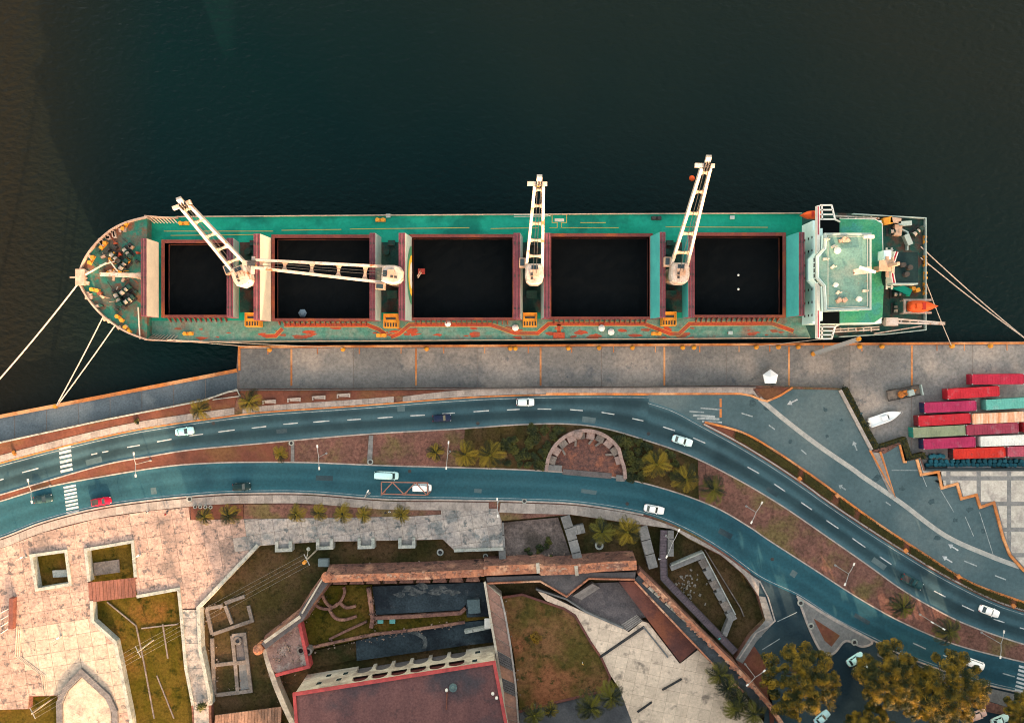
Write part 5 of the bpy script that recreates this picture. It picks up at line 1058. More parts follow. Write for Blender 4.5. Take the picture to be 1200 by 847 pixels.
# ---- superstructure
sup = None
front = [(940, 262), (940, 381)]
zb = 16.5
xF = W(940, 0, 6.2).x
def SP(px, py, z): return W(px, py, z)
b = MB(); x1 = W(1033, 0, 13).x; yT = W(0, 262, 9).y; yB = W(0, 380, 9).y
b.prism([Vector((xF, yT, 0)), Vector((x1, yT, 0)), Vector((x1, yB, 0)), Vector((xF, yB, 0))], ZD - .1, 13.0); sup = b.build('superstructure', m_super, ship)
b = MB(); b.prism(PX([(984, 256), (1026, 257), (1034, 262), (1036, 300), (1036, 330), (1034, 372), (1025, 378), (984, 379)], 13.2), 12.6, 13.2); b.build('boat_deck', m_deckA, sup)
b = MB(); b.ribbon(PX([(984, 256), (1026, 257), (1034, 262), (1035, 300)], 14.1), .12, 13.95, 14.1); b.ribbon(PX([(1034, 372), (1025, 378), (984, 379)], 14.1), .12, 13.95, 14.1); b.build('guard_rail', m_white, sup)
# front block up to the bridge
yT2, yB2 = W(0, 268, 16).y, W(0, 376, 16).y
b = MB(); b.prism([Vector((xF - .05, yT2, 0)), Vector((xF + .9, yT2, 0)), Vector((xF + .9, yB2, 0)), Vector((xF - .05, yB2, 0))], 12.8, zb); b.build('bridge_front', m_super, sup)
for z in (8.2, 10.6, 12.8, 15):
    for k in range(7):
        y = yB2 + (yT2 - yB2) * (k + .5) / 7; b = MB(); b.box((xF - .09, y, z), (.08, .5, .5)); b.build('porthole', m_steel_d, sup)
for y0, y1 in ((255.5, 275), (364, 379)):
    b = MB(); b.prism(PX([(962, y0), (983.5, y0), (983.5, y1), (962, y1)], 13.6), 12.9, 13.6); b.build('dark_gap', m_nearblack, sup)  # near-black blocks stand in for the shaded gaps beside the bridge
# bridge wing with maroon band, open lattice ends
b = MB(); b.prism(PX([(957.5, 241), (961, 240.5), (961, 397), (957.5, 396.5)], zb + .9), zb - .3, zb + .9); bw_ = b.build('bridge_wing', m_white, sup)
for (y0, y1) in ((242, 275), (364, 395.5)):
    b = MB(); b.prism(PX([(958.3, y0), (959.5, y0), (959.5, y1), (958.3, y1)], zb + .95), zb + .8, zb + .96); b.build('wing_stripe', m_maroon, bw_)
for y0, y1, sg in ((240.5, 257, 1), (397, 383, -1)):
    for k in range(4):
        y = y0 + (y1 - y0) * k / 3; b = MB(); b.bar(W(961, y, zb + .5), W(975 + (k * .9), y, zb + .5), .28, .3); b.build('wing_frame', m_white, bw_)
    b = MB(); b.bar(W(974.5, y0, zb + .5), W(978.5, y1, zb + .5), .32, .3); b.bar(W(963, y0, zb + .5), W(963.5, y1, zb + .5), .3, .3); b.bar(W(978, y1, zb + .5), W(984, y1 + sg * 3, 14), .3, .3); b.build('wing_frame', m_white, bw_)
# wheelhouse and monkey island
MI = [(957.5, 300.5), (966.5, 290.5), (967.5, 274), (1020.5, 274), (1020.5, 362), (967.5, 364), (966, 335), (957.5, 325.5)]
zm = 19.6
b = MB(); b.prism(PX(MI, zm), 12.9, zm); wh = b.build('wheelhouse', m_super, sup)
b = MB(); b.prism([p * 1 for p in PX([(960, 301.5), (968.5, 291.5), (969.5, 276), (1018.5, 276), (1018.5, 360), (969.5, 362), (968, 334.5), (960, 325)], zm)], zm - .1, zm + .05); b.build('monkey_island', m_mink, wh)
b = MB(); b.ribbon(PX(MI, zm + .6), .4, zm - .2, zm + .5, closed=True); b.build('roof_rim', m_panG, wh)
b = MB(); b.ribbon(PX([(970.5, 277), (1017, 277), (1017, 359), (970.5, 361)], zm + 1.0), .07, zm + .85, zm + .95, closed=True); b.build('guard_rail', m_rail, wh)
L_ = PX(MI, zm)
for (i, j) in ((7, 0), (0, 1), (6, 7)):
    a, c = L_[i], L_[j]; n = 4 if i == 7 else 2
    for k in range(n):
        p, q = a.lerp(c, (k + .12) / n), a.lerp(c, (k + .88) / n); nr = Vector((-(q - p).y, (q - p).x, 0)).normalized()
        if nr.x > 0: nr = -nr
        b = MB(); b.loft([[Vector((*v.xy, z)) for v in (p + nr * .02, q + nr * .02, q + nr * .06, p + nr * .06)] for z in (17.6, 18.9)]); b.build('window', m_glass, wh)
for (x, y, r) in ((978, 294.5, .75), (1003, 351, .6), (976, 334.5, .5)): b = MB(); b.lathe(W(x, y, zm), [(.25, 0), (.25, .8), (r * .7, .9), (r, 1.5), (r * .8, 2.1), (.1, 2.4)], 14); b.build('satellite_dome', m_white, wh, True)
rs = random.Random(8)
for (x, y) in ((985, 281), (990, 282), (984, 352), (990, 353)):
    b = MB()
    for k in range(4): p = W(x + rs.uniform(-3, 3), y + rs.uniform(-2, 2), zm); b.box((p.x, p.y, zm + .4), (rs.uniform(.4, 1.1), rs.uniform(.3, .8), rs.uniform(.5, 1)), rs.random())
    b.build('deck_equipment', m_cranep, wh)
for (x, y) in ((976, 289), (975, 313), (981, 343), (966, 304), (1012, 341), (967, 281)):
    b = MB(); p = W(x, y, zm); b.box((p.x, p.y, zm + .35), (.8, .5, .7), rs.random()); b.cyl((p.x + .5, p.y), .15, zm, zm + 1.2, 8); b.build('deck_equipment', m_panW, wh)
b = MB(); b.box(W(1018, 277.5, zm + .6), (2.2, .7, .5)); b.build('searchlight', m_white, wh)
# radar mast
p0 = W(1026, 316, 13.2); ztm = 25
mt = MB(); mt.bar((p0.x, p0.y, 13), (p0.x - .3, p0.y, ztm), 1.1, 1.1, w2=.6, h2=.6); mt.bar((p0.x, p0.y - 2.2, 19), (p0.x, p0.y + 2.2, 19), .6, .4); mt.bar((p0.x - .2, p0.y - 1.6, 22), (p0.x - .2, p0.y + 1.6, 22), .5, .4); mt.box((p0.x - 1.0, p0.y, 20.6), (2.8, 2.2, .25)); mst = mt.build('radar_mast', m_cranep, sup)
b = MB(); b.bar(W(1007, 313, 23.2), W(1026, 319, 23.2), .55, .35); b.build('radar_scanner', m_white, mst)
b = MB(); b.bar(W(1000, 319, 21.5), W(1021, 316, 21.5), 1.1, .6, w2=1.4); b.build('radar_scanner', m_crane, mst)
b = MB(); b.box((p0.x + .3, p0.y + 2.6, 17), (1.6, 1.9, 3)); b.build('signal_locker', m_super, mst)
b = MB()
for k in range(5): b.bar((p0.x + 1.4, p0.y - 4 + k * 2, 15.2), (p0.x + 3, p0.y - 4 + k * 2, 15.2), .2, .2)
b.bar((p0.x + 1.5, p0.y - 4.5, 15.3), (p0.x + 1.5, p0.y + 4.5, 15.3), .3, .3); b.bar((p0.x + 2.6, p0.y - 4.5, 15.3), (p0.x + 2.6, p0.y + 4.5, 15.3), .3, .3); b.build('ladder_rack', m_rail, mst)
# funnel
zf = 18
fpts = [(1049, 295.5), (1075.5, 295.5), (1076, 312), (1075.5, 331.5), (1046, 332), (1044, 322), (1045, 308)]
b = MB(); b.prism(PX(fpts, zf), ZD, zf); fn = b.build('funnel', m_funnel, ship)
b = MB(); b.ribbon(PX([(1051, 295), (1046.5, 308), (1046, 321), (1048, 332)], zf + .1), .75, 15.5, zf + .12); b.build('funnel_band', m_white, fn)
b = MB(); b.ribbon(PX([(1051, 295), (1046.5, 308), (1046, 321), (1048, 332)], zf + .15), .3, 15.4, zf + .17); b.build('funnel_band', m_maroon, fn)
b = MB(); b.ribbon(PX([(1046, 332.5), (1076, 332.5)], zf + .2), .3, 15.4, zf + .2); b.build('funnel_rim', m_panG, fn)
for (x, y) in ((1056, 311), (1064, 314), (1060, 322)): b = MB(); b.cyl(W(x, y, zf), .55, zf - .3, zf + 1.3, 12); b.build('exhaust_pipe', m_steel_d, fn)
# poop deck gear
for (x, y, a) in ((1083, 281, 90), (1083, 304.5, 90), (1083, 308, 90), (1083.5, 323, 90), (1083, 336, 90), (1083, 341, 90)): bitt(x, y, ZD, a, m_yellow, .85)
def winch(px, py, z, ang, s=1.0, m=m_steel_d):
    c = W(px, py, z); d = Vector((math.cos(R(ang)), math.sin(R(ang)), 0)); b = MB(); b.box((c.x, c.y, z + .15), (3.4 * s, 2 * s, .3), R(ang)); o = b.build('winch', m, ship)
    b = MB(); e = d * 1.1 * s; cc = Vector((c.x, c.y, z + .9 * s))
    for q, r_ in ((-1.1, .75), (-.9, .4), (.3, .4), (.5, .75)):
        pass
    b.tube([cc - e, cc - e * .2], .5 * s, 10); b.tube([cc + e * .1, cc + e * .7], .45 * s, 10); b.build('winch_drum', m_rope, o)
    b = MB()
    for t in (-1.05, -.12, .05, .78): b.tube([cc + e * t, cc + e * (t + .07)], .8 * s, 12)
    b.box(cc + d * 1.4 * s, (.8 * s, .9 * s, 1.1 * s), R(ang)); b.build('winch_frame', m_deckD, o)
for (x, y, a, s) in ((136, 302, -40, 1), (146, 312, 50, 1), (150, 296, -45, .9), (148, 341, 40, 1), (140, 350, -60, 1), (152, 352, 35, .9)): winch(x, y, ZF, a, s)
for (x, y, a, s) in ((1072, 273, 40, 1), (1046, 272, 0, .9), (1050, 345, 0, .9), (1048, 362, 90, .8)): winch(x, y, ZD, a, s)
for (x, y, w_, h, m_) in ((1052, 270, 1.6, 2.4, m_cranep), (1060, 262, 3, 1, m_panG), (1040, 259, 2, 1.6, m_yellow), (1049, 258.5, 2.4, 1.2, m_cranep), (1064, 281, 1.2, 2.5, m_panG), (1055, 338, 5, 1.6, m_deckS), (1075, 340, 1, .9, m_yellow), (1070, 338, .8, .8, m_yellow)):
    b = MB(); c = W(x, y, ZD + 1); b.box((c.x, c.y, ZD + .7), (w_, h, 1.4), R(rs.uniform(-25, 25))); b.build('deck_equipment', m_, ship)
b = MB(); b.ribbon(PX([(1055, 262), (1056, 268), (1064, 272), (1064, 293)], ZD + 1), .3, ZD, ZD + 1.0); b.build('guard_rail', m_panG, ship)
# port and starboard davit rails beside the boat deck, provision crane
for y, sg in ((251, 1), (391, -1)):
    b = MB(); b.bar(W(977, y + 2 * sg, 12), W(1030, y + 5 * sg, 10), .3, .35); b.bar(W(977, y + 5 * sg, 12), W(1030, y + 8 * sg, 10), .25, .3)
    for k in range(5): b.bar(W(985 + k * 9, y + 2.4 * sg, 11.5), W(985 + k * 9, y + 7 * sg, 11.5), .22, .3)
    b.build('davit_frame', m_crane, ship)
b = MB()
for y0, y1 in ((379, 382), (374, 379)): b.bar(W(1040, y0 - 1, 12), W(1107, y1 - 2.2 if y0 > 376 else y1 - .6, 12), .35, .5)
for k in range(6): b.bar(W(1046 + k * 10, 374.5 + k * .6, 12), W(1046 + k * 10, 379.5 - k * .1, 12), .3, .3)
b.box(W(1044, 377, 11.6), (2.6, 1.8, 1.4)); b.cyl(W(1044, 377, 9), .7, ZD, 11.4, 12); b.build('provision_crane', m_crane, ship)
b = MB()
for k in range(4): b.bar(W(1024 + k * 14, 391 - k * 2.2, 8), W(1038 + k * 14, 388.8 - k * 2.2, 8.5), .25, .3)
b.build('accommodation_ladder', m_crane, ship)
# foremast and bow fittings
b = MB(); b.bar(W(166, 323, 12), W(117, 321.5, 17.5), 1.0, .8, w2=.7, h2=.5); fm = b.build('foremast', m_crane, ship)
b = MB(); p = W(163, 323, 12); b.cyl((p.x, p.y), .8, ZF, 12.2, 12); b.bar(W(134, 317, 15), W(133, 329, 15), .4, .3); b.build('mast_arm', m_cranep, fm)
b = MB(); b.bar(W(117, 311, ZF + .8), W(140, 305, ZF + .8), .25, .25); b.bar(W(100, 322, ZF + .8), W(125, 308, ZF + 1.2), .3, .3); b.bar(W(128, 305, ZF + 1), W(138, 318, ZF + 1), .25, .25); b.bar(W(162, 360, ZF + .4), W(164, 397, ZF + .4), .25, .25); b.build('deck_pipe', m_panW, ship)
rs = random.Random(31)
for k in range(24):
    t = rs.uniform(.35, 2.8); rr = rs.uniform(.86, .93); x = 172 - 78 * rr * math.sin(t); y = 326 - 70 * rr * math.cos(t); c = W(x, y, ZF); b = MB(); b.box((c.x, c.y, ZF + .3), (rs.uniform(.5, 1.6), rs.uniform(.4, .8), .6), t + 1.2); b.build('fairlead', m_bul, ship)
for k in range(34):
    x, y = rs.uniform(112, 162), rs.uniform(285, 368); c = W(x, y, ZF); b = MB(); b.box((c.x, c.y, ZF + .35), (rs.uniform(.3, 1.2), rs.uniform(.3, 1.0), .7), rs.random() * 3); b.cyl((c.x + .4, c.y), .2, ZF, ZF + 1.1, 8); b.tube([(c.x, c.y, ZF + .3), (c.x + rs.uniform(-3, 3), c.y + rs.uniform(-2.5, 2.5), ZF + .25)], .07, 5); b.build('deck_equipment', (m_yellow, m_steel_d, m_cranep, m_deckD, m_steel_d, m_walkR)[k % 6], ship)
b = MB(); b.box(W(95, 325, ZF + .5), (2.0, 3.6, 1.2)); b.bar(W(82, 325, ZF + 1), W(92, 325, ZF + 1), .25, .25); b.build('bow_roller', m_bul, ship)
# lifeboats, mooring lines, gangway
def lifeboat(px, py, z, L, w_, ang, label):
    r_ = thing('lifeboat', label, 'lifeboat', W(px, py, z), rz=R(ang)); LOC[r_.name] = Vector((0, 0, 0)); b = MB(); rings = []
    for t in [i / 10 for i in range(11)]:
        hw = w_ / 2 * (1 - (max(0, t - .45) / .55) ** 2.2) * (.82 + .18 * min(1, t / .15)); hw = max(hw, .05); x = L * (t - .5)
        rings.append([Vector((x, hw * math.cos(a), -.2 + 1.1 * math.sin(a) * (1 if math.sin(a) < 0 else 1.2))) for a in [2 * math.pi * k / 14 for k in range(14)]])
    b.loft(rings); b.build('hull', m_boat, r_, True)
    b = MB(); b.box((-L * .22, 0, 1.2), (L * .26, w_ * .5, .7), 0, .75); b.build('conning_cabin', m_boat, r_)
    b = MB(); b.box((-L * .02, 0, 1.1), (L * .12, w_ * .62, .16)); b.build('hatch', mat('hatch_red', (.3, .03, .02), fine=.1), r_)
    return r_
lifeboat(1081, 359, 11, 6.0, 2.6, 0, 'bright orange free fall lifeboat on the stern cradle')
lifeboat(950, 252, 10, 4.2, 1.9, 180, 'small red orange boat tucked under the port bridge wing')
b = MB()
for y in (351.5, 366.5): b.bar(W(1058, y, 9.6), W(1091, y, 9.6), .4, .5)
for x in (1060, 1066): b.bar(W(x, 351, 9.7), W(x, 367, 9.7), .5, .4)
for x in (1062, 1082):
    for y in (351.5, 366.5): p = W(x, y, 9); b.bar((p.x, p.y, ZD), (p.x, p.y, 9.5), .3, .3)
b.build('boat_cradle', m_crane, ship)
def rope(a, c, label, sag=.6, r=.13):
    a, c = Vector(a), Vector(c); P = []
    for i in range(13): t = i / 12; q = a.lerp(c, t); q.z -= sag * 4 * t * (1 - t); P.append(q)
    b = MB(); b.tube(P, r, 6); tag(b.build('mooring_line', m_rope), label, 'rope')
rope(W(91, 333, ZF + .8), W(-22, 468, ZQ + .5), 'thick bow mooring line leading out past the old quay', .8, .18)
rope(W(138, 336, ZF + .6), W(66, 475, ZQ + .6), 'mooring line from mid forecastle to the old quay bollard', .5)
rope(W(156, 350, ZF + .6), W(67, 475, ZQ + .6), 'mooring line from the aft forecastle to the old quay bollard', .5)
rope(W(1079, 289, ZD + .6), W(1207, 401, ZQ + .6), 'upper of the two long stern mooring lines', .8)
rope(W(1079, 302, ZD + .6), W(1209, 402, ZQ + .6), 'lower of the two long stern mooring lines', .8)
rope(W(1085, 330, ZD + .8), W(1115, 405, ZQ + .6), 'short steep stern mooring line beside the lifeboat', .3, .11)
rope(W(196, 398, ZF), W(402, 407.5, ZQ + .6), 'thin bow spring line stretched along the hull', .4, .09)
rope(W(206, 399, ZF - 1), W(316, 408, ZQ + .6), 'short bow spring line to the first quay bollard', .4, .09)
rope(W(975, 396, ZD + .8), W(890, 405.5, ZQ + .6), 'thin stern spring line above the quay edge', .3, .08)
gw = thing('gangway', 'pale slanting gangway from ship to quay', 'gangway', W(975, 408, ZQ))
A0, A1 = W(1006, 397, ZD + .4), W(953, 414.5, ZQ + .2); dd = (A1 - A0).normalized(); sx = dd.cross(Vector((0, 0, 1))).normalized()
b = MB(); b.bar(A0, A1, .9, .12); b.build('walkway_deck', m_lamp, gw)
for q in (-.5, .5):
    b = MB(); b.bar(A0 + sx * q + Vector((0, 0, .9)), A1 + sx * q + Vector((0, 0, .9)), .08, .08)
    for k in range(9): p = A0.lerp(A1, k / 8) + sx * q; b.bar(p, p + Vector((0, 0, .9)), .07, .07)
    b.build('handrail', m_lamp, gw)
for P in (A0, A1): b = MB(); b.cyl((P.x, P.y), .55, P.z - .3, P.z + .35, 12); b.build('landing_roller', m_yellow, gw)

# ================================================================ CONTAINER YARD
def container(x0, x1, yl, yr, h, col, label, end=None, y_h=13.6):
    """photo px of the roof: left/right x, y of the roof's upper edge at both ends"""
    zt_ = ZQ + 2.6; a = W(x0, yl, zt_); c = W(x1, yr, zt_); d = (c - a); L = 12.2; ang = math.atan2(d.y, d.x)
    ctr = a + Vector((math.cos(ang), math.sin(ang), 0)) * L / 2 + Vector((math.sin(ang), -math.cos(ang), 0)) * 1.3
    r_ = thing('shipping_container', label, 'container', (ctr.x, ctr.y, ZQ), rz=ang); LOC[r_.name] = Vector((0, 0, 0))
    m_ = mat('container_' + '_'.join('%d' % int(q * 1000) for q in col), col, tuple(q * .78 for q in col), .35, tuple(q * .7 + .06 for q in col), .5, fine=.25, fscale=3, c4=tuple(q * .5 + .03 for q in col), scale4=.9, lo4=.6, hi4=.7, rough=.6, lo3=.56, hi3=.7) if col[1] < .28 or col[1] > .34 else mat('container_rusty', (.55, .24, .12), (.62, .46, .33), .5, fine=.2, streak=((2.5, .3, 1), 0))
    b = MB(); n = 40; hw = 1.22; prof = []
    b.box((0, 0, .1), (12.1, 2.4, .2))
    for s_ in (-1, 1):    # corrugated sides
        for i in range(n):
            xa, xb = -6.05 + 12.1 * i / n, -6.05 + 12.1 * (i + 1) / n; e = .035 if i % 2 else 0; y = s_ * (hw - e)
            b.face([(xa, y, .15), (xb, y, .15), (xb, y, 2.5), (xa, y, 2.5)])
            if i: y0 = s_ * (hw - (.0 if i % 2 else .035)); b.face([(xa, y, .15), (xa, y, 2.5), (xa, y0, 2.5), (xa, y0, .15)])
    for e in (-6.05, 6.05): b.face([(e, -1.2, .15), (e, 1.2, .15), (e, 1.2, 2.5), (e, -1.2, 2.5)])
    b.build('side_walls', m_, r_, recalc=False)
    b = MB()
    for i in range(n):
        xa, xb = -6.0 + 12.0 * i / n, -6.0 + 12.0 * (i + 1) / n; z = 2.56 - (.03 if i % 2 else 0); b.face([(xa, -1.2, z), (xb, -1.2, z), (xb, 1.2, z), (xa, 1.2, z)])
        if i: z0 = 2.56 - (0 if i % 2 else .03); b.face([(xa, -1.2, z), (xa, 1.2, z), (xa, 1.2, z0), (xa, -1.2, z0)])
    b.build('roof', m_, r_, recalc=False)
    me_ = m_ if end is None else mat('cont_end_' + label[:8], end, fine=.15, rough=.6)
    for s_ in (-1, 1):
        b = MB(); b.box((-6.08, s_ * .6, 1.3), (.08, 1.12, 2.3))
        for q in (.3, .8): b.box((-6.14, s_ * q, 1.3), (.06, .06, 2.3))
        b.build('door', me_, r_)
    for e in (-6.02, 6.02):
        b = MB(); b.box((e, 0, 2.55), (.12, 2.44, .1)); b.build('top_rail', m_, r_)
        for s_ in (-1, 1): b = MB(); b.box((e, s_ * 1.15, 2.54), (.2, .18, .14)); b.build('corner_casting', m_panG, r_)
    return r_
RED, MAG, CRI, PNK = (.42, .024, .034), (.34, .03, .085), (.36, .022, .045), (.36, .07, .10)
container(1139, 1201, 438, 437.5, 14, CRI, 'crimson container set apart from the others at the quay side')
container(1110, 1171, 455.5, 451.5, 14, RED, 'red container overlapping the crimson one in the second row')
container(1083, 1146, 471.5, 468.5, 14, MAG, 'magenta container between two red ones beside the teal container', (.03, .035, .08))
container(1076, 1137, 487, 483.5, 13, RED, 'red container directly above the pale green one', (.17, .03, .035))
container(1070, 1130, 500.5, 497.5, 13, (.21, .245, .15), 'pale green container with teal doors', (.03, .22, .17))
container(1082, 1144, 514, 511, 13, MAG, 'magenta container directly below the pale green one', (.03, .04, .09))
container(1117, 1179, 525.5, 523, 12, (.47, .03, .02), 'bright red container beside the row of blue drums', (.06, .03, .03))
container(1181, 1243, 522.8, 521, 12, PNK, 'dusty pink container at the end of the bright red one')
container(1149, 1211, 510.8, 508.5, 12, (.62, .62, .56), 'white container next to the magenta ones')
container(1132.5, 1194.5, 497.5, 494.5, 12, (.26, .04, .065), 'dark magenta container beside the pale green one')
container(1139.5, 1201.5, 484.5, 481.5, 12, (.58, .30, .17), 'rusty orange and cream container')
container(1155.5, 1217, 468, 464.5, 12, (.11, .36, .30), 'turquoise container behind the magenta one')
container(1200, 1262, 494, 491, 12, RED, 'red container at the far end of the dark magenta one')
b = MB(); b.lathe((0, 0, 0), [(.3, 0), (.42, .02), (.42, .28), (.45, .3), (.42, .32), (.42, .6), (.45, .62), (.42, .64), (.42, .9), (.38, .93)], 14)
dr0 = b.build('drum', mat('drum_blue', (.012, .075, .10), (.02, .10, .12), .8, fine=.2, rough=.45, rnd=.3), None, True)
rs = random.Random(2); spots = []
for i in range(24): spots.append((1084.5 + i * 4.9 + rs.uniform(-.5, .5), 544 + rs.uniform(-.6, .6)))
for i in range(18): spots.append((1089 + i * 6.2 + rs.uniform(-1, 1), 539.8 + rs.uniform(-.5, .5)))
for i in range(5): spots.append((1089 + i * 3.6, 534 + rs.uniform(-.7, .7)))
for i, (x, y) in enumerate(spots):
    o = dr0 if i == 0 else copy_tree(dr0); o.location = W(x, y, ZQ); sc = 1.15; o.scale = (sc, sc, 1)
    tag(o, 'dark blue drum standing in the rows below the bright red container', 'drum', 'blue drums along the terrace wall')
for (x0, x1) in ((1110, 1161), (1180, 1215)):
    r_ = thing('pipe_bundle', 'long pale metal beam lying beside the blue drums', 'beam', W(x0, 547.5, ZQ), 'pale beams beside the drums'); b = MB(); b.bar(W(x0, 547.2, ZQ + .5), W(x1, 547, ZQ + .5), .45, .3); b.build('beam', m_lamp, r_)
    b = MB(); b.box(W(x0 + 6, 547.2, ZQ + .18), (.4, .6, .35)); b.box(W(x1 - 6, 547.1, ZQ + .18), (.4, .6, .35)); b.build('support', m_steel_d, r_)
b = MB(); b.ribbon(PX([(1084, 550), (1260, 549.5)]), .3, -2.2, .35); tag(b.build('terrace_wall', mat('terrace_wall_dark', (.03, .045, .05), fine=.2)), 'dark wall between drums and square paved terrace', 'wall')
# flatbed with yellow machinery
fl = thing('flatbed_trailer', 'dusty flatbed trailer loaded with orange machine parts', 'trailer', W(1057, 460, ZQ), rz=R(11)); LOC[fl.name] = Vector((0, 0, 0))
m_dust = mat('dusty_metal', (.16, .13, .105), (.10, .085, .072), .8, fine=.3)
b = MB(); b.box((0, 0, .95), (8.0, 2.5, .2)); b.build('bed', m_dust, fl)
for s_ in (-1.2, 1.2): b = MB(); b.box((0, s_, 1.2), (8, .12, .4)); b.build('side_board', m_steel_d, fl)
b = MB(); b.box((3.9, 0, 1.5), (.25, 2.5, 1.2)); b.build('headboard', m_panG, fl)
b = MB(); b.box((-2.9, 0, 1.12), (2.0, 2.2, .16)); b.build('plate', m_dust, fl)
rs = random.Random(6)
for k in range(9): b = MB(); b.bar((rs.uniform(-1.6, 3), rs.uniform(-.9, .9), 1.4), (rs.uniform(-1.6, 3), rs.uniform(-.9, .9), 1.7), .25, .3); b.build('machine_arm', mat('machine_orange', (.45, .15, .03), (.28, .1, .03), .9, fine=.2), fl)
b = MB(); b.box((1.2, -.2, 1.75), (1.5, 1.4, 1.2), .1, .9); b.build('machine_cab', m_panG, fl)
b = MB(); b.lathe((-.9, -.3, 1.05), [(.7, 0), (.75, .5), (.5, .8), (.1, .85)], 12); b.build('machine_body', MATS['machine_orange'], fl)
for x in (-3, -2, 2.6):
    for s_ in (-1.1, 1.1): b = MB(); b.tube([(x, s_ - .15, .48), (x, s_ + .15, .48)], .48, 14); b.build('wheel', m_tyre, fl)
# speed boat on the yard
bt = thing('speedboat', 'white open speedboat laid up on the yard', 'boat', W(1035, 489, ZQ), rz=R(19)); LOC[bt.name] = Vector((0, 0, 0)); rings = []; inner = []
for t in [i / 12 for i in range(13)]:
    x = -3.9 + 7.8 * t; hw = 1.2 * (1 - max(0, (t - .45) / .55) ** 2.4); hw = max(hw, .06); rings.append([(x, -hw, 1.15), (x, -hw * .9, .6), (x, 0, .25 + .4 * max(0, t - .6)), (x, hw * .9, .6), (x, hw, 1.15), (x, hw * .82, 1.2), (x, hw * .75, .95 if t < .7 else 1.15), (x, -hw * .75, .95 if t < .7 else 1.15), (x, -hw * .82, 1.2)])
b = MB(); b.loft(rings); b.build('hull', mat('boat_white', (.74, .76, .74), fine=.04, rough=.35), bt, True)
b = MB(); b.box((-.2, 0, 1.25), (1.5, 1.1, .6), 0, .85); b.build('console', MATS['boat_white'], bt)
b = MB(); b.box((.62, 0, 1.5), (.12, 1.0, .4)); b.build('windscreen', m_glass, bt)
for s_ in (-.45, .45): b = MB(); b.box((-4.1, s_, 1.1), (.5, .45, .9), 0, .8); b.box((-3.95, s_, .5), (.25, .2, .7)); b.build('outboard_motor', m_white, bt)
for x in (-2.4, 1.6): b = MB(); b.box((x, 0, .15), (.35, 1.8, .3)); b.build('keel_block', m_wood, bt)
b = MB(); b.bar((3.7, -.4, 1.35), (4.35, 0, 1.4), .08, .08); b.bar((3.7, .4, 1.35), (4.35, 0, 1.4), .08, .08); b.build('bow_rail', m_lamp, bt)
# white pentagonal tent on the quay
tn = thing('white_tent', 'white pentagonal tent on the quay apron', 'tent', W(903, 443, ZQ)); tz = ZQ + 2.3
P5 = [W(x, y, tz) for x, y in ((894.3, 439), (903, 432.8), (911.7, 439), (909.5, 449), (896.5, 449))]; ap = W(903, 442, ZQ + 3.4)
for i in range(5): b = MB(); b.face([P5[i], P5[(i + 1) % 5], ap]); b.face([P5[i], P5[(i + 1) % 5], P5[(i + 1) % 5] - Vector((0, 0, .35)), P5[i] - Vector((0, 0, .35))]); b.build('canopy_panel', mat('tent_cloth', (.8, .79, .76), fine=.02, rough=.7), tn)
for p in P5: b = MB(); b.bar((p.x, p.y, ZQ), (p.x, p.y, tz), .1, .1); b.build('pole', m_lamp, tn)

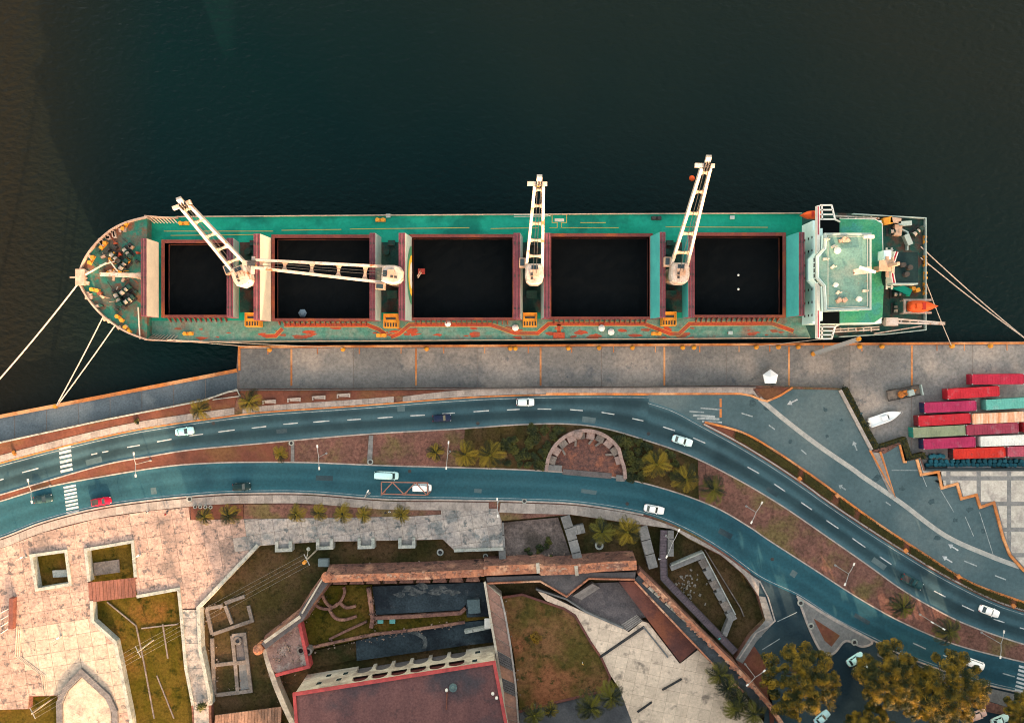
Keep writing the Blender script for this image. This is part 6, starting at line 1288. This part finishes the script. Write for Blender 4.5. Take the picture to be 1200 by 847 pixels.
# ================================================================ VEHICLES
def paint(col): return mat('carpaint_%d_%d_%d' % tuple(int(q * 999) for q in col), col, fine=.02, rough=.3)
def superell(L, w, k=4.0, n=28, cx=0):
    out = []
    for i in range(n):
        t = 2 * math.pi * i / n; c, s_ = math.cos(t), math.sin(t)
        out.append((cx + L / 2 * math.copysign(abs(c) ** (2 / k), c), w / 2 * math.copysign(abs(s_) ** (2 / k), s_)))
    return out
m_lampg = mat('headlight', (.7, .72, .7), fine=0, rough=.2); m_tail = mat('taillight', (.35, .01, .01), fine=0, rough=.3)
def car(px, py, ang, col, label, kind='sedan', L=4.4, w=1.78, z=0.0, name='car', cat='car'):
    r_ = thing(name, label, cat, W(px, py, z), rz=R(ang)); LOC[r_.name] = Vector((0, 0, 0)); pm = paint(col)
    gz, rzf = (.86, 1.42) if kind != 'van' else (1.0, 1.9)
    b = MB(); b.loft([[(x, y, zz) for x, y in superell(L * sl, w * sw, 5)] for zz, sl, sw in ((.2, .97, .93), (.34, 1, .99), (.6, 1, 1), (gz - .1, .985, .97), (gz, .95, .9))]); body = b.build('body', pm, r_, True)
    g = {'sedan': (-.36, .17, -.24, .03), 'hatch': (-.46, .2, -.40, .07), 'van': (-.485, .36, -.475, .27), 'pickup': (-.08, .2, -.02, .1)}[kind]
    x0, x1, x2, x3 = (q * L for q in g); bw_, tw = w * .43, w * .36
    B = [(x0, -bw_, gz - .01), (x1, -bw_ * .94, gz - .01), (x1, bw_ * .94, gz - .01), (x0, bw_, gz - .01)]; T = [(x2, -tw, rzf), (x3, -tw, rzf), (x3, tw, rzf), (x2, tw, rzf)]
    b = MB(); b.loft([B, T]); gh = b.build('cabin_glass', m_glass, r_)
    b = MB(); rr = [(x, y * 1.03, rzf - .02) for x, y in superell(x3 - x2 + .12, tw * 2 + .1, 6, 20, (x2 + x3) / 2)]; b.loft([rr, [(x * .995 + (x2 + x3) / 2 * .005, y * .93, rzf + .06) for x, y, _ in rr]]); b.build('roof', pm, r_, True)
    b = MB()
    for i in range(4): b.bar(Vector(B[i]), Vector(T[i]), .1, .1)
    xm = (x0 + x1) / 2
    for s_ in (-1, 1): b.bar(Vector((xm, s_ * bw_, gz)), Vector(((x2 + x3) / 2, s_ * tw, rzf)), .1, .08)
    b.build('pillars', pm, gh)
    for s_ in (-1, 1):
        for xx in (L * .31, -L * .31):
            b = MB(); b.tube([(xx, s_ * w * .40, .32), (xx, s_ * w * .485, .32)], .32, 14); wh_ = b.build('wheel', m_tyre, r_)
            b = MB(); b.tube([(xx, s_ * w * .48, .32), (xx, s_ * w * .492, .32)], .19, 10); b.build('rim', m_lamp, wh_)
        b = MB(); b.box((L * .465, s_ * w * .33, .66), (.18, .34, .14)); b.build('headlight', m_lampg, r_)
        b = MB(); b.box((-L * .47, s_ * w * .34, .72), (.14, .3, .16)); b.build('taillight', m_tail, r_)
        b = MB(); b.box((x1 - .1, s_ * w * .53, gz + .06), (.16, .16, .12)); b.build('mirror', pm, r_)
    if kind == 'pickup':
        b = MB(); b.box((-L * .29, 0, gz + .03), (L * .33, w * .74, .05)); b.build('cargo_bed', m_steel_d, r_)
    else:
        b = MB(); b.box((L * .485, 0, .45), (.08, w * .5, .14)); b.build('grille', m_steel_d, r_)
    return r_
CY = (.55, .72, .70); WH = (.72, .73, .71)
car(217.5, 505, 7, (.42, .72, .70), 'pale teal taxi in the sun patch beside the quayside palm', 'sedan')
car(52, 584, 8, (.02, .045, .05), 'dark car close to the zebra crossing on the lower carriageway', 'sedan')
car(120, 587, 9, (.42, .012, .035), 'crimson pickup on the sunlit lower carriageway', 'pickup', 4.7)
car(284, 569.5, 4, (.012, .03, .032), 'black car at the edge of the shadow on the lower carriageway', 'hatch', 4.2)
car(453.5, 556.5, -2, (.45, .68, .66), 'long pale minibus beside the orange sign truss', 'van', 5.6, 1.9, cat='minibus', name='minibus')
car(495, 571, 0, (.75, .76, .74), 'white van partly under the orange sign truss', 'van', 4.4, 1.75, cat='van', name='van')
car(615.5, 471, 0, (.62, .70, .68), 'silver hatchback on the upper carriageway below the slab pavement', 'hatch', 4.2)
car(518, 489.5, 3, (.012, .02, .045), 'dark navy car on the upper carriageway above the palm group', 'hatch', 4.4)
car(799, 516, -17, CY, 'white taxi passing above the median palms', 'sedan', 4.9, 1.85)
car(766, 596, -11, WH, 'white sedan on the lower carriageway above the stone cross wall', 'sedan', 4.8, 1.85)
car(1067.5, 680.5, -29, (.015, .05, .055), 'dark teal pickup on the eastern upper carriageway', 'pickup', 5.4, 1.9)
car(1157.5, 715, -20, (.78, .77, .73), 'cream white sedan on the eastern upper carriageway', 'sedan', 4.9, 1.85)
car(1139.5, 776, -19, (.75, .74, .7), 'white van beside the yellow tree on the lower carriageway', 'van', 5.0, 1.9, name='van', cat='van')
car(1001, 771, 33, (.45, .70, .66), 'pale green parked car closest to the traffic island', 'sedan', 4.4, z=-.02)
car(1007, 783, 28, (.66, .72, .7), 'silver parked car half under the tree crown', 'sedan', 3.9, z=-.02)
car(1170, 842, 22, (.5, .68, .64), 'pale parked car alone by the planting bed', 'sedan', 4.4, z=-.02)
car(1144, 836, 20, (.55, .36, .3), 'dusty pink parked car below the yellow tree', 'hatch', 4.2, z=-.02)
car(962, 839, 40, (.45, .7, .72), 'pale blue parked car under the lone broad tree', 'sedan', 4.2, z=-.02)
car(1105, 832, 70, (.4, .02, .02), 'red car parked under the dense crown', 'sedan', 4.2, z=-.02)
# overhead truss for a road sign
tr = thing('sign_truss', 'orange steel lattice truss reaching over the lower carriageway', 'truss', W(475, 580, 0)); zt2 = 5.6
m_tr = mat('truss_orange', (.26, .12, .085), (.2, .095, .07), .6, fine=.2, rough=.7)
for a, c in (((447, 564.5), (502, 565.5)), ((447, 578.5), (501, 580)), ((447, 564.5), (447, 578.5)), ((501, 565.5), (501, 580)), ((447.5, 578.5), (460, 565)), ((460, 565), (473.5, 579)), ((473.5, 579), (487, 565.3)), ((487, 565.3), (500.5, 580))):
    b = MB(); b.bar(W(*a, zt2), W(*c, zt2), .2, .3); b.build('truss_bar', m_tr, tr)
for x in (447, 473.5, 501): p = W(x, 579.3, zt2); b = MB(); b.bar((p.x, p.y - .2, 0), (p.x, p.y, zt2), .3, .3); b.build('post', m_tr, tr)

# ================================================================ LAMPS AND POLES
def lamp(tx, ty, ang, label, arm=2.2, hz_=8.2, heads=2, z0=.1, group=None):
    t = W(tx, ty, hz_); r_ = thing('street_lamp', label, 'street lamp', (t.x, t.y, z0), group)
    b = MB(); b.tube([(t.x, t.y, z0), (t.x, t.y, hz_)], .11, 8, .06); b.cyl((t.x, t.y), .25, z0 - .02, z0 + .4, 10); b.build('pole', m_lamp, r_)
    for k in range(heads):
        d = Vector((math.cos(R(ang + 180 * k)), math.sin(R(ang + 180 * k)), 0)); e = t + d * arm + Vector((0, 0, .5)); b = MB(); b.tube([t, t.lerp(e, .5) + Vector((0, 0, .15)), e], .07, 6); o = b.build('arm', m_lamp, r_)
        b = MB(); b.bar(e - d * .05, e + d * .6, .32, .18); b.build('lamp_head', m_white, o)
lamp(159, 544, 95, 'double headed street lamp on the reddish median in the sun'); lamp(36.5, 575, 100, 'double headed street lamp beside the zebra crossing')
lamp(373.5, 535.5, 95, 'double headed street lamp between the two crossing paths'); lamp(524.5, 533, 85, 'double headed street lamp beside the median palm group', 2.6)
lamp(583, 594, 92, 'double headed street lamp at the end of the plaza', 1.6); lamp(788, 636, 65, 'double headed lamp above the moat boardwalk', 3.0); lamp(886, 600, 62, 'double headed street lamp on the median after the palms')
lamp(994.5, 672, 66, 'double headed street lamp on the grassy eastern median'); lamp(1173, 754, 82, 'double headed street lamp on the median near the last palm', 2.6)
lamp(885, 793, 40, 'leaning lamp with white head near the fort gate', 2.2, 8.5); lamp(1098, 732, 150, 'slim lamp behind the two eastern palms', 1.2); lamp(427, 583, 60, 'single lamp on the pavement behind the palm row', 1.5, 7, 1)
lamp(18, 657, 28, 'slim plaza lamp left of the square pit', 1.6, 4.5, 1); lamp(60, 752, 30, 'slim plaza lamp on the pale octagonal paving', 1.8, 4.5, 1); lamp(155, 655, 30, 'slim lamp on the rim of the garden pit', 1.5, 4.5, 1)
def pole(tx, ty, h, label, z0, extra=False):
    t = W(tx, ty, h); r_ = thing('utility_pole', label, 'utility pole', (t.x, t.y, z0)); b = MB(); b.tube([(t.x, t.y, z0), (t.x, t.y, h)], .18, 8, .13); b.build('pole', m_lime, r_)
    b = MB(); d = Vector((.45, -.9, 0)); b.bar(t - d * 1.4 - Vector((0, 0, .4)), t + d * 1.4 - Vector((0, 0, .4)), .14, .14); b.build('crossarm', m_lamp, r_)
    if extra: b = MB(); b.cyl((t.x - .7, t.y - .8), .4, h - 2, h - .6, 12); b.build('transformer', m_yellow, r_); b = MB(); b.tube([(t.x, t.y, h), (t.x + .6, t.y + 2.6, h + .6)], .07, 6); b.lathe((t.x + .6, t.y + 2.6, h + .6), [(.2, -.2), (.45, 0), (.3, .3), (.1, .4)], 10); b.build('lamp_arm', m_rim, r_)
    return t
t1 = pole(359, 656, 8.5, 'utility pole with yellow transformer on the dark moat grass', -2, True); t2 = pole(161, 764, 7, 'pale utility pole standing in the sunken lawn', -2.4); t3 = pole(37, 836, 7, 'pale utility pole at the dark garden corner', -2.4)
wr = thing('overhead_wires', 'thin overhead wires strung between the utility poles', 'wires', (0, 0, 0))
for k in range(4):
    d = Vector((.45, -.9, 0)) * (-1.3 + .87 * k) - Vector((0, 0, .3))
    for a, c in ((t1, t2), (t2, t3)):
        b = MB(); P = []
        for i in range(13): t = i / 12; q = (a + d).lerp(c + d, t); q.z -= 1.0 * 4 * t * (1 - t); P.append(q)
        b.tube(P, .016, 4); b.build('wire', m_wire, wr)
tk = W(380, 658, -1.8); b = MB(); b.box((tk.x, tk.y, -1.3), (2.4, 1.8, 1.4)); b.box((tk.x, tk.y, -.58), (2.0, 1.4, .05)); tag(b.build('utility_vault', mat('vault_grey', (.12, .15, .15), fine=.2)), 'grey blue concrete vault on the moat grass below an alcove', 'vault')

# ================================================================ PALMS
def leaf_mat(name, a, c, rnd=.35):
    m = bpy.data.materials.new(name); m.use_nodes = True; N = m.node_tree.nodes; Lk = m.node_tree.links; b = N['Principled BSDF']; b.inputs['Roughness'].default_value = .6; b.inputs['Specular IOR Level'].default_value = .25
    oi = N.new('ShaderNodeObjectInfo'); geo = N.new('ShaderNodeNewGeometry'); ns = N.new('ShaderNodeTexNoise'); ns.inputs['Scale'].default_value = .55; ns.inputs['Detail'].default_value = 3; Lk.new(geo.outputs['Position'], ns.inputs['Vector'])
    ad = N.new('ShaderNodeMath'); ad.operation = 'MULTIPLY_ADD'; ad.inputs[1].default_value = rnd; Lk.new(oi.outputs['Random'], ad.inputs[0]); Lk.new(ns.outputs['Fac'], ad.inputs[2])
    mr = N.new('ShaderNodeMapRange'); mr.inputs['From Min'].default_value = .42 + rnd * .3; mr.inputs['From Max'].default_value = .68 + rnd * .5; Lk.new(ad.outputs[0], mr.inputs['Value'])
    mx = N.new('ShaderNodeMix'); mx.data_type = 'RGBA'; Lk.new(mr.outputs[0], mx.inputs[0]); mx.inputs[6].default_value = (*a, 1); mx.inputs[7].default_value = (*c, 1); Lk.new(mx.outputs[2], b.inputs['Base Color'])
    tr_ = N.new('ShaderNodeBsdfTranslucent'); Lk.new(mx.outputs[2], tr_.inputs['Color']); ms = N.new('ShaderNodeMixShader'); ms.inputs[0].default_value = .25; Lk.new(b.outputs[0], ms.inputs[1]); Lk.new(tr_.outputs[0], ms.inputs[2]); Lk.new(ms.outputs[0], N['Material Output'].inputs[0]); return m
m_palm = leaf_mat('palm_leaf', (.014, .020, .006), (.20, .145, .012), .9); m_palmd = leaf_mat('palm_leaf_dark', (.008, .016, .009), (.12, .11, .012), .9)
m_bark = mat('palm_bark', (.16, .12, .09), (.1, .075, .058), 1.5, fine=.3)
FR = {}
def frond_mesh(kind, mt):
    key = (kind, mt.name)
    if key in FR: return FR[key]
    rise, droop = ((.55, 1.1), (.25, 1.0), (-.05, .9))[kind]; L = 3.3; b = MB(); n = 18; P = []
    for i in range(n + 1): t = i / n; P.append(Vector((L * t * (1 - .12 * t), 0, L * (rise * t - droop * .75 * t * t))))
    b.tube(P, .05, 4, .012); rs = random.Random(kind)
    for i in range(1, n):
        t = i / n; d = (P[i + 1] - P[i]).normalized(); ll = .95 * math.sin(math.pi * (.12 + .82 * t)) + .1
        for s_ in (-1, 1):
            q = P[i]; o_ = (Vector((.55, s_ * 1.0, -.35 + rs.uniform(-.15, .15)))).normalized(); e = q + o_ * ll * rs.uniform(.85, 1.1) + d * .1; mid = q.lerp(e, .45) + Vector((0, 0, .05)); wd = d * .085
            b.face([q - wd * .5, mid - wd, e, mid + wd])
    me = bpy.data.meshes.new('frond'); me.from_pydata(b.v, [], b.f); me.materials.append(mt); FR[key] = me; return me
def palm(px, py, label, h=6.0, r=3.2, z0=.1, mt=None, group=None, lean=0.0, seed=0):
    mt = mt or m_palm; c = W(px, py, h); rs = random.Random(int(px * 7 + py)); base = Vector((c.x + rs.uniform(-.5, .5), c.y + rs.uniform(-.5, .5), z0)); r_ = thing('palm_tree', label, 'palm tree', base, group)
    b = MB(); P = [base, base.lerp(c, .35) + Vector((.1, .1, 0)), base.lerp(c, .7), c]; b.tube(P, .24, 9, .14); b.cyl((base.x, base.y), .38, z0 - .05, z0 + .35, 10, .26); b.build('trunk', m_bark, r_)
    b = MB(); b.lathe((c.x, c.y, c.z - .3), [(.16, 0), (.3, .25), (.22, .6), (.05, .9)], 8); b.build('crown_shaft', m_palmd, r_)
    n = 18
    for i in range(n):
        kind = 0 if i % 3 == 0 else (1 if i % 3 == 1 else 2); o = bpy.data.objects.new('frond', frond_mesh(kind, mt)); C.objects.link(o); o.parent = r_; o.location = c - base
        s_ = r / 3.0 * rs.uniform(.82, 1.12); o.scale = (s_, s_, s_); o.rotation_euler = (rs.uniform(-.25, .25), rs.uniform(-.2, .15), 2.39996 * i + rs.uniform(-.2, .2) + px)
    return r_
palm(233, 480, 'sunlit yellow green palm on the red verge above the teal taxi', 5.5, 2.7); palm(292, 471, 'bushy palm beside the pale triangular planter', 5.5, 2.9)
palm(328, 532.5, 'small palm beside the narrow slab path in the median', 4, 2.0); palm(239, 605.5, 'smaller sunlit palm beside four planter rings', 4, 2.2); palm(267.5, 603.5, 'larger sunlit palm at the end of the red bed', 4, 2.6)
for x, y, r in ((347, 602.5, 2.3), (373, 601, 2.2), (401, 602, 2.4), (426, 603, 2.2), (470, 603, 2.1)): palm(x, y, 'palm in the row along the long brown soil bed', 4, r, group='palms along the brown soil bed')
palm(510.5, 530, 'lone palm left of the lamp on the brown median', 4.5, 2.3); palm(545, 532.5, 'spreading palm right of the lamp on the green median', 5, 3.1); palm(574.5, 533.5, 'bright yellow fronded palm beside the dense shrubs', 5, 3.4)
palm(770, 544, 'first palm right of the half moon ruin', 5.5, 3.3); palm(804.5, 562, 'middle palm of the three right of the half moon ruin', 5.5, 3.4); palm(837, 573.5, 'last palm of the three right of the half moon ruin', 5.5, 3.4, mt=m_palmd)
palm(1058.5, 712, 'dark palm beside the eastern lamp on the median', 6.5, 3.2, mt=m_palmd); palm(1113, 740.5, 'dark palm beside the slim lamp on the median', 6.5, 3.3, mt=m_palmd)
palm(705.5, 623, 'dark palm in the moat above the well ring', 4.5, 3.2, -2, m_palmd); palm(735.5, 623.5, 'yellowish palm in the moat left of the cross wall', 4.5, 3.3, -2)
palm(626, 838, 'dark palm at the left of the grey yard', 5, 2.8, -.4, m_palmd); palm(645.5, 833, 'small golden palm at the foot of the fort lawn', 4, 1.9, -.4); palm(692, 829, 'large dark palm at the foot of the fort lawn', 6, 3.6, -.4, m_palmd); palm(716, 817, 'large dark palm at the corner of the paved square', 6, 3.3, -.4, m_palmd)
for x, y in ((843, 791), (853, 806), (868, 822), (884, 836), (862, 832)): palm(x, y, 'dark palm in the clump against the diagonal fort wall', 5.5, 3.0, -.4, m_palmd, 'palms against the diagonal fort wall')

# ================================================================ TREES AND SHRUBS
m_tree = leaf_mat('tree_leaf', (.022, .030, .006), (.27, .165, .010), .0); m_shrub = leaf_mat('shrub_leaf', (.016, .026, .008), (.075, .078, .014), .3)
m_trunk = mat('tree_bark', (.09, .065, .045), (.055, .042, .032), 1.2, fine=.3)
def tree(px, py, R_, h, label, seed, z0=0.0, squash=1.0):
    c = W(px, py, h * .7); rs = random.Random(seed); r_ = thing('broad_tree', label, 'tree', (c.x, c.y, z0)); b = MB()
    b.tube([(c.x, c.y, z0 - .1), (c.x + .15, c.y, h * .3), (c.x, c.y + .1, h * .5)], .45, 10, .28); clumps = []
    for i in range(46):
        a = i * 2.4 + rs.uniform(-.3, .3); q = math.sqrt((i + .6) / 46); rr = R_ * q * rs.uniform(.86, 1.08); z = h * (.62 + .34 * math.sqrt(max(0, 1 - (q * .98) ** 2)) * rs.uniform(.75, 1.08))
        clumps.append((Vector((c.x + rr * math.cos(a), c.y + rr * math.sin(a) * squash, z)), R_ * rs.uniform(.12, .235)))
    for k, (p, s_) in enumerate(clumps):
        if k % 5 == 0: b.tube([(c.x, c.y + .1, h * .42), Vector((c.x, c.y, h * .45)).lerp(p, .5) + Vector((0, 0, .3)), p], .16, 6, .04)
    b.build('trunk', m_trunk, r_); lf = MB()
    for p, s_ in clumps:
        leafy(lf, p, s_, s_, s_ * .62, int(90 + 260 * s_), .19, rs, .55)
        for _ in range(3):
            q = p + Vector((rs.uniform(-1, 1), rs.uniform(-1, 1), rs.uniform(-.3, .5))) * s_; leafy(lf, q, s_ * .55, s_ * .55, s_ * .4, int(70 * s_) + 20, .18, rs, .55)
    lf.build('crown', m_tree, r_, recalc=False); return r_
tree(938, 797, 8.0, 11, 'lone broad golden green tree over the car park entrance', 1); tree(1038, 792, 7.6, 10.5, 'broad tree overhanging the parked cars', 2); tree(1112, 806, 8.4, 11, 'yellowest broad tree beside the white van', 3)
tree(1073, 812, 5.5, 9.5, 'smaller tree filling the gap between two broad crowns', 4); tree(1200, 832, 4.5, 9, 'dark tree at the corner of the planting bed', 5); tree(1020, 850, 5.0, 9, 'tree crown below the dark car park lane', 6)
def shrub(px, py, r, label, seed, mt=None, z0=.1, group=None):
    c = W(px, py, .8); rs = random.Random(seed); r_ = thing('shrub', label, 'shrub', (c.x, c.y, z0), group); b = MB()
    for k in range(4): b.tube([(c.x, c.y, z0), (c.x + rs.uniform(-r, r) * .5, c.y + rs.uniform(-r, r) * .5, z0 + r * .6)], .05, 5, .02)
    b.build('stem', m_trunk, r_); lf = MB()
    for k in range(7): a = rs.uniform(0, 6.3); q = rs.uniform(0, r * .7); leafy(lf, (c.x + q * math.cos(a), c.y + q * math.sin(a), z0 + r * rs.uniform(.3, .6)), r * .45, r * .45, r * .35, 60, .2, rs, .8)
    lf.build('foliage', mt or m_shrub, r_, recalc=False)
rs = random.Random(17); k = 0
for (poly, n) in (([(586, 505), (640, 501), (665, 500), (650, 515), (642, 530), (638, 548), (592, 546)], 34), ([(716, 510), (740, 515), (765, 524), (760, 545), (750, 563), (738, 561), (733, 545), (726, 525)], 26), ([(755, 520), (800, 536), (812, 545), (790, 560), (765, 560)], 9), ([(610, 640), (668, 625), (672, 660), (610, 660)], 9), ([(795, 690), (800, 700), (845, 750), (835, 752)], 7)):
    cnt = 0
    while cnt < n:
        x, y = rs.uniform(560, 870), rs.uniform(495, 760)
        if not in_poly(x, y, poly): continue
        cnt += 1; k += 1
        lab = ('dense dark shrub in the thicket left of the half moon ruin' if x < 670 and y < 560 else 'dense dark shrub in the thicket right of the half moon ruin' if y < 600 else 'low dark shrub growing in the pebble pit' if x < 690 else 'low shrub between boardwalk and east rampart')
        shrub(x, y, rs.uniform(1.0, 1.8) if y < 600 else rs.uniform(.6, 1.0), lab, k, z0=.08 if y < 600 else -1.9, group=lab.replace('dense dark shrub', 'shrubs').replace('low dark shrub', 'shrubs').replace('low shrub', 'shrubs'))
shrub(628, 750, 1.7, 'bright yellow croton bush on the patchy fort lawn', 91, leaf_mat('croton_leaf', (.16, .09, .01), (.34, .19, .01), .0), -.4)
shrub(237, 827, 1.8, 'dark bush at the end of the causeway', 92, None, .1); shrub(15, 531, .7, 'small orange flowering bush on the red verge', 93, leaf_mat('orange_bush', (.2, .09, .02), (.4, .16, .02), .0)); shrub(159, 493.5, .7, 'orange bush in the middle of the red verge', 94, MATS.get('x') or m_palm)

# ================================================================ PEOPLE
def person_mesh(name, mats, stride=.18, arm=.1):
    V = [(0, 0, .95), (0, 0, 1.2), (0, 0, 1.42), (0, 0, 1.56), (.02, 0, 1.70), (0, .2, 1.40), (.03, .27, 1.12), (.12 + arm, .26, .88), (0, -.2, 1.40), (-.02, -.27, 1.12), (.05 - arm, -.26, .88), (0, .1, .9), (stride, .11, .5), (stride * .6, .11, .08), (stride * .6 + .14, .12, .05), (0, -.1, .9), (-stride * .6, -.11, .5), (-stride * 1.4, -.11, .08), (-stride * 1.4 + .14, -.12, .05)]
    E = [(0, 1), (1, 2), (2, 3), (3, 4), (2, 5), (5, 6), (6, 7), (2, 8), (8, 9), (9, 10), (0, 11), (11, 12), (12, 13), (13, 14), (0, 15), (15, 16), (16, 17), (17, 18)]
    rad = [.15, .14, .16, .06, .11, .075, .05, .035, .075, .05, .035, .11, .075, .045, .05, .11, .075, .045, .05]
    me = bpy.data.meshes.new(name); me.from_pydata(V, E, []); o = bpy.data.objects.new(name, me); C.objects.link(o); md = o.modifiers.new('skin', 'SKIN'); md.use_smooth_shade = True
    for i, sv in enumerate(me.skin_vertices[0].data): sv.radius = (rad[i], rad[i]); sv.use_root = (i == 0)
    sb = o.modifiers.new('sub', 'SUBSURF'); sb.levels = 1; sb.render_levels = 1
    dg = bpy.context.evaluated_depsgraph_get(); em = bpy.data.meshes.new_from_object(o.evaluated_get(dg)); bpy.data.objects.remove(o); em.materials.clear()
    for m_ in mats: em.materials.append(m_)
    for p in em.polygons:
        z = p.center.z; p.material_index = 2 if z > 1.5 else (0 if z > .92 else 1); p.use_smooth = True
    return em
m_skin = mat('skin', (.24, .13, .085), fine=.05); m_hair = mat('hair', (.015, .012, .01), fine=.1)
def cloth(n, c): return mat('cloth_' + n, c, fine=.1, rough=.9)
for i, (x, y, z, a, shirt, pants, lab) in enumerate(((173, 599.5, .13, 20, (.5, .5, .48), (.03, .04, .07), 'person in white shirt walking on the plaza pavement'), (194, 602.5, .13, 200, (.4, .04, .04), (.04, .04, .05), 'person in red top walking on the sunlit plaza'), (196.5, 599, .13, 30, (.05, .06, .09), (.1, .08, .06), 'person in dark clothes close behind the red top walker'), (452, 601, .13, 90, (.03, .035, .05), (.03, .03, .04), 'person in dark clothes standing in the palm bed'), (456.5, 599.5, .13, 270, (.6, .6, .58), (.05, .06, .1), 'person in pale shirt standing in the palm bed'), (773, 655, -.28, 100, (.6, .62, .62), (.05, .05, .08), 'person in pale shirt walking on the dark boardwalk'), (843, 748, -.28, 130, (.06, .4, .38), (.05, .05, .06), 'person in turquoise shirt on the boardwalk near the gate'), (683, 778, -.38, 60, (.55, .3, .06), (.4, .45, .48), 'person in orange sitting area of the fort lawn'))):
    em = person_mesh('person', [cloth(lab[10:24].replace(' ', '_') + str(i), shirt), cloth('pants%d' % i, pants), m_skin]); p = W(x, y, z + 1); o = link_mesh('person', em); o.location = (p.x, p.y, z); o.rotation_euler = (0, 0, R(a)); tag(o, lab.replace('in orange sitting area of the fort lawn', 'in orange shirt standing on the patchy fort lawn'), 'person')
    LOC[o.name] = Vector((0, 0, 0)); b = MB(); b.lathe((.02, 0, 1.66), [(.105, 0), (.115, .07), (.07, .14), (.01, .16)], 10); b.build('hair', m_hair, o, True)

# ================================================================ INVENTED TOWERS SOUTH OF THE FRAME, added to cast the evening shade
def block(x0, x1, y0, y1, h, col, label):
    r_ = thing('shade_tower', label, 'building', ((x0 + x1) / 2, (y0 + y1) / 2, 0)); m_ = mat('render_' + label[:12], col, tuple(q * .85 for q in col), .2, fine=.1)
    b = MB(); b.box(((x0 + x1) / 2, (y0 + y1) / 2, h / 2), (x1 - x0, y1 - y0, h)); b.build('wall', m_, r_)
    b = MB(); b.ribbon([(x0, y0), (x1, y0), (x1, y1), (x0, y1)], .4, h - .01, h + 1, closed=True); rf = b.build('roof_parapet', m_, r_)
    b = MB(); b.box(((x0 + x1) / 2, (y0 + y1) / 2, h + 1.2), (5, 4, 2.4)); b.build('stair_head', m_, rf)
    n = int(h / 3.4)
    for k in range(n):
        b = MB(); b.box(((x0 + x1) / 2, y1 + .05, 2 + k * 3.4), ((x1 - x0) * .86, .14, 1.5)); b.build('window', m_glass, r_)
def sun_slot_tower(x0, x1, y0, y1, h):  # added tower, open storey shaped to let low sun reach the trees
    r_ = thing('shade_tower', 'added broad tower with an open slot for sun on the trees', 'building', ((x0 + x1) / 2, (y0 + y1) / 2, 0)); m_ = mat('render_podium', (.34, .31, .28), (.28, .26, .24), .2, fine=.1)
    b = MB(); b.box(((x0 + x1) / 2, (y0 + y1) / 2, 5.2), (x1 - x0, y1 - y0, 10.4)); b.build('podium', m_, r_)
    b = MB(); b.box(((x0 + x1) / 2, (y0 + y1) / 2, (17.2 + h) / 2 + .6), (x1 - x0, y1 - y0, h - 18.4)); b.build('wall', m_, r_)
    for (c0, c1) in ((x0, x0 + 1.5), (81.5, 86.5), (117.5, x1)):  # solid piers limit the sun slot to the tree crowns
        b = MB(); b.box(((c0 + c1) / 2, (y0 + y1) / 2, 14.1), (c1 - c0 - .02, y1 - y0 - .1, 7.4)); b.build('slot_pier', m_, r_)
    for k in range(9):
        x = 72 + k * 5.6
        for y in (y0 + 2, y1 - 2): b = MB(); b.cyl((x, y), .35, 10.3, 17.9, 10); b.build('column', m_, r_)
    for k in range(9): b = MB(); b.box(((x0 + x1) / 2, y1 + .05, 20 + k * 3.4), ((x1 - x0) * .86, .14, 1.5)); b.build('window', m_glass, r_)
block(-44, -22, -128, -98, 52, (.36, .32, .28), 'tall beige apartment tower beyond the fort'); block(-21, -6, -125, -99, 42, (.3, .27, .25), 'lower grey brown tower between two taller ones'); block(-5, 40, -130, -98, 46, (.38, .34, .3), 'wide cream apartment block beyond the fort'); block(41, 68, -130, -98, 47, (.33, .3, .28), 'long grey apartment block beyond the car park'); block(129, 210, -132, -98, 53, (.36, .33, .3), 'long pale apartment block at the street end')
sun_slot_tower(68.5, 128.5, -104, -98, 52)
